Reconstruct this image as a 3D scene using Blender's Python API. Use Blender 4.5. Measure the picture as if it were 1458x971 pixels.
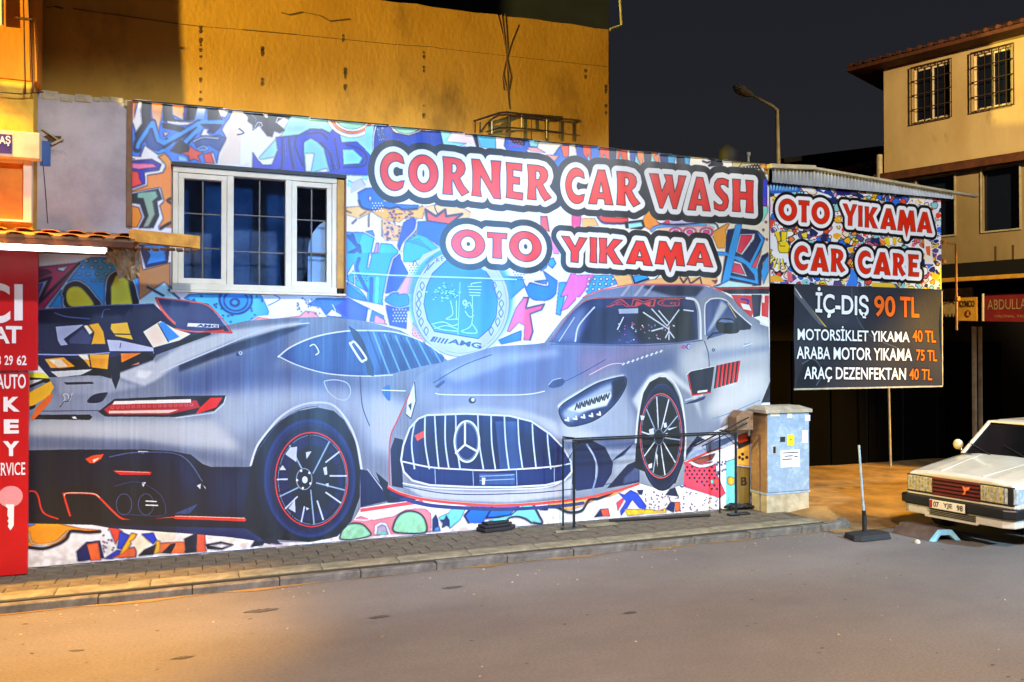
import bpy, bmesh, math, random, ast
import numpy as np
from mathutils import Vector, Matrix
R = math.radians
random.seed(7)
for o in list(bpy.data.objects): bpy.data.objects.remove(o)
scene = bpy.context.scene
col = scene.collection

# ------------------------------------------------------------------ camera
CAMH = 2.3; F = 1150.0; TH = R(68.84); PIT = R(0.72)
FW = Vector((math.cos(TH)*math.cos(PIT), math.sin(TH)*math.cos(PIT), math.sin(PIT)))
RT = Vector((math.sin(TH), -math.cos(TH), 0)); UP = RT.cross(FW)
cd = bpy.data.cameras.new('camera'); cam = bpy.data.objects.new('camera', cd); col.objects.link(cam)
cam.location = (0, 0, CAMH)
cam.rotation_euler = Matrix((RT, UP, -FW)).transposed().to_euler()
cd.sensor_width = 36; cd.lens = F/1458*36; cd.clip_end = 2000; cd.clip_start = .05
scene.camera = cam
scene.render.resolution_x = 1024; scene.render.resolution_y = 682
def ray(px, py): return FW + RT*((px-729)/F) + UP*((485.5-py)/F)
def atY(px, py, Y):
    d = ray(px, py); t = Y/d.y; return Vector((d.x*t, Y, CAMH+d.z*t))
def atZ(px, py, Z):
    d = ray(px, py); t = (Z-CAMH)/d.z; return Vector((d.x*t, d.y*t, Z))
def atX(px, py, X):
    d = ray(px, py); t = X/d.x; return Vector((X, d.y*t, CAMH+d.z*t))
def XY(px, Y): return atY(px, 485, Y).x
def ZY(px, py, Y): return atY(px, py, Y).z

# ------------------------------------------------------------------ world: night sky
W = bpy.data.worlds.new('World'); scene.world = W; W.use_nodes = True
wn = W.node_tree; wn.nodes.clear()
sky = wn.nodes.new('ShaderNodeTexSky'); sky.sky_type = 'NISHITA'; sky.sun_disc = False
sky.sun_elevation = R(14); sky.sun_rotation = R(200)
b1 = wn.nodes.new('ShaderNodeBackground'); b1.inputs['Strength'].default_value = 0.0006
b2 = wn.nodes.new('ShaderNodeBackground'); b2.inputs['Color'].default_value = (.0150, .0150, .0195, 1); b2.inputs['Strength'].default_value = .9
gt = wn.nodes.new('ShaderNodeTexCoord'); sx_ = wn.nodes.new('ShaderNodeSeparateXYZ'); rmp = wn.nodes.new('ShaderNodeValToRGB')
rmp.color_ramp.elements[0].position = 0; rmp.color_ramp.elements[0].color = (.0200, .0190, .0215, 1); rmp.color_ramp.elements[1].position = .55; rmp.color_ramp.elements[1].color = (.0125, .0128, .0180, 1)
wn.links.new(gt.outputs['Generated'], sx_.inputs[0]); wn.links.new(sx_.outputs['Z'], rmp.inputs[0]); wn.links.new(rmp.outputs[0], b2.inputs['Color'])
ad = wn.nodes.new('ShaderNodeAddShader'); wo = wn.nodes.new('ShaderNodeOutputWorld')
wn.links.new(sky.outputs[0], b1.inputs['Color']); wn.links.new(b1.outputs[0], ad.inputs[0]); wn.links.new(b2.outputs[0], ad.inputs[1]); wn.links.new(ad.outputs[0], wo.inputs[0])
# moon
sl = bpy.data.lights.new('moon', 'SUN'); sl.energy = .012; sl.angle = R(.5); sl.color = (.9, .93, 1)
so = bpy.data.objects.new('moon', sl); col.objects.link(so); so.rotation_euler = (R(76), 0, R(-20))

def spot(name, loc, target, power, colr, size, blend=.5, radius=.15):
    l = bpy.data.lights.new(name, 'SPOT'); l.energy = power; l.color = colr; l.spot_size = R(size); l.spot_blend = blend; l.shadow_soft_size = radius
    o = bpy.data.objects.new(name, l); col.objects.link(o); o.location = loc
    o.rotation_euler = (Vector(target)-Vector(loc)).to_track_quat('-Z', 'Y').to_euler(); return o
SODIUM = (1.0, .43, .015); LED = (.88, .93, 1.0); BLUE = (.13, .45, 1.0)
# sodium street lamps: left end of the street (upper facades; the road), the yard, the far building
spot('sodium_lamp_facade', (-14, 5, 5.02), (3, 9.4, 8.4), 36000, (1, .74, .13), 51, .35, .12)
spot('sodium_lamp_shop', (-2.1, 8.75, 5.7), (-1.0, 8.45, 0), 520, (1, .44, .02), 50, .22, .06)
spot('sodium_lamp_kerb', (-2.6, 8.2, 7.4), (-1.9, 7.6, 0), 9500, (1, .47, .03), 46, .7, .06)
spot('sodium_lamp_yard', (16, 6.4, 6.0), (10.2, 11.0, 0), 11000, (1, .54, .04), 40, .5, .15)
spot('sodium_lamp_far', (16, 4, 11), (20.5, 15, 6.5), 10500, (1, .70, .32), 60, .6, .15)
# white LED floods with wide flat beams high over the road that light the print
for nm, lx, tx, pw in (('led_flood_right', 8.6, 6.6, 3150), ('led_flood_left', 1.2, .6, 3300)):
    o = spot(nm, (lx, 1.2, 9.2), (tx, 9.4, 1.9), pw, LED, 36, .35, .2); o.scale = (2.3, 1, 1)
# blue tinted floodlight whose glare lies on the glossy vinyl
spot('blue_flood', (6.2, -4.0, 3.7), (2.3, 9.4, 2.2), 7000, BLUE, 34, 1.0, .5)
spot('cyan_flood_road', (11.6, -1.0, 6.0), (9.4, 6.0, 0.2), 9000, (.50, .76, 1.0), 58, 1.0, .2)
o = spot('street_lamp_road', (2.6, -1.5, 9), (3.2, 2.6, 0), 14000, (1, .78, .60), 76, .9, .3); o.scale = (1.7, 1, 1)

scene.view_settings.view_transform = 'Standard'; scene.view_settings.look = 'None'; scene.view_settings.exposure = 0; scene.view_settings.gamma = 1

# ------------------------------------------------------------------ helpers
def tag(o, label=None, cat=None, group=None, kind=None):
    if label: o['label'] = label
    if cat: o['category'] = cat
    if group: o['group'] = group
    if kind: o['kind'] = kind
    return o
def empty(name, loc, label=None, cat=None, group=None, rz=0):
    o = bpy.data.objects.new(name, None); col.objects.link(o); o.location = loc; o.rotation_euler.z = rz; o.empty_display_size = .1
    return tag(o, label, cat, group)
class MB:
    def __init__(s): s.v = []; s.f = []; s.sm = []
    def add(s, vs, fs, smooth=False):
        b = len(s.v); s.v += [tuple(v) for v in vs]; s.f += [tuple(i+b for i in f) for f in fs]; s.sm += [smooth]*len(fs); return s
    def box(s, x0, x1, y0, y1, z0, z1):
        vs = [(x, y, z) for x in (x0, x1) for y in (y0, y1) for z in (z0, z1)]
        return s.add(vs, [(0,1,3,2), (4,6,7,5), (0,4,5,1), (2,3,7,6), (0,2,6,4), (1,5,7,3)])
    def bar(s, a, b, w, h=None, up=(0,0,1)):
        a, b = Vector(a), Vector(b); h = h or w; d = (b-a).normalized(); u = Vector(up)
        if abs(d.dot(u)) > .98: u = Vector((0,1,0))
        x = d.cross(u).normalized(); y = x.cross(d)
        vs = [p + x*(sx*w/2) + y*(sy*h/2) for p in (a, b) for sx, sy in ((-1,-1), (1,-1), (1,1), (-1,1))]
        return s.add(vs, [(3,2,1,0), (4,5,6,7), (0,1,5,4), (1,2,6,5), (2,3,7,6), (3,0,4,7)])
    def tube(s, pts, r, n=8, cap=True):
        pts = [Vector(p) for p in pts]; rs = r if isinstance(r, (list, tuple)) else [r]*len(pts); rings = []; x = None
        for i, p in enumerate(pts):
            d = ((pts[min(i+1, len(pts)-1)]-p).normalized() + (p-pts[max(i-1, 0)]).normalized()).normalized()
            if x is None:
                x = d.cross(Vector((0,0,1)) if abs(d.z) < .95 else Vector((0,1,0))).normalized()
            else: x = (x - d*x.dot(d)).normalized()
            y = d.cross(x); rings.append([p + x*(rs[i]*math.cos(k*2*math.pi/n)) + y*(rs[i]*math.sin(k*2*math.pi/n)) for k in range(n)])
        vs = [v for rg in rings for v in rg]
        fs = [(i*n+k, i*n+(k+1) % n, (i+1)*n+(k+1) % n, (i+1)*n+k) for i in range(len(pts)-1) for k in range(n)]
        s.add(vs, fs, True)
        if cap: s.add(rings[0], [tuple(range(n))[::-1]]); s.add(rings[-1], [tuple(range(n))])
        return s
    def prism(s, prof, a, b, axis='y'):
        """prof: (u,w) polygon extruded from a to b along axis"""
        def mk(u, w, t): return {'y': (u, t, w), 'x': (t, u, w), 'z': (u, w, t)}[axis]
        n = len(prof); vs = [mk(u, w, a) for u, w in prof] + [mk(u, w, b) for u, w in prof]
        return s.add(vs, [tuple(range(n)), tuple(range(n, 2*n))[::-1]] + [(i, i+n, (i+1) % n+n, (i+1) % n) for i in range(n)])
    def lathe(s, prof, c=(0,0,0), n=20, axis='z'):
        vs = []
        for r_, h_ in prof:
            for k in range(n):
                a = k*2*math.pi/n; p = (r_*math.cos(a), r_*math.sin(a), h_)
                if axis == 'x': p = (p[2], p[0], p[1])
                if axis == 'y': p = (p[0], p[2], p[1])
                vs.append(Vector(p)+Vector(c))
        m = len(prof); fs = [(i*n+k, i*n+(k+1) % n, (i+1)*n+(k+1) % n, (i+1)*n+k) for i in range(m-1) for k in range(n)]
        s.add(vs, fs, True); s.add(vs[:n], [tuple(range(n))[::-1]]); s.add(vs[-n:], [tuple(range(n))]); return s
    def build(s, name, m, parent=None, bevel=0, seg=2, world=True, **kw):
        me = bpy.data.meshes.new(name); me.from_pydata(s.v, [], s.f); me.polygons.foreach_set('use_smooth', s.sm)
        bm = bmesh.new(); bm.from_mesh(me); bmesh.ops.recalc_face_normals(bm, faces=bm.faces); bm.to_mesh(me); bm.free()
        o = bpy.data.objects.new(name, me); col.objects.link(o)
        if m: me.materials.append(m)
        if parent:
            o.parent = parent
            if world:
                p = parent; M = Matrix.Identity(4)
                while p: M = p.matrix_basis @ M; p = p.parent
                me.transform(M.inverted())
        if bevel:
            b = o.modifiers.new('bevel', 'BEVEL'); b.width = bevel; b.segments = seg; b.limit_method = 'ANGLE'; b.angle_limit = R(40)
        tag(o, **kw); return o

# ------------------------------------------------------------------ materials
def lin(h):
    if isinstance(h, str):
        h = h.lstrip('#'); c = [int(h[i:i+2], 16)/255 for i in (0, 2, 4)]
    else: c = h; return tuple(c)+(1,)
    return tuple((x/12.92 if x <= .04045 else ((x+.055)/1.055)**2.4) for x in c)+(1,)
def mat(name, c1, c2=None, rough=.7, scale=3, detail=6, bump=.15, bscale=40, metal=0, spec=.5, stretch=(1,1,1), lo=.35, hi=.65, coat=0, c3=None, s3=1.0, lo3=.6, hi3=.7, bdist=.01):
    m = bpy.data.materials.new(name); m.use_nodes = True; n = m.node_tree; L = n.links; p = n.nodes['Principled BSDF']
    p.inputs['Roughness'].default_value = rough; p.inputs['Metallic'].default_value = metal; p.inputs['Specular IOR Level'].default_value = spec
    p.inputs['Coat Weight'].default_value = coat; p.inputs['Coat Roughness'].default_value = .08
    tc = n.nodes.new('ShaderNodeTexCoord'); mp = n.nodes.new('ShaderNodeMapping'); mp.inputs['Scale'].default_value = stretch
    L.new(tc.outputs['Object'], mp.inputs[0])
    c1 = lin(c1)
    if c2 is None: c2 = tuple(x*.8 for x in c1[:3])+(1,)
    else: c2 = lin(c2)
    nz = n.nodes.new('ShaderNodeTexNoise'); nz.inputs['Scale'].default_value = scale; nz.inputs['Detail'].default_value = detail; nz.inputs['Roughness'].default_value = .6
    L.new(mp.outputs[0], nz.inputs['Vector'])
    rp = n.nodes.new('ShaderNodeValToRGB'); rp.color_ramp.elements[0].position = lo; rp.color_ramp.elements[1].position = hi
    rp.color_ramp.elements[0].color = c2; rp.color_ramp.elements[1].color = c1
    L.new(nz.outputs['Fac'], rp.inputs[0]); out = rp.outputs[0]
    if c3 is not None:
        nz3 = n.nodes.new('ShaderNodeTexNoise'); nz3.inputs['Scale'].default_value = s3; nz3.inputs['Detail'].default_value = 8; nz3.inputs['Roughness'].default_value = .68
        L.new(mp.outputs[0], nz3.inputs['Vector'])
        r3 = n.nodes.new('ShaderNodeValToRGB'); r3.color_ramp.elements[0].position = lo3; r3.color_ramp.elements[1].position = hi3
        r3.color_ramp.elements[0].color = (0,0,0,1); r3.color_ramp.elements[1].color = (1,1,1,1)
        mx = n.nodes.new('ShaderNodeMix'); mx.data_type = 'RGBA'; mx.inputs[7].default_value = lin(c3)
        L.new(nz3.outputs['Fac'], r3.inputs[0]); L.new(r3.outputs[0], mx.inputs[0]); L.new(out, mx.inputs[6]); out = mx.outputs[2]
    L.new(out, p.inputs['Base Color'])
    if bump:
        nb = n.nodes.new('ShaderNodeTexNoise'); nb.inputs['Scale'].default_value = bscale; nb.inputs['Detail'].default_value = 5
        L.new(mp.outputs[0], nb.inputs['Vector']); bp = n.nodes.new('ShaderNodeBump'); bp.inputs['Strength'].default_value = bump; bp.inputs['Distance'].default_value = bdist
        L.new(nb.outputs['Fac'], bp.inputs['Height']); L.new(bp.outputs[0], p.inputs['Normal'])
    return m
def emis(name, c, s):
    m = bpy.data.materials.new(name); m.use_nodes = True; p = m.node_tree.nodes['Principled BSDF']
    p.inputs['Base Color'].default_value = lin(c); p.inputs['Emission Color'].default_value = lin(c); p.inputs['Emission Strength'].default_value = s; return m
# ------------------------------------------------------------------ print canvas: vector artwork rasterised in code for flat vinyl print
def hexc(h):
    if isinstance(h, str):
        h = h.lstrip('#'); return np.array([int(h[i:i+2], 16)/255 for i in (0, 2, 4)], np.float32)
    return np.array(h, np.float32)/255
def crom(p, closed=True, k=6):
    p = np.array(p, float); n = len(p); out = []
    rng = range(n if closed else n-1)
    for i in rng:
        if closed: a, b, c, d = p[(i-1) % n], p[i], p[(i+1) % n], p[(i+2) % n]
        else: a, b, c, d = p[max(i-1, 0)], p[i], p[i+1], p[min(i+2, n-1)]
        for j in range(k):
            t = j/k; out.append(.5*((2*b)+(c-a)*t+(2*a-5*b+4*c-d)*t*t+(3*b-a-3*c+d)*t**3))
    if not closed: out.append(p[-1])
    return np.array(out)
def blur(m, r):
    r = int(max(1, round(r)))
    for ax in (0, 1):
        for _ in range(2):
            pad = [(0, 0), (0, 0)]; pad[ax] = (r+1, r)
            c = np.cumsum(np.pad(m, pad, mode='edge'), axis=ax)
            n = m.shape[ax]
            m = (np.take(c, range(2*r+1, 2*r+1+n), axis=ax)-np.take(c, range(0, n), axis=ax))/(2*r+1)
    return m.astype(np.float32)
class Canvas:
    def __init__(s, Y, x0, x1, z0, z1, ppm, base):
        s.Y, s.x0, s.x1, s.z0, s.z1, s.ppm = Y, x0, x1, z0, z1, ppm
        s.w = int((x1-x0)*ppm); s.h = int((z1-z0)*ppm)
        s.img = np.ones((s.h, s.w, 3), np.float32)*hexc(base); s.o = (0, 0, 1)
    def z(s, x, y, k): s.o = (x, y, k)
    def pts(s, t):
        if isinstance(t, str): a = np.array([[float(v) for v in q.split(',')] for q in t.split()])
        else: a = np.array(t, float)
        return a/s.o[2] + np.array(s.o[:2])
    def tow(s, a):
        """photograph pixel -> canvas pixel through the plane of the print"""
        a = np.asarray(a, float); dx = (a[:, 0]-729)/F; dy = (485.5-a[:, 1])/F
        d = np.array(FW)[None]+dx[:, None]*np.array(RT)[None]+dy[:, None]*np.array(UP)[None]
        t = s.Y/d[:, 1]
        return np.stack([(d[:, 0]*t-s.x0)*s.ppm, (CAMH+d[:, 2]*t-s.z0)*s.ppm], 1)
    def cov(s, polys, clipbb=None):
        allp = np.concatenate(polys)
        bx0, by0 = np.floor(allp.min(0)).astype(int)-2; bx1, by1 = np.ceil(allp.max(0)).astype(int)+2
        bx0, by0, bx1, by1 = max(bx0, 0), max(by0, 0), min(bx1, s.w), min(by1, s.h)
        if bx1 <= bx0 or by1 <= by0: return None
        w, h = bx1-bx0, by1-by0; SS = 3
        A = np.concatenate([p for p in polys]); B = np.concatenate([np.roll(p, -1, 0) for p in polys])
        m = np.zeros((h, w+1), np.float32)
        ya, yb = A[:, 1], B[:, 1]
        for r in range(h):
            for k in range(SS):
                y = by0+r+(k+.5)/SS
                hit = (ya <= y) != (yb <= y)
                if not hit.any(): continue
                a, b = A[hit], B[hit]
                xs = np.sort(a[:, 0]+(y-a[:, 1])*(b[:, 0]-a[:, 0])/(b[:, 1]-a[:, 1])) - bx0
                xs = np.clip(xs, 0, w-.001)
                for i in range(0, len(xs)-1, 2):
                    u, v = xs[i], xs[i+1]
                    if v <= u: continue
                    iu, iv = int(u), int(v)
                    if iu == iv: m[r, iu] += v-u
                    else:
                        m[r, iu] += iu+1-u; m[r, iu+1:iv] += 1; m[r, iv] += v-iv
        return np.clip(m[:, :w]/SS, 0, 1), bx0, by0
    def put(s, m, bx, by, c, a=1, clip=None, c2=None, dirn=None):
        h, w = m.shape; m = m*a
        if clip is not None: m = m*clip[by:by+h, bx:bx+w]
        c = hexc(c); reg = s.img[by:by+h, bx:bx+w]
        if c2 is not None:
            c2 = hexc(c2)
            if dirn == 'h': g = np.linspace(0, 1, w)[None, :, None]
            else: g = np.linspace(1, 0, h)[:, None, None]
            c = c*(1-g)+c2*g
        reg += (c-reg)*m[..., None]
    def f(s, c, t, sm=0, a=1, fe=0, clip=None, c2=None, dirn=None, ret=False):
        """filled polygon(s); '|' separates contours"""
        polys = []
        for q in (t.split('|') if isinstance(t, str) else [t]):
            p = s.pts(q); p = crom(p) if sm else p; polys.append(s.tow(p))
        if fe:
            e = fe*s.ppm/110.0*1.0; E = int(e*4)+2
            r = s.cov(polys)
            if r is None: return
            m, bx, by = r; x0, y0 = max(bx-E, 0), max(by-E, 0); x1, y1 = min(bx+m.shape[1]+E, s.w), min(by+m.shape[0]+E, s.h)
            M = np.zeros((y1-y0, x1-x0), np.float32); M[by-y0:by-y0+m.shape[0], bx-x0:bx-x0+m.shape[1]] = m
            m, bx, by = blur(M, e), x0, y0
        else:
            r = s.cov(polys)
            if r is None: return
            m, bx, by = r
        if ret:
            full = np.zeros((s.h, s.w), np.float32); full[by:by+m.shape[0], bx:bx+m.shape[1]] = m; return full
        s.put(m, bx, by, c, a, clip, c2, dirn)
    def segd(s, segs, rad, c, a=1, clip=None, fe=0):
        """everything within rad (canvas px) of the segments"""
        A = np.array([q[0] for q in segs]); B = np.array([q[1] for q in segs]); R_ = rad+2+fe
        bx0, by0 = np.floor(np.minimum(A, B).min(0)-R_).astype(int); bx1, by1 = np.ceil(np.maximum(A, B).max(0)+R_).astype(int)
        bx0, by0, bx1, by1 = max(bx0, 0), max(by0, 0), min(bx1, s.w), min(by1, s.h)
        if bx1 <= bx0 or by1 <= by0: return
        D = np.full((by1-by0, bx1-bx0), 1e9, np.float32)
        for a_, b_ in zip(A, B):
            x0, y0 = np.floor(np.minimum(a_, b_)-R_).astype(int); x1, y1 = np.ceil(np.maximum(a_, b_)+R_).astype(int)
            x0, y0, x1, y1 = max(x0, bx0), max(y0, by0), min(x1, bx1), min(y1, by1)
            if x1 <= x0 or y1 <= y0: continue
            X = np.arange(x0, x1)[None]+.5; Yy = np.arange(y0, y1)[:, None]+.5
            v = b_-a_; L2 = max((v*v).sum(), 1e-9); t = np.clip(((X-a_[0])*v[0]+(Yy-a_[1])*v[1])/L2, 0, 1)
            d = np.sqrt((X-a_[0]-t*v[0])**2+(Yy-a_[1]-t*v[1])**2)
            sub = D[y0-by0:y1-by0, x0-bx0:x1-bx0]; np.minimum(sub, d, out=sub)
        m = np.clip((rad+.5-D)/(1+fe), 0, 1)
        s.put(m, bx0, by0, c, a, clip)
    def l(s, c, w, t, sm=1, a=1, clip=None, closed=False, fe=0):
        """stroke; w in photograph px"""
        for q in (t.split('|') if isinstance(t, str) else [t]):
            p = s.pts(q); p = crom(p, closed) if sm and len(p) > 2 else p
            q2 = s.tow(p); e = s.tow(p+np.array([0, 1.0])); k = np.abs(e-q2)[:, 1].mean()
            if closed: q2 = np.concatenate([q2, q2[:1]])
            s.segd([(q2[i], q2[i+1]) for i in range(len(q2)-1)], w/2*k, c, a, clip, fe*k)
    def outline(s, polys, w, c):
        segs = []
        for p in polys:
            q = s.tow(p); segs += [(q[i], q[(i+1) % len(q)]) for i in range(len(q))]
        e = s.tow(polys[0]+np.array([0, 1.0])); k = np.abs(e-s.tow(polys[0]))[:, 1].mean()
        s.segd(segs, w*k, c)
    def ell(s, c, cx, cy, rx, ry, **kw):
        t = np.linspace(0, 2*math.pi, 40, endpoint=False); w = kw.pop('w', None)
        p = np.stack([cx+rx*np.cos(t), cy+ry*np.sin(t)], 1)
        if w: s.l(c, w, p, sm=0, closed=True, **kw)
        else: return s.f(c, p, **kw)
    def text(s, c, st, q, bold=0, a=1, outline=None, shear=0):
        """q: x0,y0,x1,y1(top right),x2,y2(bottom right),x3,y3 photo px corners of the text's ink box"""
        tris = text_tris(st, bold)
        q = s.pts(q) if isinstance(q, str) else np.array(q, float)
        u, v = tris[..., 0:1], tris[..., 1:2]; u = u+shear*v
        P = q[0]*(1-u)*v+q[1]*u*v+q[2]*u*(1-v)+q[3]*(1-u)*(1-v)
        W_ = s.tow(P.reshape(-1, 2)).reshape(-1, 3, 2)
        lo = np.floor(W_.reshape(-1, 2).min(0)).astype(int)-3; hi = np.ceil(W_.reshape(-1, 2).max(0)).astype(int)+3
        lo = np.maximum(lo, 0); hi = np.minimum(hi, [s.w, s.h]); M = np.zeros((hi[1]-lo[1], hi[0]-lo[0]), np.float32)
        for t in W_:
            r = s.cov([t])
            if r is None: continue
            m, bx, by = r
            x0, y0 = bx-lo[0], by-lo[1]; xs, ys = max(0, -x0), max(0, -y0)
            m = m[ys:, xs:]; x0, y0 = max(x0, 0), max(y0, 0)
            sub = M[y0:y0+m.shape[0], x0:x0+m.shape[1]]; sub += m[:sub.shape[0], :sub.shape[1]]
        M = np.clip(M, 0, 1)
        if outline:
            k = s.ppm/110.*outline[1]; Mo = np.clip(blur(M, k)*4, 0, 1); s.put(Mo, lo[0], lo[1], outline[0])
        s.put(M, lo[0], lo[1], c, a)
    def image(s, name):
        im = bpy.data.images.new(name, s.w, s.h, alpha=False)
        buf = np.ones((s.h, s.w, 4), np.float32); buf[..., :3] = np.clip(s.img, 0, 1)
        im.pixels.foreach_set(buf.ravel()); im.update(); im.pack(); return im
_tc = {}
def text_mesh(st, bold=0):
    cu = bpy.data.curves.new('t', 'FONT'); cu.body = st; cu.resolution_u = 4; cu.offset = bold
    o = bpy.data.objects.new('t', cu); col.objects.link(o); bpy.context.view_layer.update()
    me = bpy.data.meshes.new_from_object(o.evaluated_get(bpy.context.evaluated_depsgraph_get()))
    bpy.data.objects.remove(o); bpy.data.curves.remove(cu); return me
def text_tris(st, bold):
    if (st, bold) in _tc: return _tc[(st, bold)]
    me = text_mesh(st, bold); me.calc_loop_triangles()
    v = np.array([x.co[:2] for x in me.vertices]); t = np.array([x.vertices[:] for x in me.loop_triangles])
    v = (v-v.min(0))/(v.max(0)-v.min(0)); bpy.data.meshes.remove(me); _tc[(st, bold)] = v[t]; return v[t]
def vinyl(name, im, cv, coat=.6, coat_rough=.42, ior=1.5, bump=.25, wr=(26, 26, 1.6)):
    m = bpy.data.materials.new(name); m.use_nodes = True; n = m.node_tree; L = n.links; p = n.nodes['Principled BSDF']
    tx = n.nodes.new('ShaderNodeTexImage'); tx.image = im; tx.interpolation = 'Linear'; tx.extension = 'EXTEND'
    uv = n.nodes.new('ShaderNodeUVMap'); uv.uv_map = 'UVMap'; L.new(uv.outputs[0], tx.inputs[0])
    tc = n.nodes.new('ShaderNodeTexCoord')
    # fade, grime
    g = n.nodes.new('ShaderNodeTexNoise'); g.inputs['Scale'].default_value = 1.4; g.inputs['Detail'].default_value = 9; L.new(tc.outputs['Object'], g.inputs['Vector'])
    mr = n.nodes.new('ShaderNodeMapRange'); mr.inputs[1].default_value = .3; mr.inputs[2].default_value = .7; mr.inputs[3].default_value = .86; mr.inputs[4].default_value = 1.0; L.new(g.outputs['Fac'], mr.inputs[0])
    mx = n.nodes.new('ShaderNodeMix'); mx.data_type = 'RGBA'; mx.blend_type = 'MULTIPLY'; mx.inputs[0].default_value = 1
    L.new(tx.outputs[0], mx.inputs[6]); L.new(mr.outputs[0], mx.inputs[7]); L.new(mx.outputs[2], p.inputs['Base Color'])
    p.inputs['Roughness'].default_value = .6; p.inputs['Specular IOR Level'].default_value = .1
    p.inputs['Coat Weight'].default_value = coat; p.inputs['Coat Roughness'].default_value = coat_rough; p.inputs['Coat IOR'].default_value = ior
    mp = n.nodes.new('ShaderNodeMapping'); mp.inputs['Scale'].default_value = (1, 1, wr[2]/wr[0]); L.new(tc.outputs['Object'], mp.inputs[0])
    nz = n.nodes.new('ShaderNodeTexNoise'); nz.inputs['Scale'].default_value = wr[0]*.25; nz.inputs['Detail'].default_value = 5; nz.inputs['Roughness'].default_value = .6; L.new(mp.outputs[0], nz.inputs['Vector'])
    bp = n.nodes.new('ShaderNodeBump'); bp.inputs['Strength'].default_value = bump; bp.inputs['Distance'].default_value = .02
    L.new(nz.outputs['Fac'], bp.inputs['Height']); L.new(bp.outputs[0], p.inputs['Normal']); L.new(bp.outputs[0], p.inputs['Coat Normal'])
    return m
def sheet(name, cv, rects, m, parent=None, Y=None, thick=.004, wave=None, **kw):
    """thin printed sheet facing -Y made of rects (x0,x1,z0,z1) with UVs into the canvas"""
    Y = cv.Y if Y is None else Y; vs, fs, uvs = [], [], []
    for (x0, x1, z0, z1) in rects:
        nx = max(1, int((x1-x0)/.06)) if wave else 1; nz = max(1, int((z1-z0)/.08)) if wave else 1; b = len(vs)
        for j in range(nz+1):
            for i in range(nx+1):
                x = x0+(x1-x0)*i/nx; z = z0+(z1-z0)*j/nz; vs.append((x, Y+(wave(x, z) if wave else 0), z))
        for j in range(nz):
            for i in range(nx): a = b+j*(nx+1)+i; fs.append((a, a+1, a+nx+2, a+nx+1))
    nfront = len(fs); off = len(vs); vs += [(x, y+thick, z) for x, y, z in vs[:off]]; fs += [tuple(i+off for i in f)[::-1] for f in fs[:nfront]]
    me = bpy.data.meshes.new(name); me.from_pydata(vs, [], fs); ul = me.uv_layers.new(name='UVMap')
    for l in me.loops:
        v = me.vertices[l.vertex_index].co; ul.data[l.index].uv = ((v.x-cv.x0)/(cv.x1-cv.x0), (v.z-cv.z0)/(cv.z1-cv.z0))
    if wave: me.polygons.foreach_set('use_smooth', [True]*len(fs))
    me.materials.append(m); o = bpy.data.objects.new(name, me); col.objects.link(o)
    if parent: o.parent = parent; me.transform(parent.matrix_basis.inverted())
    return tag(o, **kw)

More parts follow.
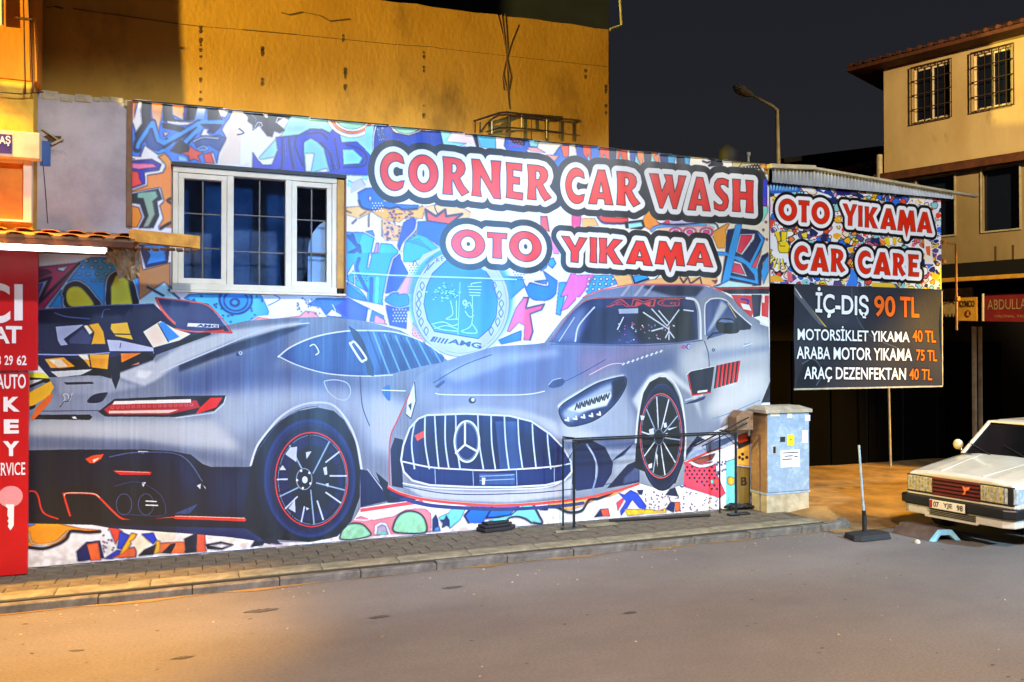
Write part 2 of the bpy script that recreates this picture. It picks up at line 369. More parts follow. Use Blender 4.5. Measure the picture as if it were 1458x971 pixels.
# lettering traced as flared capitals in a unit box (y down)
def el(cx, cy, rx, ry, n=28): return [(cx+rx*math.cos(2*math.pi*i/n), cy+ry*math.sin(2*math.pi*i/n)) for i in range(n)]
def arc(cx, cy, rx, ry, a0, a1, n=16): return [(cx+rx*math.cos(R(a0+(a1-a0)*i/n)), cy+ry*math.sin(R(a0+(a1-a0)*i/n))) for i in range(n+1)]
GL = {
 'O': [el(.5, .5, .5, .5), el(.5, .5, .22, .27)],
 'C': [arc(.56, .5, .56, .5, -52, -308, 26)+[(.97, .72)]+arc(.66, .5, .36, .27, 60, 300, 16)+[(.97, .28)]],
 'R': [[(0,0), (.42,0), (.68,.04), (.82,.14), (.86,.28), (.80,.42), (.64,.54), (.80,.74), (1,.90), (.72,1.02), (.54,.84), (.38,.60), (.36,.62), (.36,.82), (.38,1), (0,1), (.02,.8), (.04,.5), (.03,.2)], [(.36,.17), (.48,.18), (.54,.28), (.48,.40), (.36,.42)]],
 'N': [[(0,0), (.27,0), (.50,.32), (.69,.60), (.69,.2), (.66,0), (1,0), (.97,.3), (.97,.7), (1,1.0), (.76,1), (.52,.70), (.31,.44), (.30,.8), (.34,1), (0,1), (.03,.8), (.04,.4)]],
 'E': [[(0,0), (.95,0), (.93,.20), (.42,.19), (.41,.38), (.80,.38), (.80,.58), (.41,.58), (.42,.80), (1,.80), (.97,1), (0,1), (.04,.8), (.05,.3)]],
 'A': [[(.38,0), (.66,0), (.84,.5), (1,1), (.66,1), (.63,.84), (.37,.84), (.34,1), (0,1), (.18,.5), (.34,.12)], [(.51,.36), (.43,.66), (.59,.66)]],
 'W': [[(0,0), (.24,0), (.34,.5), (.46,.18), (.40,0), (.62,0), (.69,.5), (.78,.2), (.80,0), (1,0), (.88,.45), (.74,1), (.64,1), (.52,.55), (.36,1), (.28,1), (.14,.5)]],
 'S': [[(.98,.04), (.96,.26), (.70,.18), (.46,.20), (.44,.27), (.62,.38), (.90,.50), (1,.66), (.92,.86), (.70,.98), (.40,1), (.04,.95), (.02,.72), (.34,.82), (.58,.80), (.62,.70), (.44,.60), (.14,.46), (.02,.30), (.08,.14), (.28,.02), (.60,-.01)]],
 'H': [[(0,0), (.38,0), (.36,.2), (.35,.38), (.66,.38), (.65,.2), (.62,0), (1,0), (.97,.5), (1,1), (.62,1), (.65,.8), (.66,.60), (.35,.60), (.35,.8), (.38,1), (0,1), (.03,.5)]],
 'T': [[(0,0), (1,0), (.98,.22), (.72,.21), (.71,.6), (.74,1), (.27,1), (.29,.6), (.29,.21), (.02,.22)]],
 'Y': [[(0,0), (.30,0), (.53,.38), (.70,0), (1,0), (.68,.56), (.66,1), (.36,1), (.37,.58)]],
 'I': [[(0,0), (1,0), (.93,.5), (1,1), (0,1), (.07,.5)]],
 'K': [[(0,0), (.32,0), (.31,.40), (.60,0), (.98,.02), (.60,.42), (.78,.72), (1,1), (.62,1), (.31,.58), (.32,1), (0,1), (.03,.5)]],
 'M': [[(.14,0), (.36,0), (.53,.42), (.66,0), (.88,0), (.94,.5), (1,1), (.72,1), (.69,.62), (.50,1.30), (.31,.62), (.28,1), (0,1), (.07,.5)]],
}
def lettering(cv, words, wout, bout, red='#d8321f', white='#f6f4f6', black='#0b0c12', thin=.8):
    """words: list of letters (ch, x0, x1, ytop_left, ytop_right, ybot_left, ybot_right) in the current zoom frame"""
    L = []
    for ch, x0, x1, ta, tb, ba, bb in words:
        ps = []
        for g in GL[ch]:
            g = np.array(g); u, v = g[:, 0], g[:, 1]
            ps.append(np.stack([x0+(x1-x0)*u, (ta+(tb-ta)*u)*(1-v)+(ba+(bb-ba)*u)*v], 1))
        L.append([cv.pts(p) for p in ps])
    for w, c in ((bout, black), (wout, white)):
        for ps in L:
            for p in ps: cv.outline([p], w, c)
            r = cv.cov([cv.tow(p) for p in ps]); cv.put(r[0], r[1], r[2], c)
    for ps in L:
        r = cv.cov([cv.tow(p) for p in ps]); cv.put(r[0], r[1], r[2], red)
        for p in ps: cv.outline([p], thin/2, '#3a2226')
# ------------------------------------------------------------------ artwork of the big banner (all coordinates: photograph px, through the wall plane)
YW = 9.4
def paint_mural():
    c = Canvas(YW, -1.75, 8.25, .05, 5.15, 190, '#e9e6f2')
    rnd = random.Random(3)
    K = '#0e1120'; WH = '#f4f2f8'; BL = '#1f55d8'; LB = '#3f9ef0'; TE = '#7ecfcf'; NV = '#1a2354'; RD = '#dc3b34'; OR = '#f0902a'; CR = '#f3d9bb'; PK = '#e58ad0'
    # --- top left graffiti
    c.z(180, 130, 7.29)
    c.f('#3c7fdc', '30,80 1100,200 1100,240 1020,340 990,400 1040,490 960,640 940,750 470,740 400,640 150,690 40,690')
    c.f('#e6682c', '40,85 120,90 110,130 90,200 80,330 45,330', c2='#f4e3da')
    c.f(WH, '130,100 165,100 150,200 165,330 100,430 70,330 100,200')
    c.f(K, '165,95 265,110 250,210 255,300 160,440 100,500 90,440 165,340 160,200')
    c.f('#f08128', '262,105 375,115 370,250 330,420 290,330 270,300', c2='#e9e0ee')
    c.f(K, '375,118 475,130 470,230 500,290 590,310 560,330 400,320 380,300')
    c.f('#ee7d30', '475,130 605,145 590,300 530,270 480,240', c2='#f1dfd9')
    c.f('#1b2b90', '605,145 640,150 630,260 590,310')
    c.f(K, '630,148 735,160 715,290 600,310 625,250')
    c.f('#c7c4d8', '735,165 830,172 800,300 700,310', c2='#4a8fe4')
    c.f(K, '840,180 965,190 960,260 1000,290 850,300')
    c.f('#e6e2ee', '950,190 1070,200 1030,270 980,260')
    for p in ('110,600 120,540 260,330', '270,320 320,520 390,560 700,370 760,330', '560,600 620,520 780,330', '400,560 440,520'):
        c.l('#12235e', 66, p, sm=0) if 0 else c.l('#12235e', 9.5, p, sm=0)
    for p in ('120,580 130,540 270,330', '280,330 330,510 390,540 700,360 750,330', '570,590 620,520 770,370', '780,320 1000,325'):
        c.l('#4b9af2', 6.6, p, sm=0)
    c.f('#1e4f96', '250,380 300,520 390,570 330,620 240,590 195,520')
    c.l(LB, 2.2, '200,545 230,590 330,635 400,600 500,530')
    c.f(K, '370,330 430,330 620,380 560,420 480,400 380,380'); c.f(WH, '385,425 440,430 400,470')
    c.f(WH, '420,310 700,320 640,350 540,350 430,330')
    c.f(K, '560,500 640,560 660,640 560,650 460,620 520,540')
    c.f(WH, '150,660 190,560 320,650 340,700 150,690'); c.f(WH, '800,390 850,395 840,430 880,460 770,460')
    c.f('#12235e', '800,340 990,345 980,370 900,440 850,420 860,380 800,370')
    c.f('#1d4f8f', '700,510 960,450 1040,490 960,620 860,560 720,580'); c.l('#d7ecfb', 2.4, '700,520 800,480 950,490'); c.l('#8fd0ff', 2.5, '740,600 800,570 840,600 760,612')
    c.f(WH, '1100,210 1230,220 1260,290 1350,400 1400,400 1458,470 1458,560 1380,660 1190,780 950,750 1040,490 1010,400 1050,330')
    c.f('#f1ddd0', '1060,400 1190,380 1180,760 960,750')
    c.f(K, '1215,215 1458,240 1458,440 1410,400 1400,330 1360,330 1340,370 1260,310 1265,270'); c.l(WH, 1.4, '1330,370 1380,390 1410,330 1380,320 1340,365', sm=0)
    c.f('#e25a4c', '665,560 700,600 800,640 745,670 775,735 700,700 660,725 645,670 570,640 640,625')
    c.f('#e0493f', '800,650 900,630 920,750 820,740'); c.f(WH, '880,640 905,640 935,750 915,750')
    c.f('#8cc0ee', '540,670 620,680 640,730 540,720')
    # left edge hand and J
    c.f('#d99a55', '330,680 400,640 470,720 470,970 200,970 210,850 360,850 410,790 330,700')
    c.f(WH, '40,670 340,690 410,770 380,850 220,860 215,960 40,960', sm=0); c.f('#3a2ca8', '45,700 300,705 385,770 350,830 200,840 190,960 45,960', sm=0)
    c.f('#f07fae', '50,740 200,740 340,780 300,810 150,830 50,800', c2='#c79bf0'); c.f('#e84a4c', '50,800 150,840 140,900 160,960 50,960')
    c.z(0, 130, 4.857)
    c.f('#e98a3c', '905,640 1000,600 1120,560 1190,500 1190,940 905,940', c2='#dd9654')
    c.f(WH, '905,470 1060,450 1140,500 1130,560 1020,580 1020,650 905,690'); c.f('#3a2ca8', '905,480 1050,470 1115,505 1100,545 1000,560 1005,640 905,675'); c.f('#f07fae', '905,495 1060,500 1090,525 960,540 905,530'); c.f('#e84a4c', '905,545 960,560 965,600 985,640 905,670')
    c.f(WH, '905,700 1110,665 1135,760 1105,790 1130,880 1090,950 905,950'); c.f(K, '910,710 1095,675 1120,745 1085,760 1100,860 1060,945 960,945 1000,870 970,780 910,770')
    c.f('#7fae9c', '950,700 1080,685 1095,730 1060,760 1075,850 1030,935 985,945 1025,860 990,740 950,740', c2='#9a9b86'); c.f(OR, '910,790 960,800 985,870 950,940 910,940')
    c.l(K, 2.4, '1185,740 1160,755 1185,775'); c.l(K, 3, '1110,950 1150,925 1190,905'); 
    # --- top middle, blue letters on teal
    c.z(360, 140, 7.29)
    c.f('#9fd3cf', '390,180 1300,260 1458,300 1458,600 1200,800 960,800 500,760 250,740 60,620 240,420 300,380')
    c.f(WH, '0,420 120,330 180,410 240,400 70,590 0,520'); c.f(K, '0,150 400,180 370,220 320,200 240,250 330,330 280,360 220,340 200,400 150,390 90,310 60,270 100,250 0,330')
    c.l(WH, 1.5, '0,310 40,330 100,280 85,250 50,250 20,300', sm=0); c.l(WH, 1.5, '240,250 260,200 330,210', sm=0); c.f(WH, '80,150 160,160 155,205 130,200 100,165')
    c.f('#1f37b0', '240,405 480,380 600,315 720,320 800,360 830,320 900,370 920,460 1080,450 1200,560 1240,640 1240,800 0,750 0,560 60,650 140,690 220,640 260,540', sm=0)
    c.f('#8ccfd6', '530,450 600,410 670,450 740,520 800,765 545,765 525,560'); c.f(WH, '540,570 640,570 605,760 550,755'); c.f(WH, '640,760 770,725 775,765')
    c.f('#8fd6d8', '930,530 1040,530 1140,620 1110,680 940,690'); c.f(WH, '60,640 230,610 200,690 100,690')
    for p in ('300,420 300,700 260,740', '370,410 380,520 420,730', '450,400 440,500 520,700', '560,370 700,360 770,420', '700,460 780,540 840,740', '850,420 870,560 900,720', '960,480 1100,520 1180,600 1150,700 940,720'):
        c.l('#101d63', 2.0, p); 
    for p in ('330,430 340,600 310,720', '410,420 410,520 450,730', '720,340 790,400', '740,480 820,560 870,730'): c.l('#4a74f0', 1.6, p)
    for i in range(70): c.ell('#0f1a5a', 360+ (rnd.choice([290, 330, 860, 900, 1150])+rnd.uniform(-25, 25)-0)/7.29*1.0, 140+rnd.uniform(430, 720)/7.29, .9, .9) if False else None
    for cx in (1030, 1600):
        c.z(0, 0, 1)
        X = 360+cx/7.29; Yc = 140+(180 if cx < 1200 else 225)/7.29
        c.ell('#f4efe6', X, Yc, 36, 31); c.ell('#ea8a5c', X, Yc, 31, 26); c.ell('#f4ece2', X, Yc, 27, 22.5); c.ell('#8fc1b4', X, Yc, 24, 19.5)
    c.z(520, 160, 4.857)
    c.f('#20409c', '60,90 170,95 200,140 300,160 390,130 520,130 540,230 700,240 700,330 60,330 60,160'); c.l(WH, 1.6, '75,90 60,160 55,250')
    c.text('#9fc4ee', 'BLG', '80,110 125,100 135,190 95,200'); 
    c.f('#8fd6d8', '0,100 55,90 30,290 0,260'); c.f('#9cd8d6', '520,130 600,140 560,200 700,215 640,240 540,220'); c.f('#eed9e4', '600,140 740,145 760,230 700,210 570,185')
    c.f(K, '740,140 770,145 790,250 770,240'); c.f('#67b6da', '770,150 900,160 905,250 800,240'); c.f('#efe8f2', '910,160 980,165 960,190 970,240 1000,300 930,260')
    c.f('#2d68c8', '970,170 1130,190 1200,200 1190,240 1110,260 1150,300 1000,300 960,230'); c.f('#16213f', '990,170 1110,185 1100,230 1020,210'); c.f('#8fd0e6', '1130,190 1200,195 1190,240 1140,235')
    c.f(WH, '1210,190 1457,210 1457,320 1340,330 1280,290 1250,270'); c.f('#3e77d6', '1280,330 1340,240 1380,215 1457,230 1457,360 1320,380'); c.f('#de6a50', '1350,230 1410,225 1430,300 1370,310'); c.f('#e9a9b8', '1110,240 1180,240 1250,280 1150,270')
    c.f('#f0a8a0', '1250,290 1340,300 1310,340')
    # --- right top stripes
    c.z(810, 170, 4.857)
    c.f('#e9e6f2', '0,165 290,185 870,232 1080,300 1380,360 1380,560 0,560 ')
    for i, (a, b, cc) in enumerate([(50, 100, '#1d57c4'), (95, 150, '#e25a3c'), (150, 215, '#2d74e0'), (212, 280, '#e8604a'), (275, 330, '#1b2b54'), (330, 400, '#ea6a4a'), (400, 425, WH), (420, 470, '#2150b0'), (470, 520, '#e99a6a'), (515, 570, '#17233f'), (565, 630, '#e98f62'), (625, 680, '#1c3878'), (680, 740, '#5aa6ee'), (740, 800, '#17233f'), (795, 840, '#3f9ef0')]):
        y0 = 168+a*.068; c.f(cc, f'{a},{y0} {b},{y0+3} {b+(20 if i%2 else -10)},330 {a+8},320')
    for i in range(5): a = 120+i*110; c.f('#8fd0f4', f'{a},330 {a+12},240 {a+40},300 {a+50},330')
    c.l('#1b56c8', 7, '60,190 120,290 230,330', sm=1); c.f(K, '900,235 1090,265 1060,320 900,330 960,320 990,290'); c.f(WH, '840,235 905,238 925,290 965,325 975,350 850,320'); c.l(K, 2, '925,290 955,300 985,290', sm=0)
    c.f(WH, '985,245 1010,240 1020,270 1000,262'); c.f(WH, '1060,262 1100,270 1130,310 1100,330 1060,300')
    c.f('#b9b48c', '1130,258 1310,275 1340,330 1200,330 1130,330'); c.f('#1a1217', '1200,330 1310,310 1350,370 1380,440 1300,560 1290,400')
    c.f('#f4a03a', '1310,260 1340,265 1370,330 1372,355 1330,330'); c.f('#2b3bc0', '1290,400 1370,420 1372,600 1330,600 1310,560'); c.f('#8fd6c6', '1330,600 1378,600 1378,700 1310,750'); c.f('#f2e2d4', '1310,760 1378,640 1378,960 1340,960 1350,820')
    # --- band between the two lines of lettering
    c.z(0, 0, 1)
    c.f('#f3dfc8', '489,250 560,280 660,300 780,320 1000,330 1095,330 1095,420 489,330')
    c.f('#e9b07a', '489,300 530,300 560,320 640,330 620,345 489,340')
    c.z(470, 240, 7.29)
    c.f('#f2e3d4', '170,70 430,190 300,220 290,380 420,440 540,520 560,760 170,660'); c.f('#e6f3f6', '170,70 410,70 430,190 170,190'); c.f('#a9dcd8', '190,120 240,150 220,190 180,190'); c.f('#a9d8e8', '330,70 400,70 380,120 340,110'); c.f('#cfcbd6', '220,150 320,100 370,170 350,200 210,260')
    c.f('#f2a42c', '400,420 560,400 660,370 690,420 900,420 960,380 980,420 960,520 760,520 720,560 600,540 480,480'); c.f('#f0b86a', '170,400 300,390 430,450 300,520 170,480')
    for p in ('310,490 370,450', '405,470 400,600', '230,570 270,530', '540,540 540,700', '170,440 215,460'): c.l('#c08a4a', 1.6, p)
    for i in range(120):
        x, y = rnd.uniform(560, 900), rnd.uniform(430, 760); s_ = rnd.uniform(.5, 1.5)
        c.z(0, 0, 1); c.ell(rnd.choice([K, '#3b2f8f', WH, '#3b2f8f']), 470+x/7.29, 240+y/7.29, s_, s_*.8)
    c.z(470, 240, 7.29)
    c.f('#2f3fae', '700,800 760,560 860,500 900,540 890,660 740,800 740,970 650,970 720,870'); 
    c.f('#2a6ae0', '290,250 370,205 440,200 500,250 560,340 640,350 700,370 920,380 910,410 860,425 800,410 760,430 690,405 600,415 530,400 430,430 340,410 300,350', sm=0); c.l('#0b1548', 2.5, '300,330 330,400 440,430 540,400 620,415 700,400 760,425 900,415'); c.ell('#1d49b8', 470+420/7.29, 240+300/7.29, 8, 9); c.f(WH, '400,290 430,285 425,335 408,335')
    c.f('#f1b27a', '960,400 1100,370 1380,410 1458,450 1458,500 1250,560 1000,560'); c.f('#dd4a1e', '990,425 1100,495 1195,425 1205,495 1370,470 1240,580 1010,545'); c.l('#2a0f10', 2.2, '990,425 1100,495 1195,425 1205,495 1370,470 1240,580 1010,545 990,425', sm=0)
    c.f('#1f5be0', '900,550 1000,545 1220,580 1200,700 1180,840 1020,730 900,680'); c.l(WH, 2.6, '900,540 880,640 770,760 730,860 740,960'); c.f('#3fa4e6', '780,760 900,680 1010,720 1130,830 950,930 860,970 760,970 760,850'); 
    for i in range(8): c.l('#2484cc', 1.4, f'{800+i*30},{760+i*8} {930+i*20},{730+i*20}')
    # blue M letters left of the emblem
    c.f('#3a8fe0', '170,660 330,660 440,640 470,720 420,970 170,970'); c.f('#4aaeea', '330,700 360,655 465,715 400,970 250,970 300,800')
    c.f('#4aaeea', '530,770 640,770 715,850 640,960 500,970 510,850'); c.l(WH, 2.4, '350,655 470,715 420,960', sm=0); c.l(WH, 2.2, '530,765 640,775 720,860 640,970', sm=0); c.f('#b57fb0', '480,770 510,770 490,930 430,960')
    for p in ('190,700 280,800', '230,690 260,780', '200,880 300,830', '300,800 320,940', '190,950 240,880'): c.l('#143a8c', 4, p)
    c.z(470, 360, 7.29)
    c.f('#3a9be4', '170,0 720,0 640,60 600,230 560,440 560,680 400,580 170,440'); c.f('#2f3fae', '650,60 720,0 740,60 820,210 700,400 570,420 610,200')
    c.l(WH, 2.4, '720,0 650,60 600,230 560,440 560,660', sm=0); c.l(WH, 2.2, '740,0 740,60 820,210 700,400', sm=0); c.l(WH, 2.2, '170,290 270,350 380,410', sm=0); c.f(WH, '180,220 245,100 265,340 250,340 240,180 190,240'); c.l(WH, 2.6, '170,440 380,570 560,680', sm=0)
    c.f('#1b6fc6', '170,310 380,480 385,560 170,440'); c.f(WH, '300,370 385,410 385,500 360,440'); c.f(WH, '430,0 425,60 400,160 385,160 410,0'); c.l('#1a4fae', 5, '430,270 420,560'); c.l('#61c3f2', 5, '490,260 480,560'); c.l('#1a4fae', 4, '300,60 280,180 380,390')
    c.f('#3348c0', '0,470 170,450 380,580 370,700 120,670 0,640'); c.f('#2b74c8', '0,470 150,470 90,560 0,590'); c.f(WH, '0,600 60,590 130,640 120,665 0,650')
    c.f(WH, '385,580 430,590 420,710 370,700'); c.f('#2a78c0', '430,600 470,640 470,720 420,710'); c.f('#e08a86', '470,640 560,690 600,750 470,720')
    c.f('#2b7fd6', '560,480 640,410 720,405 800,430 820,500 790,560 640,550', sm=1); c.l(WH, 2, '560,480 640,410 720,400 820,360', sm=1); c.l(WH, 2, '545,500 640,550 720,575 830,540', sm=1)
    c.f('#2c3cb4', '575,540 720,580 820,560 800,790 620,750'); c.l(WH, 2.4, '560,480 560,640 600,750', sm=0); c.f('#ef9ad0', '740,330 800,230 880,230 860,420 700,430')
    for i in range(5):
        for j in range(5): c.z(0, 0, 1); c.ell(WH, 470+(655+i*32+(j%2)*16)/7.29, 360+(590+j*30)/7.29, 1.5, 1.5)
    c.z(470, 360, 7.29); c.f('#f4eac2', '800,600 850,600 830,830 790,820'); c.f('#e8a6a0', '860,720 950,830 1010,960 850,850')
    # --- blue patch below the window, dots and eye
    c.z(250, 400, 4.857)
    c.f('#e8e4f0', '0,80 1180,110 1457,170 1457,300 0,330'); c.f('#58b4f0', '60,120 100,90 590,90 650,200 640,235 570,240 480,300 340,320 250,180')
    for i in range(60): c.z(0, 0, 1); c.ell('#2274c8', 250+rnd.uniform(100, 600)/4.857, 400+rnd.uniform(100, 300)/4.857, 1.2, 1)
    c.f('#58b4f0', '0,0 0,0 0,0') if 0 else None
    c.ell('#2f8fe6', 250+417/4.857, 400+130/4.857, 23, 20); c.ell('#15499c', 250+417/4.857, 400+130/4.857, 23, 20, w=1.6); c.ell('#15499c', 250+410/4.857, 400+148/4.857, 6, 5, w=2); c.ell('#15499c', 250+417/4.857, 400+135/4.857, 17, 14.5, w=.8)
    c.z(250, 400, 4.857); c.l(WH, 1.8, '590,90 660,210 640,240 570,245 480,300 340,325', sm=0); c.f(WH, '600,100 930,115 980,200 900,205 850,240 680,250 650,220')
    c.f('#3d6fc0', '910,165 980,120 1190,120 1440,240 1440,290 1050,250 1000,180'); c.f('#4453c0', '1190,115 1330,190 1320,280 1200,270 1100,180'); c.f(WH, '1040,240 1080,195 1150,235 1150,250'); c.f('#e79a9c', '500,300 570,250 680,265 860,240 900,205 970,215 990,250 1300,280 1300,290 600,290'); c.f(WH, '1330,190 1360,200 1340,290 1315,280'); c.f('#e58a96', '1380,230 1450,270 1450,300 1370,290')
    for i in range(24): c.z(0, 0, 1); c.ell('#5b5470', 250+rnd.uniform(840, 1000)/4.857, 400+rnd.uniform(115, 230)/4.857, .7, .7)
    # --- left: under the canopy
    c.z(0, 320, 4.857)
    c.f('#b98352', '740,120 1180,130 1180,440 1130,400 960,520 700,500 760,260'); c.f(WH, '960,130 1180,130 1180,260 990,310'); c.f(NV, '960,135 1175,135 1160,265 1010,300'); c.f('#2f86ec', '990,140 1140,140 1150,250 1040,270 1010,280 1040,210 1000,150')
    c.f('#2f9df0', '540,260 640,225 770,225 830,320 960,330 960,560 320,570'); c.l('#bfe6ff', 3, '560,262 320,580', sm=0)
    for j in range(5):
        for i in range(4-(j > 3)): c.z(0, 0, 1); c.ell('#b6e4fa', (600+i*62-j*26)/4.857, 320+(250+j*45)/4.857, 3.2-.4*j, 1.9-.2*j)
    c.z(0, 320, 4.857)
    c.f('#b23a66', '190,300 550,262 540,280 290,600 190,600'); c.l(K, 2.6, '552,265 262,545', sm=0); c.f('#e8e6f6', '190,420 330,385 265,540 190,560'); c.f('#2f6ee0', '190,440 300,400 262,500'); c.l(K, 3.5, '190,420 350,365 265,540', sm=0); c.f(WH, '400,298 470,288 440,322 400,312'); c.f('#5a2740', '190,300 330,310 360,330 190,400')
    for q in ('440,480 470,420 530,400 590,430 650,500 680,560 480,570 450,520', '745,560 750,400 790,340 850,330 900,370 930,450 950,560'):
        c.l('#d9f0ff', 7.5, q); c.f(K, q, sm=1); c.l(K, 3.4, q)
    c.f('#e8dc3c', '455,490 480,435 540,425 590,460 650,560 490,565', sm=1); c.f('#e8dc3c', '765,560 765,430 800,350 850,345 890,390 920,560', sm=0)
    c.f('#bfe2f6', '970,520 1140,395 1230,500 1100,540 970,540'); c.l(K, 2, '1020,430 1130,490', sm=0); c.l(K, 1.5, '1170,450 1240,510', sm=0)
    # --- bottom strip of artwork
    c.z(0, 680, 4.857)
    c.f('#f2f0f6', '180,350 1457,330 1457,700 180,700')
    c.f('#f0972a', '190,280 400,285 420,320 560,350 700,360 640,375 490,365 440,430 370,465 190,470'); c.l(K, 4, '190,480 300,490 400,460 460,420 490,372 600,378 690,372'); c.l('#f9dca8', 2.4, '200,380 230,455 370,450 440,400 470,370'); c.f('#5a8fe0', '190,275 245,285 245,320 190,340')
    c.f('#dd4c3e', '760,325 850,370 800,460 740,400'); c.f(NV, '530,510 600,445 690,435 720,555 540,580'); c.f('#e8683c', '600,460 680,445 700,570 630,575'); c.f(WH, '680,400 760,360 800,460 740,540 700,440')
    for i in range(16): c.z(0, 0, 1); c.ell('#b0506a', rnd.uniform(670, 800)/4.857, 680+rnd.uniform(370, 520)/4.857, .9, .9)
    c.z(0, 680, 4.857)
    c.f('#2344b4', '830,370 900,400 860,500 810,490'); c.f('#2344b4', '720,560 810,500 860,510 780,560'); c.f('#f2ac34', '910,380 950,390 870,520 820,540 850,480'); c.f('#e8683c', '880,490 950,470 940,550 760,555 850,520'); c.f('#f4dcc4', '900,440 1010,380 1060,440 960,540 930,480')
    c.f('#2344b4', '980,390 1060,380 1085,430 1060,460 1010,420'); c.f('#f2ac34', '1085,430 1110,440 1100,520 1040,530 1060,480'); c.f(K, '1000,500 1080,460 1060,530 960,540'); c.f('#f4e0cc', '1010,370 1160,360 1250,400 1240,430 1110,440 1070,380'); c.f('#e8743c', '1110,450 1290,440 1260,520 1180,525 1100,520'); c.f(K, '1120,520 1180,460 1220,450 1180,525'); c.f(K, '1280,420 1310,395 1360,390 1355,515 1270,520'); c.f('#2b52c4', '1275,420 1300,385 1330,390 1290,430'); c.f('#e8683c', '1370,380 1420,380 1430,510 1360,515'); c.l('#2b52c4', 2, '1400,440 1430,480 1480,470 1500,430'); c.ell(K, 0, 0, 0.01, .01) if 0 else None
    c.z(250, 590, 4.857)
    c.f('#f3e6de', '0,830 130,800 280,800 420,840 540,860 550,890 420,930 0,940'); c.f('#e8743c', '0,880 80,880 60,960 0,960'); c.f(K, '60,860 150,815 145,950 70,960'); c.f('#de5a3a', '150,815 205,815 210,940 145,945'); c.f(K, '205,900 310,880 400,900 320,935 220,930'); c.f('#f0e4e8', '230,905 320,892 380,905 320,925'); c.f(K, '560,850 620,880 600,905 520,915'); c.f('#de5040', '520,835 650,880 740,895 700,900 600,880')
    c.z(490, 680, 7.29)
    c.f('#f0dfe0', '0,420 170,330 820,250 1300,280 1300,620 0,640'); c.f('#f38a94', '0,480 170,400 300,440 520,400 660,320 840,320 910,380 900,560 0,620')
    c.l('#f2e6ee', 3, '60,430 220,440 330,410 480,390 600,330 780,310 900,330 930,420 900,540', fe=1)
    for q in ('-40,600 0,510 80,475 180,480 250,540 270,600 100,640 -30,640', '520,560 520,470 580,380 680,345 780,370 840,440 850,560 700,580'):
        c.f('#93cfa8', q, sm=1); c.l(K, 1.5, q, closed=True)
    c.l('#b8e4c0', 1.2, '20,530 90,600', sm=0); c.f(WH, '310,590 320,490 380,460 440,470 490,590'); c.f('#b4a4bc', '340,590 345,510 390,485 430,500 460,590'); c.ell('#d03a5c', 490+380/7.29, 680+528/7.29, 3, 3.5); c.f('#7fd0c0', '350,590 360,555 430,555 440,590')
    c.f(WH, '900,330 1200,290 1300,330 1230,400 1280,470 1180,500 1100,560 900,560'); c.f('#6fc8c8', '980,410 1200,310 1270,320 1210,400 1240,460 1150,520 1010,470'); c.f('#17265c', '1060,390 1085,435 1140,435 1100,470 1110,520 1060,495 1015,520 1025,470 990,440 1040,435'); c.f('#17265c', '915,430 950,380 975,440 985,550 915,555'); c.f('#4f8fe0', '940,520 985,500 1000,550 930,552')
    c.z(640, 680, 7.29)
    c.f('#f2f0f8', '0,280 1458,200 1458,500 0,520'); c.f('#7cd0d8', '0,340 90,300 170,320 110,440 0,530'); c.f('#1f6be6', '155,395 245,290 710,290 630,390 520,420 380,420 340,470 210,470'); c.l('#0e1a4a', 2.2, '200,470 155,395 245,290', sm=0); c.l('#0e1a4a', 2, '450,290 380,420', sm=0); c.l('#0e1a4a', 2.4, '720,290 640,385 380,420', sm=1)
    c.f('#7fd8d4', '640,390 760,290 870,280 900,360 950,470 860,470 800,420 720,400 600,420 560,470 400,440'); c.l('#0e1a4a', 2.6, '870,280 920,380 960,470 870,470'); c.l('#0e1a4a', 2, '575,470 620,420 700,405 780,425 850,470'); c.f('#eb8f96', '150,285 720,270 700,290 240,300')
    c.f('#f4b05a', '1080,300 1180,220 1458,220 1458,250 1390,320 1290,350 1180,340'); c.l(K, 3.4, '935,320 1010,325 1080,300 1170,350 1300,360 1400,310 1458,250')
    c.z(780, 530, 4.415)
    c.f('#f3f2f8', '0,830 560,700 860,600 1200,450 1270,450 1270,860 0,950'); c.f('#f4a65a', '0,790 560,700 400,780 300,800 220,840 130,870 0,830'); c.l(K, 3.4, '0,845 60,850 130,880 210,870 260,800 310,795 380,770 410,750')
    c.f('#2a49c8', '440,755 480,770 520,740 560,760 620,840 610,865 570,850 530,800 500,850 460,900 455,870 490,810'); c.f('#e0506a', '430,820 470,790 480,800 440,870'); c.f('#de5a4a', '330,860 380,855 390,905 340,905'); c.f(NV, '290,910 330,860 345,905'); c.f(NV, '560,740 600,740 590,770 570,765'); c.f('#f4c43c', '480,860 640,860 700,870 740,850 745,880 500,900')
    for i in range(90): c.z(0, 0, 1); c.ell(rnd.choice(['#e0708a', '#d04a5c', '#5b6ac8']), 780+rnd.uniform(600, 1090)/4.415, 530+rnd.uniform(750, 870)/4.415, .8, .7)
    c.z(780, 530, 4.415)
    c.f(NV, '740,860 770,815 800,815 790,880'); c.f('#e8683c', '795,815 830,815 830,870 800,875'); c.f('#17203c', '740,770 790,700 820,780'); c.f('#de4a62', '830,600 860,575 1050,560 1060,640 1115,760 1080,790 860,720 815,660')
    for j in range(8):
        for i in range(9):
            x, y = 845+i*31+(j%2)*15, 595+j*23
            if x < 1075 and y < 640+(x-815)*.5: c.z(0, 0, 1); c.ell('#3a1426', 780+x/4.415, 530+y/4.415, 1.3, 1.3)
    c.z(780, 530, 4.415); c.f('#f0e6f4', '1050,560 1120,540 1170,560 1110,640 1060,640')
    for i in range(16): c.z(0, 0, 1); c.ell('#3a2a5a', 780+rnd.uniform(1055, 1130)/4.415, 530+rnd.uniform(560, 640)/4.415, .9, .9)
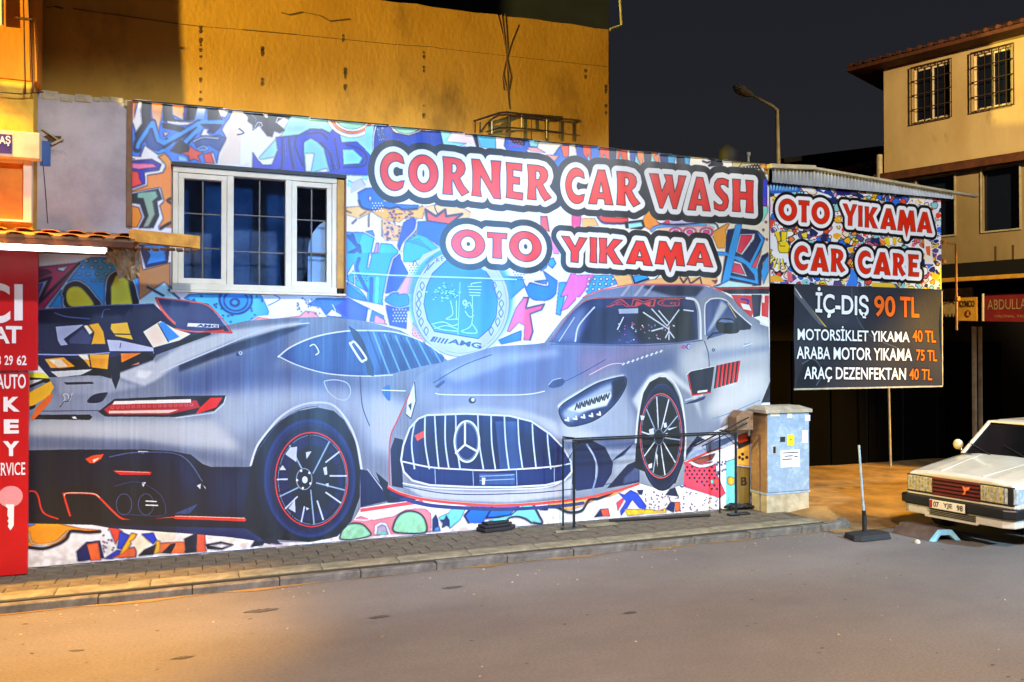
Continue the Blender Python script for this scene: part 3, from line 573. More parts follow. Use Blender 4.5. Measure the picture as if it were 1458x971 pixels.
    c.z(780, 530, 4.415); c.f('#8a4a3a', '900,560 940,540 1050,510 1030,550 940,580'); c.l(WH, 4.5, '905,570 960,590 1040,570 1070,520 1170,470'); c.f('#7fd4d0', '1120,560 1180,540 1180,860 1120,860'); c.ell('#8fd8c8', 780+1110/4.415, 530+690/4.415, 9, 14); c.f('#f4b23c', '1130,660 1150,655 1170,665 1170,700 1150,710 1130,700'); c.ell('#2f5fc0', 780+838/4.415, 530+727/4.415, 5, 4.5); c.l('#2f5fc0', 1.5, '820,690 838,720 860,710')
    c.f('#f4b860', '1190,480 1270,440 1270,590 1190,580'); c.f('#2d2418', '1185,440 1270,400 1270,450 1200,480'); c.f('#dd4c2a', '1190,400 1250,380 1260,430 1200,450'); c.f('#7a6a3c', '1190,590 1270,600 1270,860 1190,860')
    c.ell('#e2602a', 780+1232/4.415, 530+685/4.415, 9, 11); c.text('#2a1608', 'B', '1216,662 1250,660 1250,708 1216,710')
    for x, y in ((1205, 535), (1225, 515), (1250, 535), (1225, 545)): c.z(0, 0, 1); c.ell('#2a1608', 780+x/4.415, 530+y/4.415, 1.7, 1.7)
    # --- right of the lettering: big blue letters
    c.z(770, 290, 7.29)
    c.f('#ece4ec', '60,100 160,20 310,130 310,240 140,240'); c.f('#dd5a5e', '0,130 65,130 90,290 40,270 0,230'); c.f('#d8558c', '320,120 420,130 410,240 320,240'); c.f('#f0b878', '430,150 560,150 600,230 430,240'); c.f(OR, '1060,160 1130,20 1210,190 1130,270 1080,240'); c.f('#d9463e', '590,130 910,150 900,200 700,205 620,180'); c.l('#35207a', 2, '590,140 640,195 720,205 900,205'); c.f(K, '870,190 1060,165 1080,240 1040,270 880,250'); c.f('#9fd8d8', '905,205 1040,190 1060,235 910,260')
    c.f('#e58ad0', '90,330 170,430 190,520 130,520 110,400'); c.f(WH, '120,520 190,520 200,640 240,700 240,800 130,760 20,700'); c.f('#3aa0e8', '80,580 130,560 160,620 120,670 80,640')
    c.f('#3a8fe0', '0,560 80,580 60,660 0,700'); c.f('#e878c0', '330,740 550,735 500,830 470,880 400,970 300,970 320,920 220,950 260,860'); c.f('#42a6e8', '560,740 740,740 790,830 650,880 460,960 480,880')
    for j in range(4):
        for i in range(6):
            x, y = 500+i*62-j*10, 780+j*52
            if x+y*.2 < 960 and y < 960-(x-460)*.42+40: c.z(0, 0, 1); c.ell('#e6f6fc', 770+x/7.29, 290+y/7.29, 2.2, 2)
    c.z(770, 290, 7.29); c.f('#f0b87c', '740,745 930,740 960,830 800,860 780,800'); c.f('#2f95dd', '960,750 1110,730 1120,790 980,830'); c.l(K, 2.2, '945,745 975,830 1120,780', sm=0); c.f('#f2b47c', '1130,790 1250,770 1300,840 1000,850')
    c.z(520, 340, 4.857)
    c.f('#f2f0f6', '960,240 1457,210 1457,720 900,740'); c.f('#2c7fd0', '1030,260 1080,260 1110,330 1220,330 1260,290 1230,220 1330,290 1320,380 1240,430 1130,400 1100,330 1000,420 960,260', sm=0); c.f('#2c7fd0', '1130,310 1200,290 1300,290 1320,370 1270,420 1180,425 1130,390', sm=1); c.l(WH, 3, '1090,260 1130,290 1250,320 1260,300'); 
    c.f('#e0648e', '1095,405 1130,405 1110,480 1240,450 1220,490 1140,520 1160,640 1140,700 1095,700 1100,600 1060,580 1000,645 980,640 1040,480'); c.l('#3a4a7a', 1.2, '1095,405 1130,405 1110,480 1240,450 1220,490 1140,520 1160,640 1140,700', sm=0)
    c.f('#3f9be0', '1340,300 1400,300 1350,530 1320,520'); c.f('#e878c0', '1420,240 1457,240 1457,420 1400,480 1350,500 1400,390 1350,400'); c.f('#2f74c8', '920,700 1080,630 1080,700 940,730'); c.l(WH, 2, '990,660 1090,625 1080,700', sm=0)
    c.z(930, 300, 8.09)
    c.f('#f3e4d2', '700,150 1330,120 1330,880 600,880'); c.f('#f0a244', '660,260 760,200 860,140 880,150 830,240 850,300 820,430 740,430 700,330'); c.f('#e8945a', '0,150 60,130 100,180 0,200'); c.f('#e3bfae', '60,180 700,140 700,300 200,230 60,260')
    c.f('#d3486a', '100,150 180,90 190,160'); c.f('#b8b4dc', '190,130 330,80 450,140 200,170'); c.l('#6fa6e4', 4, '-20,230 60,180 300,165 600,160', sm=1); c.l('#25325e', 1.6, '70,150 300,160 600,135 720,150 750,200'); c.f('#cfe6ee', '620,160 700,150 740,190 700,195'); 
    for x in (260, 420, 610): c.z(0, 0, 1); c.ell('#e0608e', 930+x/8.09, 300+245/8.09, 10, 7); c.ell('#f6dce6', 930+x/8.09, 300+245/8.09, 7.5, 5); c.ell('#e0508a', 930+x/8.09, 300+245/8.09, 4.5, 3)
    c.z(930, 300, 8.09)
    c.f('#16244e', '860,220 960,200 1200,230 1290,320 1240,460 1140,620 1220,700 1230,860 640,890 780,840 830,500 840,300', sm=0)
    c.f(WH, '1000,270 1170,265 1160,330 1020,510 950,470'); c.f('#d23a58', '1010,280 1140,280 1130,320 1010,495 965,470'); c.f(WH, '920,570 1010,600 1080,760 890,710'); c.f('#d23a58', '930,600 1000,620 1055,735 905,700')
    c.f('#3f9ef4', '950,160 1020,155 1000,260 870,860 780,860 880,420'); c.f('#3f9ef4', '740,470 860,480 860,520 730,510'); c.f('#3f9ef4', '920,520 1010,530 1110,600 1240,340 1190,240 1260,290 1280,340 1140,620 1210,680 1220,850 870,770 880,740 1170,800 1160,740 1060,620 920,550')
    c.f('#16244e', '1060,560 1190,290 1220,300 1100,580'); c.f('#bfe8f8', '870,800 1150,850 1130,870 640,890 760,860'); c.f(WH, '770,545 800,540 795,605'); c.f('#16244e', '1200,640 1250,520 1325,480 1330,520 1260,600 1240,860 1210,840'); c.f('#4ba4f0', '1240,700 1290,560 1330,510 1330,700 1270,850'); c.f('#d2516e', '1130,640 1250,460 1180,660')
    c.f('#f0b47c', '100,770 740,770 700,860 0,850'); c.l(K, 1.6, '310,770 350,830 400,765 430,840 540,765 560,860', sm=0); c.f('#c03a52', '670,800 740,800 720,840')
    for x, y in ((1270, 220), (1310, 330), (1300, 130)): c.z(0, 0, 1); c.ell('#c8655a', 930+x/8.09, 300+y/8.09, 1.6, 1.6)
    # comic outlines between the colour fields, halftone dots
    lum = c.img.copy(); gx = np.abs(np.diff(lum, axis=1, append=lum[:, -1:])).sum(2); gy = np.abs(np.diff(lum, axis=0, append=lum[-1:])).sum(2)
    ed = np.clip((gx+gy-.25)*3, 0, 1); ed = np.clip(blur(ed, 1)*2.6, 0, 1)
    nr0 = np.random.default_rng(9); sel = np.clip((blur(nr0.random((c.h, c.w)).astype(np.float32), 22)-.5)*26+.75, 0, 1)
    c.img += (hexc('#0c1130')-c.img)*(ed*sel*.5)[..., None]
    for k in range(26):
        X = rnd.choice([rnd.uniform(300, 1080), rnd.uniform(490, 760)]); Yc = rnd.uniform(190, 520); cc = rnd.choice(['#0d1436', '#f6f6fa', '#e0405a', '#1c49c0']); n_ = rnd.randint(3, 5)
        for i in range(n_):
            for j in range(n_): c.ell(cc, X+i*4.2+(j % 2)*2, Yc+j*3.6, .95, .9)
    for k in range(26):
        X = rnd.uniform(190, 1090); Yc = rnd.uniform(150, 480); c.l(rnd.choice(['#0d1436', '#f6f6fa', '#0d1436', '#2b6fe0']), rnd.uniform(.8, 1.6), [(X, Yc), (X+rnd.uniform(-9, 9), Yc+rnd.uniform(3, 9)), (X+rnd.uniform(-12, 12), Yc+rnd.uniform(8, 18))])
    # --- lettering
    c.z(0, 0, 1); t1 = lambda X, Y, k, a: [(ch, X+x0/k, X+x1/k, Y+p/k, Y+q/k, Y+r/k, Y+s_/k) for ch, x0, x1, p, q, r, s_ in a]
    w1 = t1(520, 160, 4.857, [('C',103,275,268,282,535,548), ('O',298,505,285,302,543,560), ('R',535,718,305,322,565,578), ('N',735,938,322,338,575,600), ('E',972,1090,345,358,590,608), ('R',1120,1288,360,372,600,614)])
    w1 += t1(810, 170, 4.857, [('C',-25,112,330,340,578,588), ('A',135,305,345,355,583,592), ('R',328,492,360,368,590,605), ('W',555,810,375,392,610,622), ('A',822,978,392,410,625,635), ('S',1000,1105,402,412,628,640), ('H',1130,1275,412,425,635,648)])
    lettering(c, w1, 8.2, 17.5, thin=1.2)
    # --- emblem behind the second line
    c.ell('#3f8fd8', 656, 425, 74, 80, fe=4); c.ell('#b4bcd6', 656, 432, 69, 76); c.ell('#7e86a8', 656, 432, 69, 76, w=1.2); c.ell('#8890b0', 656, 431, 65, 72, w=.8)
    c.z(520, 340, 4.857)
    sh = '405,450 425,330 465,240 560,150 800,180 885,300 915,430 905,540 860,620 780,690 480,640 430,560'
    c.f('#2278b8', sh, sm=0, c2='#3f94d0'); c.l('#27508c', 1.4, sh, sm=0, closed=True); c.l('#9fd6f6', .8, '655,300 640,665', sm=0)
    for i in range(70): c.z(0, 0, 1); c.ell(rnd.choice(['#8fd2f4', '#1c68ae', '#6fc0ec']), 520+(560+rnd.gauss(0, 55))/4.857, 340+(370+rnd.gauss(0, 34))/4.857, 1.6, 1.0)
    c.z(520, 340, 4.857)
    for p in ('590,430 605,520 560,555 640,555', '630,430 630,550', '460,590 540,575 600,600 640,590', '480,620 560,600 640,625', '470,600 520,625 640,640', '710,330 800,330', '715,350 800,352', '718,370 795,374', '722,390 792,392', '735,320 735,310 800,300', '740,395 735,590 665,640 770,650 740,590', '690,480 720,440 745,500', '690,500 720,540 750,530'): c.l('#a6daf6', 1.3, p)
    for rr in (18, 12): c.ell('#a6daf6', 520+815/4.857, 340+495/4.857, rr*.75, rr, w=1.4)
    for sx in (0, 1):
        for i in range(6):
            y = 300+i*62; x = [392, 372, 366, 370, 385, 420][i] if sx == 0 else [890, 925, 940, 938, 915, 870][i]
            c.l('#54608c', 1.5, f'{x},{y} {x-14},{y+25} {x},{y+58}'); c.l('#54608c', 1.2, f'{x},{y+58} {x+16},{y+25} {x+4},{y}')
    for p in ('410,235 440,180', '430,215 475,165', '360,180 340,150 330,185', '470,120 420,170'): c.l('#54608c', 1.6, p)
    c.text('#39466e', 'A', '484,135 505,128 515,158 492,166'); c.text('#39466e', 'F', '522,125 540,118 545,150 530,158')
    c.f('#b4bcd6', '355,170 400,110 510,62 520,75 430,130 370,185'); 
    c.l('#b4bcd6', 4, '815,205 900,250 945,320', sm=1); c.f('#b4bcd6', '470,650 800,700 850,730 640,790 500,760 430,700')
    for i in range(5): x = 455+i*24; c.f('#24406e', f'{x+14},{675+i*4} {x+(34 if i==0 else 26)},{677+i*4} {x+(10 if i==0 else 2)},{712+i*4} {x-8},{708+i*4}')
    c.text('#24406e', 'AMG', '590,690 805,722 800,762 570,722', bold=.03, shear=.0)
    c.z(0, 0, 1)
    w2 = [('O',642.5,690.5,325.5,329,366,369.5), ('T',693.6,721.8,330.5,332.5,366.5,369), ('O',725,771,327.5,331.5,371,374.5)]
    w3 = [('Y',799,835.8,336,339,372,375), ('I',839.7,850,337.8,338.8,373.2,374.5), ('K',853,886.6,338.7,341.5,374,377), ('A',891.4,929,341.5,344.8,375,378.5), ('M',932.5,975,343,346,375.5,379), ('A',978,1014.7,345.2,348,377,380.5)]
    lettering(c, w2, 8.2, 17, thin=1.2); lettering(c, w3, 7.6, 15.5, thin=1.2)

    # ============ left car (rear three-quarter) ============
    BODY = '#8b93a8'; HI = '#dfe2ea'; MID = '#6f7ba2'; DK = '#2c3350'; DD = '#141a33'
    c.z(0, 0, 1)
    body = '38,545 75,535 78,512 150,510 205,500 218,508 250,488 300,468 350,457 400,453 470,451 520,457 570,470 612,494 640,515 640,560 600,700 552,716 513,724 505,738 492,752 472,766 440,772 380,772 350,752 38,745'
    CL = c.f(BODY, body, ret=True); c.f('#858da3', body)
    A = dict(clip=CL)
    c.f(HI, '215,520 260,492 330,470 430,458 420,466 330,485 260,515 215,545', fe=2, a=.7, **A); c.f(DK, '255,520 330,490 400,468 440,462 380,488 300,512 255,530', fe=1, a=.8, **A)
    c.f('#5d6da0', '300,520 400,475 500,460 600,490 640,520 520,470 470,465 410,480 400,515 330,560 250,560', fe=5, a=.8, **A); c.f('#5e6c9c', '240,530 420,520 520,545 560,545 400,560 260,560', fe=6, a=.85, **A)
    c.l('#cdd6ec', 1.6, '205,540 300,500 380,468 440,460', **A)
    c.f('#aab3cc', '300,560 420,548 520,560 600,600 600,690 540,640 480,580 400,590 350,620 300,620', fe=9, a=.8, **A); c.f('#c9cfdf', '40,600 300,598 345,640 270,635 200,626 40,620', fe=5, a=.9, **A); c.f('#b9c0d4', '530,560 590,580 560,640 530,640', fe=8, a=.9, **A)
    c.f('#767f9d', '40,622 200,628 290,645 350,655 350,662 280,655 200,640 40,640', fe=3, a=.8, **A)
    c.z(0, 500, 4.857)
    c.f('#a7adc4', '380,175 600,170 800,195 1000,240 700,300 400,300', fe=2, a=.7, **A); c.f('#9aa2bd', '200,300 700,290 700,420 200,410', fe=4, a=.6, **A)
    c.f('#39405e', '440,215 640,212 650,225 460,232'); c.f('#39405e', '605,340 650,300 735,285 740,300 700,350 620,358', sm=1); c.l('#e6e9f2', 1, '420,370 450,330 440,300 470,300 480,340 500,290'); c.l('#3c4466', 1.1, '415,385 440,350 470,345 490,310')
    c.l('#4d5676', 1, '250,415 700,410', sm=0); c.f('#1c2340', '235,470 250,440 620,438 640,455 620,475', sm=0); c.f(WH, '495,455 520,450 535,468 510,468'); c.l('#707a9a', .8, '260,460 300,460', sm=0)
    # tail light
    c.z(0, 0, 1); c.f('#1a1a2e', '140,586 163,568 250,564 321,563 318,573 305,585 250,593.5 150,593', sm=0); c.l('#ccd2e4', 1.3, '322,565 318,576 304,588 250,595', sm=0)
    c.f('#a8202c', '148,583 163,572 280,570 285,580 240,590 155,590'); c.f('#fbeae6', '163,571 272,568 272,573 160,576'); c.f('#f6c9c2', '155,585 255,583 240,588 155,588.5'); c.f('#d84a3c', '300,566 317,566 308,580 278,590 285,580')
    for i in range(16): c.ell('#e08c8c', 160+i*7.5, 580-i*.25, 2, 1.7, w=.8)
    # rear wing
    c.z(0, 320, 4.857)
    c.f('#18213e', '190,590 700,555 1060,545 1120,600 1260,730 1457,740 1457,760 1080,900 1040,960 800,930 740,900 560,890 190,870'); c.l('#5d6ea0', 1.6, '190,592 700,558 1060,548', sm=0)
    c.l('#536598', 2, '380,610 460,635 620,650', sm=1); c.l('#536598', 1.5, '760,585 720,590 705,640', sm=1)
    c.f('#9ca3c0', '385,705 580,690 440,790 470,830 420,835 400,800'); c.f('#3c4266', '480,790 570,720 640,780 620,825 480,820'); c.ell('#e8eaf2', 438/4.857, 320+748/4.857, 4, 4); c.ell('#2a3050', 438/4.857, 320+748/4.857, 2, 2)
    c.f('#f2a42c', '580,700 680,680 715,740 730,825 630,825 650,750'); c.f('#f6e0cc', '580,700 600,695 640,745 620,760'); c.l(K, 1.4, '610,690 650,745 630,820', sm=0)
    c.f('#f2b03c', '770,685 880,675 905,760 920,795 800,770 765,720'); c.l('#241a14', 1.6, '770,755 905,758', sm=0)
    c.f('#f4d6c4', '990,740 1110,665 1210,720 1320,755 1240,800 1060,850', sm=0); c.f('#3f86d0', '1100,680 1130,670 1240,775 1160,810'); c.l(K, 1.2, '1095,685 1165,810', sm=0)
    c.f('#b8bcd2', '740,795 830,800 1060,850 1065,890 800,890 760,880'); c.l('#30385a', 1, '835,820 830,850', sm=0)
    c.f('#f4e6dc', '190,880 520,890 700,890 640,930 560,960 190,985') if 0 else None
    c.z(0, 500, 4.857)
    c.f('#18213e', '190,0 1060,0 1060,60 1000,170 700,160 560,170 340,180 270,100 190,60'); c.l('#8b98c0', 2, '200,20 520,25 760,10', sm=1)
    c.f('#f4a24a', '310,55 440,42 520,105 430,118 350,115'); c.f('#fbe6cc', '340,60 420,55 470,105 400,112'); c.f('#f2a02c', '540,25 755,20 745,125 660,115 620,110 580,60'); c.f('#f8dccc', '540,25 600,22 620,60 580,60'); c.l(K, 1.5, '615,25 630,110', sm=0)
    c.f('#ea8a3c', '835,15 980,12 840,80'); c.f('#d98a86', '900,100 965,75 960,90'); c.f('#dfe3ee', '350,140 640,125 560,165 400,180'); c.f('#c6cbdd', '820,150 1060,60 1110,170 1000,240 880,200 830,180', fe=1); c.f('#f4f6fa', '950,130 1060,140 1010,190 940,180', fe=1)
    c.f('#1f2a50', '760,0 830,0 830,180 800,265 775,200'); c.f(K, '560,165 640,135 770,140 770,190 700,170')
    c.f('#e8da4a', '195,150 300,150 345,185 320,190 195,180'); c.f(K, '195,180 340,190 360,230 300,215 195,260'); c.f('#f4b43a', '195,290 350,205 375,250 340,310 240,370 195,400'); c.f(WH, '195,200 300,195 195,240'); c.f('#e77e3c', '250,390 330,310 370,290 350,350 240,470 210,480'); c.f(K, '195,385 250,370 240,395 195,410')
    c.z(0, 320, 4.857); c.f('#3c4468', '1080,505 1250,520 1440,545 1480,600 1590,740 1420,740 1290,720 1190,660 1110,570'); c.l('#c8605c', 3.4, '1080,508 1130,600 1220,690 1300,725 1600,745', sm=1); c.l('#c8605c', 2, '1080,505 1300,530 1440,560 1560,680 1600,745', sm=1)
    c.z(250, 400, 4.857); c.f('#3c4468', '0,140 180,160 250,220 310,340 150,350 0,330'); c.f('#e9edf6', '85,290 300,300 298,325 80,315'); c.text('#39446c', 'AMG', '150,296 296,304 292,323 146,316', bold=.04); c.l('#c8605c', 2, '0,330 80,345 180,352 330,340', sm=1); c.f('#18213e', '0,350 400,330 150,430 0,480') if 0 else None
    # glass
    gl = '710,520 800,450 960,385 1150,345 1330,340 1520,350 1720,420 1860,520 1850,560 1700,590 1500,640 1300,655 1050,640 850,590'
    c.f('#5070a8', gl, sm=0, c2='#4a66a2'); GLm = c.f('#000000', gl, ret=True)
    c.f('#2c4a86', '1450,400 1700,450 1850,560 1500,640 1400,650', fe=3, clip=GLm, a=.9); c.l('#dfe7f6', 2, '710,525 800,455 960,388 1150,350 1330,343 1520,355 1720,425 1860,525', sm=1); c.l('#dfe7f6', 1.4, '710,520 850,585 1050,640 1300,658 1500,650', sm=1)
    for i in range(14): x = 1400+i*38; c.l('#7fb0ea' if i % 2 else '#21427e', 2.6, f'{x-70},{350+i*6} {x+40},{650-i*4}', clip=GLm, a=.7, sm=0)
    c.f('#1c2c58', '1195,310 1260,350 1300,420 1370,600 1370,660 1330,650 1310,560 1230,400', a=.9); c.l('#eef2fa', 3, '1215,430 1240,425 1315,530 1300,550 1280,550 1210,440', closed=True)
    c.ell('#2a4680', 250+880/4.857, 400+520/4.857, 14, 12, a=.8); c.ell('#c9d4ea', 250+965/4.857, 400+480/4.857, 13, 12.5); c.ell('#47598c', 250+960/4.857, 400+475/4.857, 6, 6.5); c.l('#e8eef8', 1.6, '930,450 960,440 990,490 970,510')
    c.l('#b4c0dc', 1.6, '1040,690 1120,685 1190,710 1210,770 1180,820 1120,815 1060,770 1030,710', closed=True, **A); c.l('#4d5a86', 1.2, '1275,660 1290,860 1340,1000', **A)
    c.f('#4a7cb8', '1425,760 1480,720 1480,830', sm=1, **A); c.z(540, 540, 4.857); c.ell('#c2d4ee', 561, 559, 17, 7, **A); c.ell('#5d7fb6', 561, 561, 14, 4.5, **A); c.l('#eef4fa', 1.5, '20,75 180,80')
    # lower dark bumper
    c.z(0, 500, 4.857)
    c.f('#1d2748', '200,685 500,680 1000,680 1180,690 1320,715 1400,780 1457,800 1770,800 1750,1150 1680,1200 200,1200', sm=0, **A)
    c.f('#343e64', '380,700 980,690 1250,720 1400,900 1300,1000 1200,760 950,740', fe=6, a=.9, **A); c.f('#10162c', '300,980 800,940 1080,960 1150,1080 1130,1180 400,1190', fe=6, **A); c.f('#3b4668', '1457,830 1740,820 1720,1110 1480,1110', fe=8, a=.8, **A)
    c.f('#e2673c', '590,745 640,720 718,710 700,745 650,775 620,775'); c.f('#f6e0d4', '640,750 690,735 650,770'); c.f('#c8403a', '780,825 900,830 1050,835 1040,855 830,855'); c.l('#f0b0a8', 1, '800,830 1030,838')
    c.f('#e8eaf2', '955,690 1030,692 990,705 955,702'); c.f('#e8eaf2', '980,910 1010,905 990,940'); c.l('#5c6890', 1.5, '760,730 950,700 1250,720 1400,900', **A); c.f('#c9cfe0', '1360,930 1390,915 1385,955'); c.f('#c9cfe0', '1400,920 1420,940 1425,960')
    c.z(0, 680, 4.857)
    c.ell('#0b1022', 170/1, 715, 0.1, 0.1) if 0 else None
    for cx in (858, 1010): c.z(0, 0, 1); c.ell('#0a0e1e', cx/4.857, 680+185/4.857, 12, 16); c.ell('#56648e', cx/4.857, 680+185/4.857, 11, 15, w=1.0)
    c.z(0, 680, 4.857); c.l('#4f5c86', 1.2, '790,60 950,30 1100,110 1145,210 1110,265 850,250', a=.8); c.l('#f2f4fa', 1.8, '1010,162 1080,165', sm=0); c.l('#f2f4fa', 1.8, '1010,190 1090,192', sm=0); c.ell('#cdd4e6', 870/4.857, 715, 1.5, 2); c.f('#4b5a88', '1200,250 1370,180 1310,250')
    c.l('#d0554c', 2.2, '195,95 240,95 265,130 300,240 400,285', sm=1); c.l('#d0554c', 2.6, '490,280 445,130 460,108 640,112 690,140 780,230 850,285 960,295 1100,285 1240,272 1457,275', sm=1); c.l('#f2d2c8', 1, '445,128 470,106 640,109 690,136'); c.f('#0c1226', '400,290 850,320 1100,320 1457,300 1457,380 1330,380 1100,370 850,370 500,330') if 0 else None
    c.z(0, 0, 1)
    c.f('#0e1530', '85,735 120,745 160,752 245,758 330,761 385,775 395,740 330,737 250,737 175,740 110,735'); c.f('#16204a', '250,735 345,739 352,700 365,735 400,775 330,765 250,758')
    c.l('#d0554c', 4.5, '250,736.5 348,740', sm=0); c.l('#f0b8ae', 1.2, '250,734.5 348,737.5', sm=0)
    # rear wheel
    arch = '352,700 357,660 366,635 382,613 400,595 425,580 452,575 475,580 492,594 508,625 515,665 513,712 509,771 395,771 380,768'
    c.f('#0f1730', '350,750 357,660 366,637 382,615 400,598 425,585 452,580 475,585 490,598 506,628 513,670 512,708 500,742 480,764 445,771 380,768'); c.l('#cdd5e6', 3, '357,662 366,635 382,613 400,593 425,578 452,573 476,578 497,604 509,635 515,670', sm=1); c.l('#56628a', 1, '362,650 384,617 402,598 427,583 452,578')
    c.ell('#1a2448', 437, 682, 72, 89); c.ell('#2b3d74', 441, 681, 66, 85); c.ell('#5674b4', 441, 681, 63, 82, w=5, fe=5, a=.6); c.ell('#20305e', 442, 682, 58, 76); c.ell('#0d1530', 443.5, 682.6, 51, 66.5)
    c.ell('#cf4f56', 443.5, 682.6, 51.5, 67, w=1.7); c.ell('#6a7cae', 444.5, 683, 48.5, 63.5, w=1.2)
    c.ell('#273c70', 443, 682, 45, 60); c.ell('#0f1a3c', 446, 682, 34, 47, fe=2)
    for i in range(20):
        a_ = i*math.pi/5+(.16 if i % 2 else -.16)*0+ (i//2*0); ang = (i//2)*math.pi/5+.28+(.09 if i % 2 else -.09)
        c.l('#7f9bd0' if i % 4 == 0 else '#11193a', 2.2, [(441+10*math.cos(ang), 685+13*math.sin(ang)), (443.5+48*math.cos(ang-(.05 if i % 2 else -.05)), 682.6+63*math.sin(ang-(.05 if i % 2 else -.05)))], sm=0)
    for p in ('758,275 790,230 840,222 835,330', '715,385 740,350 765,385', '900,260 940,255 905,310', '1020,370 1045,360 1050,415 1030,420', '1035,480 1060,475 1055,505', '780,650 825,590 830,680', '900,640 925,650 905,665'): c.z(250, 590, 4.857); c.f('#b9c6e4', p)
    for p in ('1040,540 1140,610', '980,600 1020,725', '890,640 870,740', '1070,425 1180,425', '1040,330 1130,260', '760,650 840,570', '705,450 770,448'): c.l('#b4c4e6', 2.4, p, sm=0)
    c.z(0, 0, 1); c.ell('#0c1330', 433, 682, 12, 16); c.ell('#8296c8', 433, 682, 11, 15, w=1.3); c.ell('#c2d0ec', 434, 683, 4, 5)
    for i in range(5): a_ = i*1.257+.5; c.ell('#dfe8f6', 433+10*math.cos(a_), 682+13*math.sin(a_), 1.6, 1.8)
    # sill between the cars
    c.f('#2a376a', '513,668 525,670 552,700 556,712 513,722', sm=0); c.l('#a9b8de', 1.4, '523,668 556,712', sm=0); c.f('#17204a', '535,672 556,690 575,705 600,712 600,716 552,716'); c.f('#d0555c', '513,724 600,711 604,716 513,729'); c.l('#f4dcdc', 1.2, '513,723.5 600,711', sm=0)

    # ============ right car (front three-quarter) ============
    rb = '552,693 555,663 556,620 566,598 577,577 583,555 590,541 596,534 627,517 652,508 705,493 760,490 775,488 800,455 829.6,424 856,413.6 904,405.5 952,405 1000,406 1026,414 1048,428 1069,450 1094,464 1096,524 1095,564 1080,580 1045,600 1000,622 975,657 973,690 945,699 909,688 866,701 807,713 725,719 663,717 604,711 571,703'
    c.z(0, 0, 1); CR_ = c.f(BODY, rb, ret=True); c.f('#8d95aa', rb); B = dict(clip=CR_)
    # rear wing of this car
    c.z(760, 380, 4.166); c.f('#8a2a24', '1060,120 1400,118 1400,150 1130,150'); c.f('#1a1a26', '1110,135 1395,130 1395,160 1160,160'); c.f('#b8383c', '1170,165 1290,170 1310,240 1290,300 1210,230'); c.f('#2a2a3c', '1290,165 1350,165 1340,290 1300,300'); c.f('#c8403c', '1350,170 1395,170 1390,300 1350,290'); c.f('#f2eef2', '1355,170 1370,165 1368,215 1352,210'); c.l('#2b2d8c', 3, '1230,190 1270,200 1260,230'); c.f(WH, '1340,310 1390,320 1400,360 1340,340'); c.f(WH, '1225,215 1275,225 1290,260 1240,250')
    c.z(0, 0, 1)
    # hood shading
    c.f('#7380ac', '600,545 640,520 700,500 780,490 960,488 900,510 820,545 760,560 650,558', fe=7, a=.9, **B); c.f('#a9b2cc', '625,530 700,503 790,497 800,505 720,520 650,545', fe=4, a=.7, **B); c.f('#c08ea6', '820,500 960,486 930,500 870,525 830,540', fe=8, a=.35, **B)
    c.f('#c4cbde', '600,590 660,580 740,583 790,600 800,625 760,598 700,588 620,590', fe=4, a=.95, **B); c.f('#9ca6c4', '596,550 780,565 790,590 600,580', fe=8, a=.5, **B); c.l('#e6ecf6', 1.5, '620,560 640,562 740,562 775,557', **B); c.l('#4f5d8c', 1.3, '617,545 660,520 700,505', **B); c.l('#4f5d8c', 1.1, '800,545 830,530 862,512', **B)
    c.f('#5c6a98', '880,520 960,495 1010,500 960,520 915,560 905,600 895,560', fe=7, a=.7, **B); c.f('#dfe4ee', '900,570 925,535 955,528 990,560 1000,600 985,560 955,540 925,550 912,590', fe=3, a=.95, **B)
    c.f('#c9cfdf', '960,500 1060,470 1095,480 1095,520 1010,520 980,545', fe=9, a=.8, **B); c.f('#eef0f6', '1030,535 1094,520 1095,560 1040,590 1005,590', fe=9, a=.8, **B); c.f('#7f8bb0', '1000,500 1095,490 1095,500 1010,515', fe=4, a=.6, **B)
    c.f('#a5afca', '800,600 890,560 905,600 900,650 840,640', fe=8, a=.8, **B); c.f('#d5dae8', '795,600 830,612 860,625 840,650 810,640', fe=6, a=.8, **B); c.f('#5e6b98', '800,628 860,622 905,626 905,640 810,640', fe=3, a=.7, **B)
    # roof, windscreen
    c.z(760, 380, 4.166)
    c.f('#8590b4', '290,185 400,142 600,108 800,106 1000,108 1110,150 1000,180 960,200 900,178 380,178'); c.f('#2b3458', '640,115 760,110 950,112 1010,120 960,175 820,172 700,140', fe=2, a=.9, **B); c.l('#c86a70', 1.8, '290,182 400,138 600,104 800,103 1010,106 1110,145', sm=1)
    for x in (560, 640, 700): c.f('#aab4d0', f'{x},110 {x+18},108 {x-30},172 {x-50},172', a=.8)
    ws = '90,445 200,290 300,205 380,182 560,178 900,180 950,200 968,260 975,430 860,448 640,458 480,460 300,455 150,455'
    WS = c.f('#000000', ws, ret=True); c.f('#3a4878', ws, c2='#4e5d92'); c.f('#141b38', '640,250 930,250 960,430 820,445 640,450 560,330', fe=5, clip=WS, a=.95); c.f('#7b88b4', '100,440 250,250 330,230 270,440', fe=5, clip=WS, a=.8); c.f('#26335e', '350,250 500,240 560,330 480,450 260,450 330,330', fe=4, clip=WS, a=.9)
    c.l('#c9d4ea', 2.4, '245,440 265,350 340,260 360,240', clip=WS); c.l('#c9d4ea', 1.2, '150,440 240,300', clip=WS); c.l('#c5766e', 1.2, '100,440 210,285 300,205 390,186 560,184 890,186', sm=1)
    c.text('#c2646a', 'AMG', '440,192 870,188 862,234 425,238', bold=.03); c.text('#4a3a5c', 'AMG', '448,198 862,194 855,229 435,232', bold=-.012)
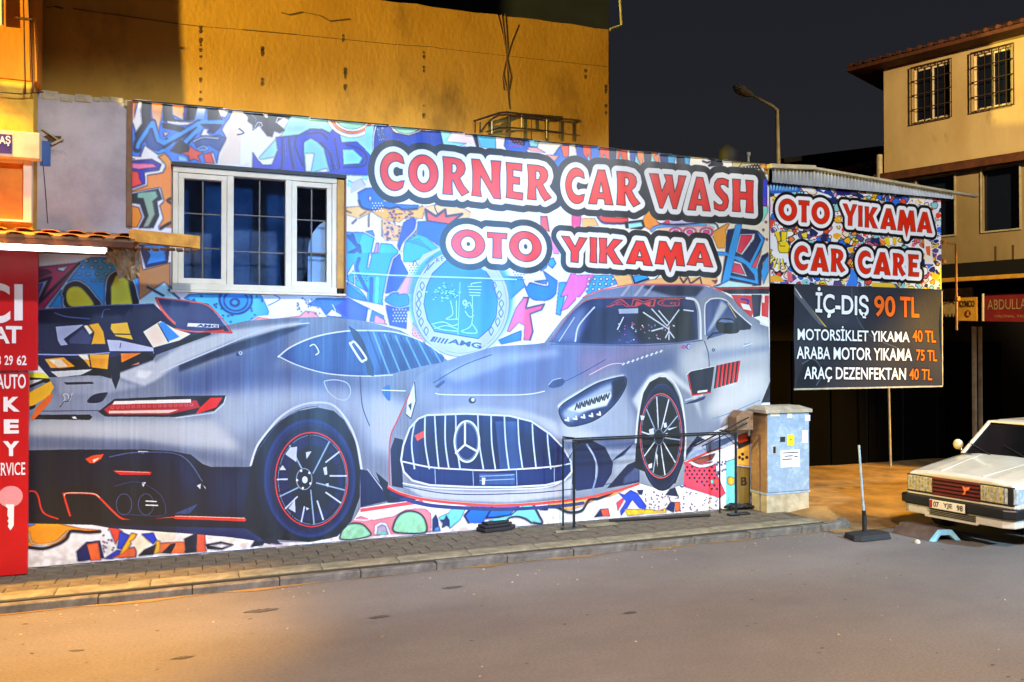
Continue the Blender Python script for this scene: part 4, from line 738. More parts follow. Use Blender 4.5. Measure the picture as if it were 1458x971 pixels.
    c.f('#9fb0d4', '500,250 618,245 618,275 505,278'); c.ell('#b06a94', 760+540/4.166, 380+395/4.166, 10, 7, w=2); c.ell('#5d5ac0', 760+668/4.166, 380+385/4.166, 13, 12, w=2.4); c.ell('#e0e8f6', 760+680/4.166, 380+388/4.166, 10, 10, w=1)
    for p in ('650,270 800,370', '700,250 790,350 860,255', '800,360 800,430', '780,420 800,380 830,420', '890,255 945,262', '530,300 495,370', '740,260 800,330', '700,380 770,360'): c.l('#c4d2ea', 2, p, sm=0, clip=WS)
    for i in range(40): c.z(0, 0, 1); c.ell(rnd.choice(['#a76ab0', '#d08aa0', '#6a78d0', '#e8eef8']), 760+rnd.uniform(500, 830)/4.166, 380+rnd.uniform(330, 450)/4.166, 1.1, 1.0, clip=WS)
    c.z(760, 380, 4.166); c.l('#dfe5f2', 3.4, '905,185 960,200 985,270 990,430', sm=1); c.l('#66739e', 2, '100,458 300,462 640,466 860,452 1000,435', sm=1)
    # side glass
    sg = '1015,230 1035,200 1060,190 1100,190 1145,205 1190,260 1260,310 1290,345 1285,370 1200,378 1040,425 1015,400'
    SG = c.f('#000000', sg, ret=True); c.f('#5d6c9a', sg); c.f('#a9b4d2', '1020,400 1060,320 1110,200 1150,230 1100,300 1060,360', fe=2, clip=SG); c.f('#26304e', '1150,205 1200,270 1290,345 1285,370 1215,380 1190,300', fe=2, clip=SG, a=.9); c.l('#d9dfee', 2, '1015,400 1013,240 1035,200 1060,188 1110,188 1150,205 1200,265 1290,345', sm=1); c.l('#e4c49a', 1.2, '1150,215 1200,300', sm=0); c.l('#48557e', 1.3, '1010,440 1035,520 1040,640', **B)
    c.f('#1c2440', '1080,330 1110,305 1180,310 1215,350 1210,390 1130,395 1085,370', sm=1); c.f('#6c7ba6', '1090,325 1115,310 1175,315 1190,330 1130,330'); c.l('#141a30', 2.6, '1030,425 1060,395 1130,385', sm=0)
    c.ell('#4a5a86', 760+1268/4.166, 380+470/4.166, 7, 6.5, w=1.3); c.f('#9aa8c8', '1245,455 1290,450 1290,465 1255,480'); c.l('#dfe6f2', 1.5, '1245,470 1270,462 1292,455')
    # hood strips, badge
    for i in range(9): x, y = 520+i*28, 580-i*9.5; c.f('#d6dcea', f'{x},{y} {x+12},{y-14} {x+22},{y-8} {x+8},{y+6}')
    c.l('#e8c0c4', 1.2, '330,640 450,580 520,572'); c.f('#55628c', '88,710 105,680 150,662 185,675 165,705 120,718', sm=1); c.l('#cfd6e8', .9, '88,700 115,672 160,660')
    c.f('#2d3450', '910,640 930,620 1070,590 1048,745 945,765 925,720'); c.l('#c83c3c', 1.6, '915,640 940,762 1048,745', sm=0); c.l('#e6eaf2', 1, '905,640 930,618 1072,588', sm=0); c.f('#e8ecf4', '972,735 1030,728 1028,740 970,748')
    for i in range(6):
        x = 1082+i*24; c.f('#14141e', f'{x},{585-i*5} {x+16},{582-i*5} {x+2},{718-i*7} {x-16},{722-i*7}'); c.f('#c8423e', f'{x+12},{583-i*5} {x+24},{580-i*5} {x+6},{714-i*7} {x-6},{717-i*7}')
    c.f('#48557e', '890,815 920,800 1020,765 1010,785 960,805', sm=0); c.l('#c2cade', 2, '900,790 1000,760')
    c.f('#c3c9da', '1100,870 1400,760 1395,800 1290,850 1200,900 1110,940', fe=2, a=.6, **B); c.l('#8d98b8', 1.4, '1060,900 1180,860 1340,790', **B)
    # headlight
    c.z(780, 530, 4.415)
    hd = '70,240 95,200 170,150 300,75 400,42 470,28 492,40 488,90 450,160 395,225 330,280 250,318 150,340 110,325 85,290'
    c.f('#dfe4ee', '60,210 90,185 165,135 300,62 400,30 480,15 470,28 400,42 300,75 170,150 75,235', fe=1); c.f('#4a5884', hd); HD = c.f('#000000', hd, ret=True)
    c.f('#9fb0cc', '90,250 200,170 340,90 420,60 400,120 300,190 220,260 140,310 100,290', fe=3, clip=HD); c.f('#e2eef4', '120,235 190,195 395,120 400,150 370,210 200,250', fe=1, clip=HD); c.f('#20294c', '400,60 480,30 490,90 440,150 410,190 410,120', fe=2, clip=HD)
    for i in range(7): x, y = 170+i*31, 235-i*10; c.l('#2e3c5e', 2.2, f'{x},{y} {x+12},{y-38} {x+20},{y-10} {x+30},{y-42}', sm=0, clip=HD)
    for i in range(5): x, y = 110+i*50, 300-i*9; c.l('#eaf2f8', 2.6, f'{x},{y} {x+20},{y+4} {x+16},{y-14}', sm=0, clip=HD)
    c.l('#1f2848', 1.6, hd, sm=1, closed=True)
    c.z(0, 0, 1); c.f('#e6ecf4', '590,544 592,571 585,596 578,590 580,570', sm=0); c.l('#3a466e', 1.4, '590,544 592,571 585,596 578,590', sm=0); c.f('#3a466e', '581,577 586,573 585,585')
    c.f('#55628c', '619,550 632,541 634,544 623,553'); c.f('#55628c', '782,548 795,541 803,542 796,550 786,553'); c.ell('#28335a', 672, 570, 5, 4.5); c.ell('#dbe4f2', 673, 569, 2.5, 2.8)
    # front bumper, grille
    c.f('#26335e', '556,640 562,623 574,626 572,650 574,695 558,692'); c.l('#c9605e', 1.8, '555,690 554,660 556,622 566,598 583,560', sm=1)
    c.f('#c4cade', '572,690 604,696 663,700 725,700 790,694 815,680 812,705 725,715 663,713 604,708', fe=1, **B); c.l('#4a588a', 1.2, '575,692 640,703 725,703 800,698 900,684', **B); c.l('#dfe6f2', 2, '574,688 620,695 700,697 780,693 812,676')
    g = '571,655 574,634.7 583,610 595.6,596 608,591 663.5,589 725,592 756,599.7 783,618 801.5,636.8 812.8,657 813.8,671.8 803.5,684 776.8,690.5 725,693.5 663.5,693 612,690.5 587,684 575,671.8'
    GR = c.f('#000000', g, ret=True); c.f('#2c4684', g); c.f('#1a2a5c', '600,600 700,600 780,620 800,660 700,664 600,655', fe=6, clip=GR, a=.7); c.l('#dbe6f6', 2.6, g, sm=0, closed=True)
    c.f('#7f9fd2', '705,600 735,600 742,668 712,668', a=.4, clip=GR); c.f('#dd6a5e', '590,620 603,613 604,622 594,628')
    for a_, m_, b_ in ((592, 586, 590), (605, 605, 611), (618.7, 621, 624.7), (634, 634, 639), (648.7, 650, 655), (680, 682, 688), (699, 700, 705), (718, 720, 724.5), (737, 739, 744), (757.6, 759, 763), (779.5, 780, 784)):
        ty = 590 if a_ < 740 else 594+(a_-740)*.55
        c.l('#b9d2f2', 2.4, [(a_, ty+ (4 if a_ < 600 else 0)), (m_, 630), (b_, 667)], clip=GR)
    c.l('#dbe6f6', 2.2, '573,657 612,665 653,668 705,669.5 783,664.6 812,660', sm=1); c.l('#8fb0e2', 1.2, '619,668 620,690|673,669 674,692|735,668 736,692|789,664 789,686', sm=0); c.f('#6f93cc', '682,674 733,674 733,690 682,690', a=.5); c.l('#a9c4ea', .9, '683,678 732,676|683,684 732,682', sm=0); c.f('#e8f0fa', '686,680 691,680 690,690 686,690')
    c.ell('#27407c', 664.6, 628.5, 17.5, 29); c.ell('#dce8f8', 664.6, 628.5, 17.5, 29, w=3); c.ell('#7c9cd0', 664.6, 628.5, 15, 26, w=1); c.l('#dce8f8', 3, '662,602 662,633|662,633 649,645|662,633 680,643', sm=0)
    # side intakes and splitter
    c.z(780, 530, 4.415)
    c.f('#202a54', '150,440 260,420 360,470 410,570 400,640 350,720 180,745 150,700 160,560', sm=0, c2='#3a4678', **B); c.l('#7f8fc0', 3, '245,455 290,530 310,620 280,740', **B); c.l('#9cabd4', 2, '255,470 300,560 300,660', **B); c.f('#2b3562', '430,530 530,450 540,440 480,520 400,560', **B); c.f('#a5aeca', '420,570 540,450 560,560 480,600 420,650', fe=2, a=.7, **B)
    c.f('#2a3560', '370,730 500,580 575,550 575,690 480,710', **B); c.f('#6a769e', '480,660 575,570 575,680 470,705', a=.7, fe=1, **B)
    c.z(0, 0, 1); c.l('#cc4f48', 3.6, '553,694 571,703 604,711 663,717.5 725,719.5 807,713 866,702 909,689'); c.l('#f0b0a6', 1, '553,692 571,701 604,709 663,715.5 725,717.5 807,711'); c.l('#303c70', 5, '556,703 575,710 610,719 663,723.5 725,725 800,720 830,716'); 
    # rear sill right of the front wheel
    c.z(780, 530, 4.415); c.f('#303a62', '860,500 940,400 1000,430 980,470 860,560'); c.f('#a7b0ca', '940,440 1190,380 1180,420 1000,500 860,570 870,530', fe=1); c.l('#c64c44', 3.2, '860,572 1000,505 1180,440', sm=0); c.f('#161c34', '990,450 1180,395 1180,440 1000,510', a=.6); c.f('#b0bad2', '1080,470 1180,420 1180,440 1100,480')
    c.f('#22283c', '1340,190 1395,60 1400,190') 
    # front wheel
    arch2 = '545,560 555,430 568,280 600,120 640,50 700,15 740,20 790,70 830,150 850,250 862,400 858,560'
    c.f('#10162e', '545,600 555,430 568,280 600,130 640,62 700,30 740,32 785,80 822,155 842,250 855,400 852,560 800,700'); c.l('#dde2ee', 3.2, '552,440 566,280 598,115 640,45 700,12 745,18 795,70 832,145 852,250 864,400 860,545', sm=1)
    c.z(0, 0, 1); c.ell('#1c2548', 942.5, 622, 32.5, 77); c.ell('#7c8ab4', 942.5, 621, 30, 74, w=2.5, fe=2, a=.8); c.ell('#3d4a78', 942, 621, 28.5, 70, w=6, a=.6); c.ell('#0e1328', 940.8, 620.6, 29, 60); c.ell('#c46a72', 940.8, 620.6, 29.6, 60, w=1.6); c.ell('#7280aa', 940.8, 620.6, 27.5, 57.5, w=1)
    for i in range(10):
        ang = i*math.pi/5+.1; c.l('#c2cce4' if i % 3 else '#8a98c0', 2, [(939+7*math.cos(ang), 622+12*math.sin(ang)), (940.8+27*math.cos(ang), 620.6+56*math.sin(ang))], sm=0)
        c.l('#0a0e20', 2.2, [(939+7*math.cos(ang+.14), 622+12*math.sin(ang+.14)), (940.8+27*math.cos(ang+.14), 620.6+56*math.sin(ang+.14))], sm=0)
    c.z(780, 530, 4.415)
    for p in ('580,270 610,275 600,300 585,300', '635,360 665,350 670,400 640,410', '725,320 745,315 748,345 730,350', '735,385 752,380 750,410', '630,580 655,570 655,600 635,605', '750,355 820,340 760,365', '675,500 690,520 690,600'): c.f('#c6d0e8', p)
    c.z(0, 0, 1); c.ell('#0b1024', 938, 622, 7.5, 12); c.ell('#6c7caa', 938, 622, 6.5, 11, w=1)
    # seam of the vinyl across the emblem
    c.l('#9fdcf2', 3.0, '500,388 560,392 600,393 720,397 735,398', sm=0, fe=1, a=.75); c.l('#e8f6fc', 1, '500,389 600,393.5 735,398', sm=0, a=.7); c.l('#3b6f9c', .8, '500,391.5 600,396 735,400.5', sm=0, a=.6)
    c.img *= 1+(np.clip(CL+CR_*.6, 0, 1))[..., None]*np.array([.0, .0, -.03], np.float32)
    mk = np.clip(CL+CR_, 0, 1)[..., None]; c.img += mk*((c.img-.52)*.30-.095)
    # vertical glare streaks along the vinyl folds, painted into the car prints
    nr = np.random.default_rng(4); streak = blur(nr.standard_normal((c.h, c.w)).astype(np.float32), 2)
    cs = np.zeros((c.h, c.w), np.float32); row = nr.standard_normal((12, c.w)).astype(np.float32)
    yy = np.linspace(0, 11, c.h); i0 = np.clip(yy.astype(int), 0, 10); fr = (yy-i0)[:, None]; cs = row[i0]*(1-fr)+row[i0+1]*fr; cs = blur(cs, 1)
    m = np.clip(CL+CR_, 0, 1)*(.3+.7*blur(nr.random((c.h, c.w)).astype(np.float32), 60)*2-.6+.3)
    c.img += (cs*.035*np.clip(CL*1.0+CR_*.5, 0, 1))[..., None]*np.array([.8, 1, 1.2], np.float32)
    bl = np.stack([blur(c.img[..., k].copy(), 7) for k in range(3)], -1); c.img += .22*(c.img-bl)
    bl = np.stack([blur(c.img[..., k].copy(), 1) for k in range(3)], -1); c.img += .3*(c.img-bl); g_ = c.img.mean(2, keepdims=True); red_ = np.clip((c.img[..., 0:1]-c.img[..., 2:3])*6, 0, 1); c.img = g_+(c.img-g_)*(1.22-mk*.38*(1-red_)); c.img -= mk*np.clip(c.img-.66, 0, 1)*.45; c.img = np.clip(c.img, .02, .95)
    # splashed dirt along the foot of the banner, scuffs
    zz = (np.arange(c.h)/c.ppm)[:, None]; n1 = blur(nr.random((c.h, c.w)).astype(np.float32), 3); n2 = blur(nr.random((c.h, c.w)).astype(np.float32), 14)
    dirt = np.clip((.55-zz)/.5, 0, 1)**1.5*np.clip((n1-.47)*12+(n2-.5)*14+.1, 0, 1)*.34; c.img += (hexc('#6e5a44')-c.img)*dirt[..., None]
    sc = np.clip((blur(nr.random((c.h, c.w)).astype(np.float32), 5)-.562)*40, 0, 1)*.25; c.img += (hexc('#b8b4b0')-c.img)*sc[..., None]
    c.img += (nr.standard_normal((c.h, c.w, 1))*.012).astype(np.float32)
    return c

def paint_sign():
    c = Canvas(YW-.02, 7.5, 10.95, 3.2, 4.78, 280, '#f1ecf4'); rnd = random.Random(5); K = '#0b0c14'
    cols = ['#f2b21e', '#2f6fe0', '#e8462e', '#5b4a86', '#f4dcc0', '#8fd0d0', '#e86f8c', '#1c2c64', '#f6f2f6', '#ee8a3c', '#f4e03c', '#7a6a8c']
    def blob(x, y, r, cc):
        n = rnd.choice([5, 6, 7, 8]); p = [(x+r*rnd.uniform(.55, 1.2)*math.cos(2*math.pi*i/n), y+r*rnd.uniform(.5, 1.1)*math.sin(2*math.pi*i/n)) for i in range(n)]
        sm = rnd.random() < .6; c.f(cc, p, sm=sm); c.l(K if rnd.random() < .7 else '#f8f8f8', .9, p, sm=sm, closed=True)
    for i in range(900): blob(rnd.uniform(1095, 1345), rnd.uniform(258, 415), rnd.uniform(2.2, 7.5), rnd.choice(cols))
    for i in range(120):
        x, y = rnd.uniform(1095, 1345), rnd.uniform(258, 415); c.l(rnd.choice([K, '#f8f8f8', '#f4e03c', '#e8462e']), rnd.uniform(.7, 1.6), [(x, y), (x+rnd.uniform(-6, 6), y+rnd.uniform(-6, 6)), (x+rnd.uniform(-8, 8), y+rnd.uniform(-6, 6))])
    for k in range(120): x = rnd.uniform(1095, 1345); y = rnd.uniform(0, 1); c.ell(rnd.choice(['#1c3c9c', K, '#f4f4f8']), x, rnd.uniform(262, 414), .9, .9)
    c.z(1090, 240, 9.708)
    c.f('#2c62c4', '50,200 400,230 500,260 480,320 100,350 50,330')
    for i in range(9): x = 60+i*44; c.l('#8fd4fa', 1.4, f'{x},300 {x+14},215 {x+26},300', sm=0); c.l(K, .8, f'{x+30},300 {x+36},225', sm=0)
    c.f('#f4f2f6', '510,270 640,250 680,330 580,320 520,300'); c.f('#1d3c8c', '680,270 900,290 960,420 860,360 700,310'); c.f('#e8f4f6', '750,290 830,300 800,330'); c.f('#20206c', '970,290 1180,300 1170,370 980,360')
    c.f('#f4dcec', '30,380 90,400 110,560 60,640 30,620'); c.f('#e04a3c', '50,690 130,720 60,860')
    c.z(1090, 330, 10.79)
    c.f('#eef0fa', '45,80 160,60 200,320 340,330 360,470 200,480 60,300'); c.f('#f4d820', '130,0 215,0 235,100 225,140 190,150'); c.f('#f4d820', '240,0 330,0 320,140 240,140'); c.f('#f4d820', '200,160 340,150 365,220 350,320 215,320 195,260'); c.l('#3c2a08', 1.0, '130,0 190,150 200,160 190,250 215,322 350,325 368,220 340,150 320,140 330,0|205,165 230,220 300,220|215,10 240,140 240,10', sm=0)
    for i in range(9): a_ = R(80+i*16); c.l('#f4dc28', 2.6, f'{230+150*math.cos(a_)},{330+90*math.sin(a_)} {230+300*math.cos(a_)},{330+240*math.sin(a_)}', sm=0); c.l(K, 1.0, f'{242+150*math.cos(a_)},{330+90*math.sin(a_)} {252+300*math.cos(a_)},{330+235*math.sin(a_)}', sm=0)
    c.f('#f2b43c', '60,690 150,660 230,690 300,770 60,770'); c.f('#e86a7c', '330,600 400,620 420,760 340,770'); c.f('#3f82e8', '1310,540 1403,650 1403,840 1230,830 1290,700')
    c.z(1210, 330, 10.41); c.f('#3f82e8', '0,540 90,660 100,820 0,820'); c.f('#f2c43c', '330,750 640,760 690,830 320,830'); c.f('#f4ea2c', '1330,520 1365,560 1370,870 1340,870'); c.f('#f4c42c', '1200,590 1330,640 1320,740 1220,700'); c.f('#f6ede0', '1100,100 1200,150 1240,480 1110,480'); c.f('#e8642c', '1120,220 1190,210 1190,360 1140,340'); c.f('#f2d41e', '510,90 570,80 600,200 540,200'); c.f('#ecc01e', '630,90 690,90 690,190 640,195')
    c.z(0, 0, 1)
    ls = [[('O',1108.3,1134.8,282,284,313.5,316), ('T',1136.9,1152.6,285,286.2,316,317), ('O',1155.4,1181.2,286,288,318,320.5)],
          [('Y',1199.7,1220.3,290,291.5,320.5,322), ('I',1221.8,1228,292.8,293.4,322.4,323), ('K',1231.1,1249.7,294,295.5,323.5,325.5), ('A',1253.3,1276,296,298,325.5,327.8), ('M',1277.5,1303.7,298.6,300.6,328,330), ('A',1305.3,1327,301,303,330,332)],
          [('C',1130.8,1151.2,349,350.3,384,385.5), ('A',1153.9,1179.9,352,353.5,385.2,387), ('R',1183,1203.5,354,355.3,386.5,388)],
          [('C',1221.5,1240.7,356,357.5,389.5,390.8), ('A',1243.6,1268,358.6,360,390.5,392), ('R',1271,1289.3,360.3,361.5,392,393.3), ('E',1292.8,1308.5,362,363,393.2,394.2)]]
    for L in ls:
        lettering(c, L, 5.8, 9.8, red='#e02a08', thin=.6)
    return c

def paint_price():
    c = Canvas(9.3, 7.85, 10.8, 1.68, 3.3, 260, '#2d2f38')
    c.z(1080, 390, 4.857)
    c.f('#363a45', '230,70 700,80 620,330 400,500 240,600', a=.7); c.f('#3e4350', '420,95 760,140 700,400 480,330', fe=5, a=.6); c.f('#1f2129', '330,600 420,620 520,700 420,790 260,790', sm=1, a=.8); c.l('#5a606c', 1.5, '300,620 380,590 440,680 400,770'); c.l('#5a606c', 1.2, '640,90 660,260 760,420 980,520')
    c.f('#e8c020', '238,92 262,112 470,370 440,355'); c.f('#5a5f6c', '232,75 250,90 455,360 420,350 236,130'); c.f('#f4f0dc', '246,96 258,108 300,170 290,165')
    W_, O_ = '#f2f2f4', '#f06a1c'; k = (('#0a0a0c'), 1.3)
    c.text(W_, 'İÇ-DIŞ', '393,88 758,112 758,330 393,302', bold=.025, outline=k); c.text(O_, '90', '795,148 942,154 942,300 795,297', bold=.025, outline=k); c.text(O_, 'TL', '975,156 1112,162 1112,303 975,299', bold=.025, outline=k)
    c.text(W_, 'MOTORSİKLET YIKAMA', '272,350 1040,376 1040,474 272,458', bold=.02, outline=k); c.text(O_, '40 TL', '1060,386 1230,393 1230,476 1060,470', bold=.02, outline=k)
    c.text(W_, 'ARABA MOTOR YIKAMA', '262,500 1058,516 1058,603 262,588', bold=.02, outline=k); c.text(O_, '75 TL', '1086,522 1232,528 1232,606 1086,600', bold=.02, outline=k)
    c.text(W_, 'ARAÇ DEZENFEKTAN', '315,640 1018,650 1018,752 315,748', bold=.02, outline=k); c.text(O_, '40 TL', '1040,653 1196,658 1196,736 1040,732', bold=.02, outline=k)
    return c
# ------------------------------------------------------------------ materials
M = {}
M['asphalt'] = mat('asphalt', '#76706b', '#645d58', .85, 38, 12, .9, 150, c3='#585250', s3=.5, lo3=.40, hi3=.85, stretch=(1, 1.6, 1))
M['dirt'] = mat('packed_dirt', '#8f7040', '#5e4624', .92, 1.6, 9, .5, 40, c3='#3e3226', s3=1.1, lo3=.56, hi3=.66)
M['paver'] = mat('concrete_paver', '#635b4c', '#443e33', .88, 9, 8, .35, 60)
M['slab'] = mat('pale_kerb_slab', '#827c64', '#5f5946', .85, 6, 8, .3, 50)
M['kerb'] = mat('kerb_concrete', '#6d6963', '#45413b', .85, 7, 8, .4, 40, c3='#3d3833', s3=3, lo3=.58, hi3=.68)
M['grout'] = mat('grout', '#3a342b', None, .95)
M['plaster_grey'] = mat('grey_plaster', '#b4aeb0', '#8f888a', .88, 1.6, 9, .3, 30, c3='#6d5a44', s3=1.3, lo3=.58, hi3=.72)
M['yellow_wall'] = mat('ochre_plaster', '#bd8c34', '#a5741f', .9, 1.5, 12, .4, 26, stretch=(1, 1, .6), lo=.3, hi=.7, c3='#5f4419', s3=1.1, lo3=.55, hi3=.8)
M['orange_wall'] = mat('orange_plaster', '#d8861c', '#c07014', .85, 1.5, 8, .2, 30, stretch=(1,1,.4))
M['yellow_low'] = mat('yellow_plaster', '#dcb848', '#b98f30', .88, 3, 8, .3, 30, c3='#7a5a28', s3=2.5)
M['room'] = mat('dark_blue_room', '#7c8698', '#525c70', .8, 2, 4, .1, 10)
M['reflected_arch'] = mat('pale_reflected_arch', '#f0f2f0', '#d8dcd8', .7, 2, 4, .05, 10)
M['crack'] = mat('crack_stain', '#5a4119', None, .95, bump=0)
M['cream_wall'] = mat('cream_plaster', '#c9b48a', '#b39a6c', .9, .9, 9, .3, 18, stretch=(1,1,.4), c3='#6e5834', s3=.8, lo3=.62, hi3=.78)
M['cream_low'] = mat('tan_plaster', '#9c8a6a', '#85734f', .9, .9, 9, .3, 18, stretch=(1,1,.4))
M['roof_tile'] = mat('roof_tile', '#63351d', '#432313', .8, 5, 6, .3, 20)
M['awning_tile'] = mat('orange_tile', '#d98a2e', '#a85f1c', .75, 7, 7, .3, 30, c3='#5d3a1e', s3=6, lo3=.6, hi3=.7)
M['soffit'] = mat('soffit_board', '#8a6848', '#6c4e34', .8, 4, 6, .2, 20, stretch=(1, 6, 1))
M['flashing'] = mat('ochre_flashing', '#f0a838', '#c07c20', .6, 8, 6, .2, 30)
M['black'] = mat('black_paint', '#121214', '#0c0c0e', .45, 5, 4, .08, 50)
M['dark'] = mat('shade_black', '#030303', '#020202', 1.0, 2, 6, .2, 20)  # near-black puts the inner shade of the wash bay into the colour
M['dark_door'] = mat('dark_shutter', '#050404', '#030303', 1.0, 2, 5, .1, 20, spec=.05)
M['rubber'] = mat('black_rubber', '#1c1c1f', '#131315', .75, 12, 6, .3, 60)
M['pvc'] = mat('white_pvc', '#ece0c8', '#dccfb4', .35, 3, 4, .03, 20, spec=.5)
M['pvc_sodium_tint'] = mat('sodium_tinted_reveal', '#d8a040', '#b88030', .6, 4, 6, .1, 20)  # sodium light on the window reveal put into its base colour
M['bar'] = mat('glazing_bar', '#6e655a', None, .5, bump=0)
M['red_sign'] = mat('red_sign_vinyl', '#c8141a', '#b81016', .4, 2, 4, .02, 20)
M['white_print'] = mat('white_print', '#f2f0f4', '#e8e4ea', .5, 2, 3, 0)
M['pink_print'] = mat('pink_print', '#e8a0a4', '#d88890', .5, 2, 3, 0)
M['cream_box'] = mat('cream_lightbox', '#efe2bc', '#dccb9c', .5, 5, 6, .05, 30)
M['purple_print'] = mat('purple_print', '#3a2a86', None, .5, bump=0)
M['blue_paint'] = mat('blue_patch', '#3f66a8', '#335590', .8, 4, 5, .1, 30)
M['galv'] = mat('galvanised_steel', '#92a8c0', '#8399b2', .5, 14, 8, .06, 60, metal=.15, c3='#a4b8cc', s3=9, lo3=.5, hi3=.62)
M['cab_side'] = mat('brown_cabinet_side', '#8a6a4c', '#76583c', .7, 18, 8, .12, 60)  # brown puts the flank's weak warm light into colour; meter hood shares it
M['cab_lid'] = mat('cabinet_lid', '#b5a892', '#968a76', .65, 9, 7, .12, 60)
M['conc'] = mat('plinth_concrete', '#b5aa90', '#8f8468', .9, 6, 8, .4, 30)
M['steel'] = mat('pale_corrugated_steel', '#b2b6bc', '#93979e', .5, 3, 6, .05, 20, metal=.2)
M['pale'] = mat('pale_paint', '#bdb59f', '#9c937c', .6, 6, 5, .1, 30)
M['pipe_or'] = mat('orange_pipe', '#b87430', '#8a5220', .5, 8, 5, .1, 30)
M['car_paint'] = mat('white_car_paint', '#cdc7ba', '#bdb5a4', .32, 2, 5, .01, 30, coat=.7, c3='#b9ab90', s3=3, lo3=.6, hi3=.75)
M['car_glass'] = mat('car_glass', '#07080c', '#040508', .16, 2, 2, 0, spec=.35)
M['chrome'] = mat('chrome', '#d8dce2', None, .15, bump=0, metal=1)
M['lamp_glass'] = mat('headlamp_glass', '#d8c88a', '#8f7d48', .15, 26, 4, .5, 60, coat=1, metal=.3)
M['clear_lamp'] = mat('indicator_glass', '#b9c4cc', '#8696a2', .15, 20, 4, .4, 60, coat=1)
M['grille_red'] = mat('dark_red_grille', '#6c1014', '#4e0a0e', .5, 6, 4, .1, 40)
M['grille_dark'] = mat('grille_back', '#1a0608', None, .8, bump=0)
M['emblem'] = mat('orange_emblem', '#f07a34', None, .4, bump=0)
M['plate'] = mat('number_plate', '#e9e2d2', '#ded4be', .4, 8, 4, .02, 20)
M['plate_red'] = mat('plate_band', '#a8322c', None, .4, bump=0)
M['ramp_top'] = mat('ramp_rubber', '#5c4f48', '#473c36', .85, 9, 7, .3, 40)
M['ramp_end'] = mat('cyan_lit_end', '#9cd4f8', '#74bce8', .5, 9, 5, .1, 30)  # cyan floodlight on the ramp end painted as pale blue
M['shop_glow'] = mat('lit_shop_interior', '#d8902c', '#b06a1c', .7, 2, 5, .05, 20)  # warm lit look behind the shop pane painted as plain orange
M['plastic_film'] = mat('crumpled_film', '#c9b08a', '#8f7048', .25, 6, 6, .8, 9, coat=.5)
M['red_board'] = mat('dark_red_board', '#8a1a1c', '#70141a', .6, 4, 5, .05, 20)
M['tan_board'] = mat('tan_board', '#b59c6c', '#95804f', .7, 4, 5, .05, 20)
M['yellow_lb'] = mat('yellow_lightbox', '#e0a838', '#c08a28', .6, 4, 5, .05, 20)
M['brown_print'] = mat('brown_print', '#4a2c14', None, .6, bump=0)
M['yellow_sticker'] = mat('yellow_sticker', '#f0dc20', None, .5, bump=0)
M['tar'] = mat('old_tar', '#4a4542', '#383432', .8, 20, 6, .4, 80)
M['litter'] = mat('litter_scraps', '#d8d2c8', '#a39a8a', .8)
M['stone_debris'] = mat('rubble', '#a09078', '#75664e', .9, 20, 6, .4, 60)
def clear_glass():
    m = bpy.data.materials.new('clear_window_glass'); m.use_nodes = True; n = m.node_tree; n.nodes.clear()
    o = n.nodes.new('ShaderNodeOutputMaterial'); mx = n.nodes.new('ShaderNodeMixShader'); t = n.nodes.new('ShaderNodeBsdfTransparent'); g = n.nodes.new('ShaderNodeBsdfGlossy')
    t.inputs[0].default_value = (.82, .9, 1, 1); g.inputs['Roughness'].default_value = .03; f = n.nodes.new('ShaderNodeFresnel'); f.inputs[0].default_value = 1.6
    n.links.new(f.outputs[0], mx.inputs[0]); n.links.new(t.outputs[0], mx.inputs[1]); n.links.new(g.outputs[0], mx.inputs[2]); n.links.new(mx.outputs[0], o.inputs[0]); return m
def glass_mat():
    m = bpy.data.materials.new('window_glass'); m.use_nodes = True; p = m.node_tree.nodes['Principled BSDF']
    p.inputs['Base Color'].default_value = (.006, .010, .022, 1); p.inputs['Roughness'].default_value = .04; p.inputs['Specular IOR Level'].default_value = .6; return m
M['clear'] = clear_glass(); M['glass'] = glass_mat(); M['tube_light'] = emis('fluorescent_tube', '#f4f6ff', 11)

def instance_piece(proto, loc, parent, scale=None, rz=0):
    o = proto.copy(); col.objects.link(o); o.parent = parent; o.location = loc
    if scale: o.scale = scale
    if rz: o.rotation_euler.z = rz
    return o
def sign_text(st, box, Y, m, parent, bold=0, depth=.004, name='lettering', frame=None):
    """raised flat lettering on a plane of constant Y; box in photograph px x0,y0(top-left),x1,y1(top-right),x2,y2,x3,y3"""
    if frame is None: frame = lambda x, y: atY(x, y, Y)
    t = text_tris(st, bold); q = np.array(box, float).reshape(4, 2); vs, fs, key = [], [], {}
    C4 = [frame(*p) for p in q]
    for tri in t:
        f = []
        for u, v in tri:
            k = (round(float(u), 5), round(float(v), 5))
            if k not in key:
                P = C4[0]*(1-u)*v+C4[1]*u*v+C4[2]*u*(1-v)+C4[3]*(1-u)*(1-v); key[k] = len(vs); vs.append(P)
            f.append(key[k])
        fs.append(f)
    n = (C4[1]-C4[0]).cross(C4[3]-C4[0]).normalized()
    cam_dir = Vector((0, 0, CAMH))-C4[0]
    if n.dot(cam_dir) < 0: n = -n
    vs = [v+n*depth for v in vs]
    mb = MB(); mb.v = [tuple(v) for v in vs]; mb.f = [tuple(f) for f in fs]; mb.sm = [False]*len(fs)
    return mb.build(name, m, parent)

# ------------------------------------------------------------------ ground, road, pavement
mb = MB(); mb.add([(-400, -400, -.02), (400, -400, -.02), (400, 600, -.02), (-400, 600, -.02)], [(0, 1, 2, 3)])
mb.build('ground', M['dirt'], kind='structure')
mb = MB(); mb.add([(-60, -40, -.002), (70, -40, -.002), (70, 8.6, -.002), (-60, 8.6, -.002)], [(0, 1, 2, 3)])
mb.build('road', M['asphalt'], kind='structure')
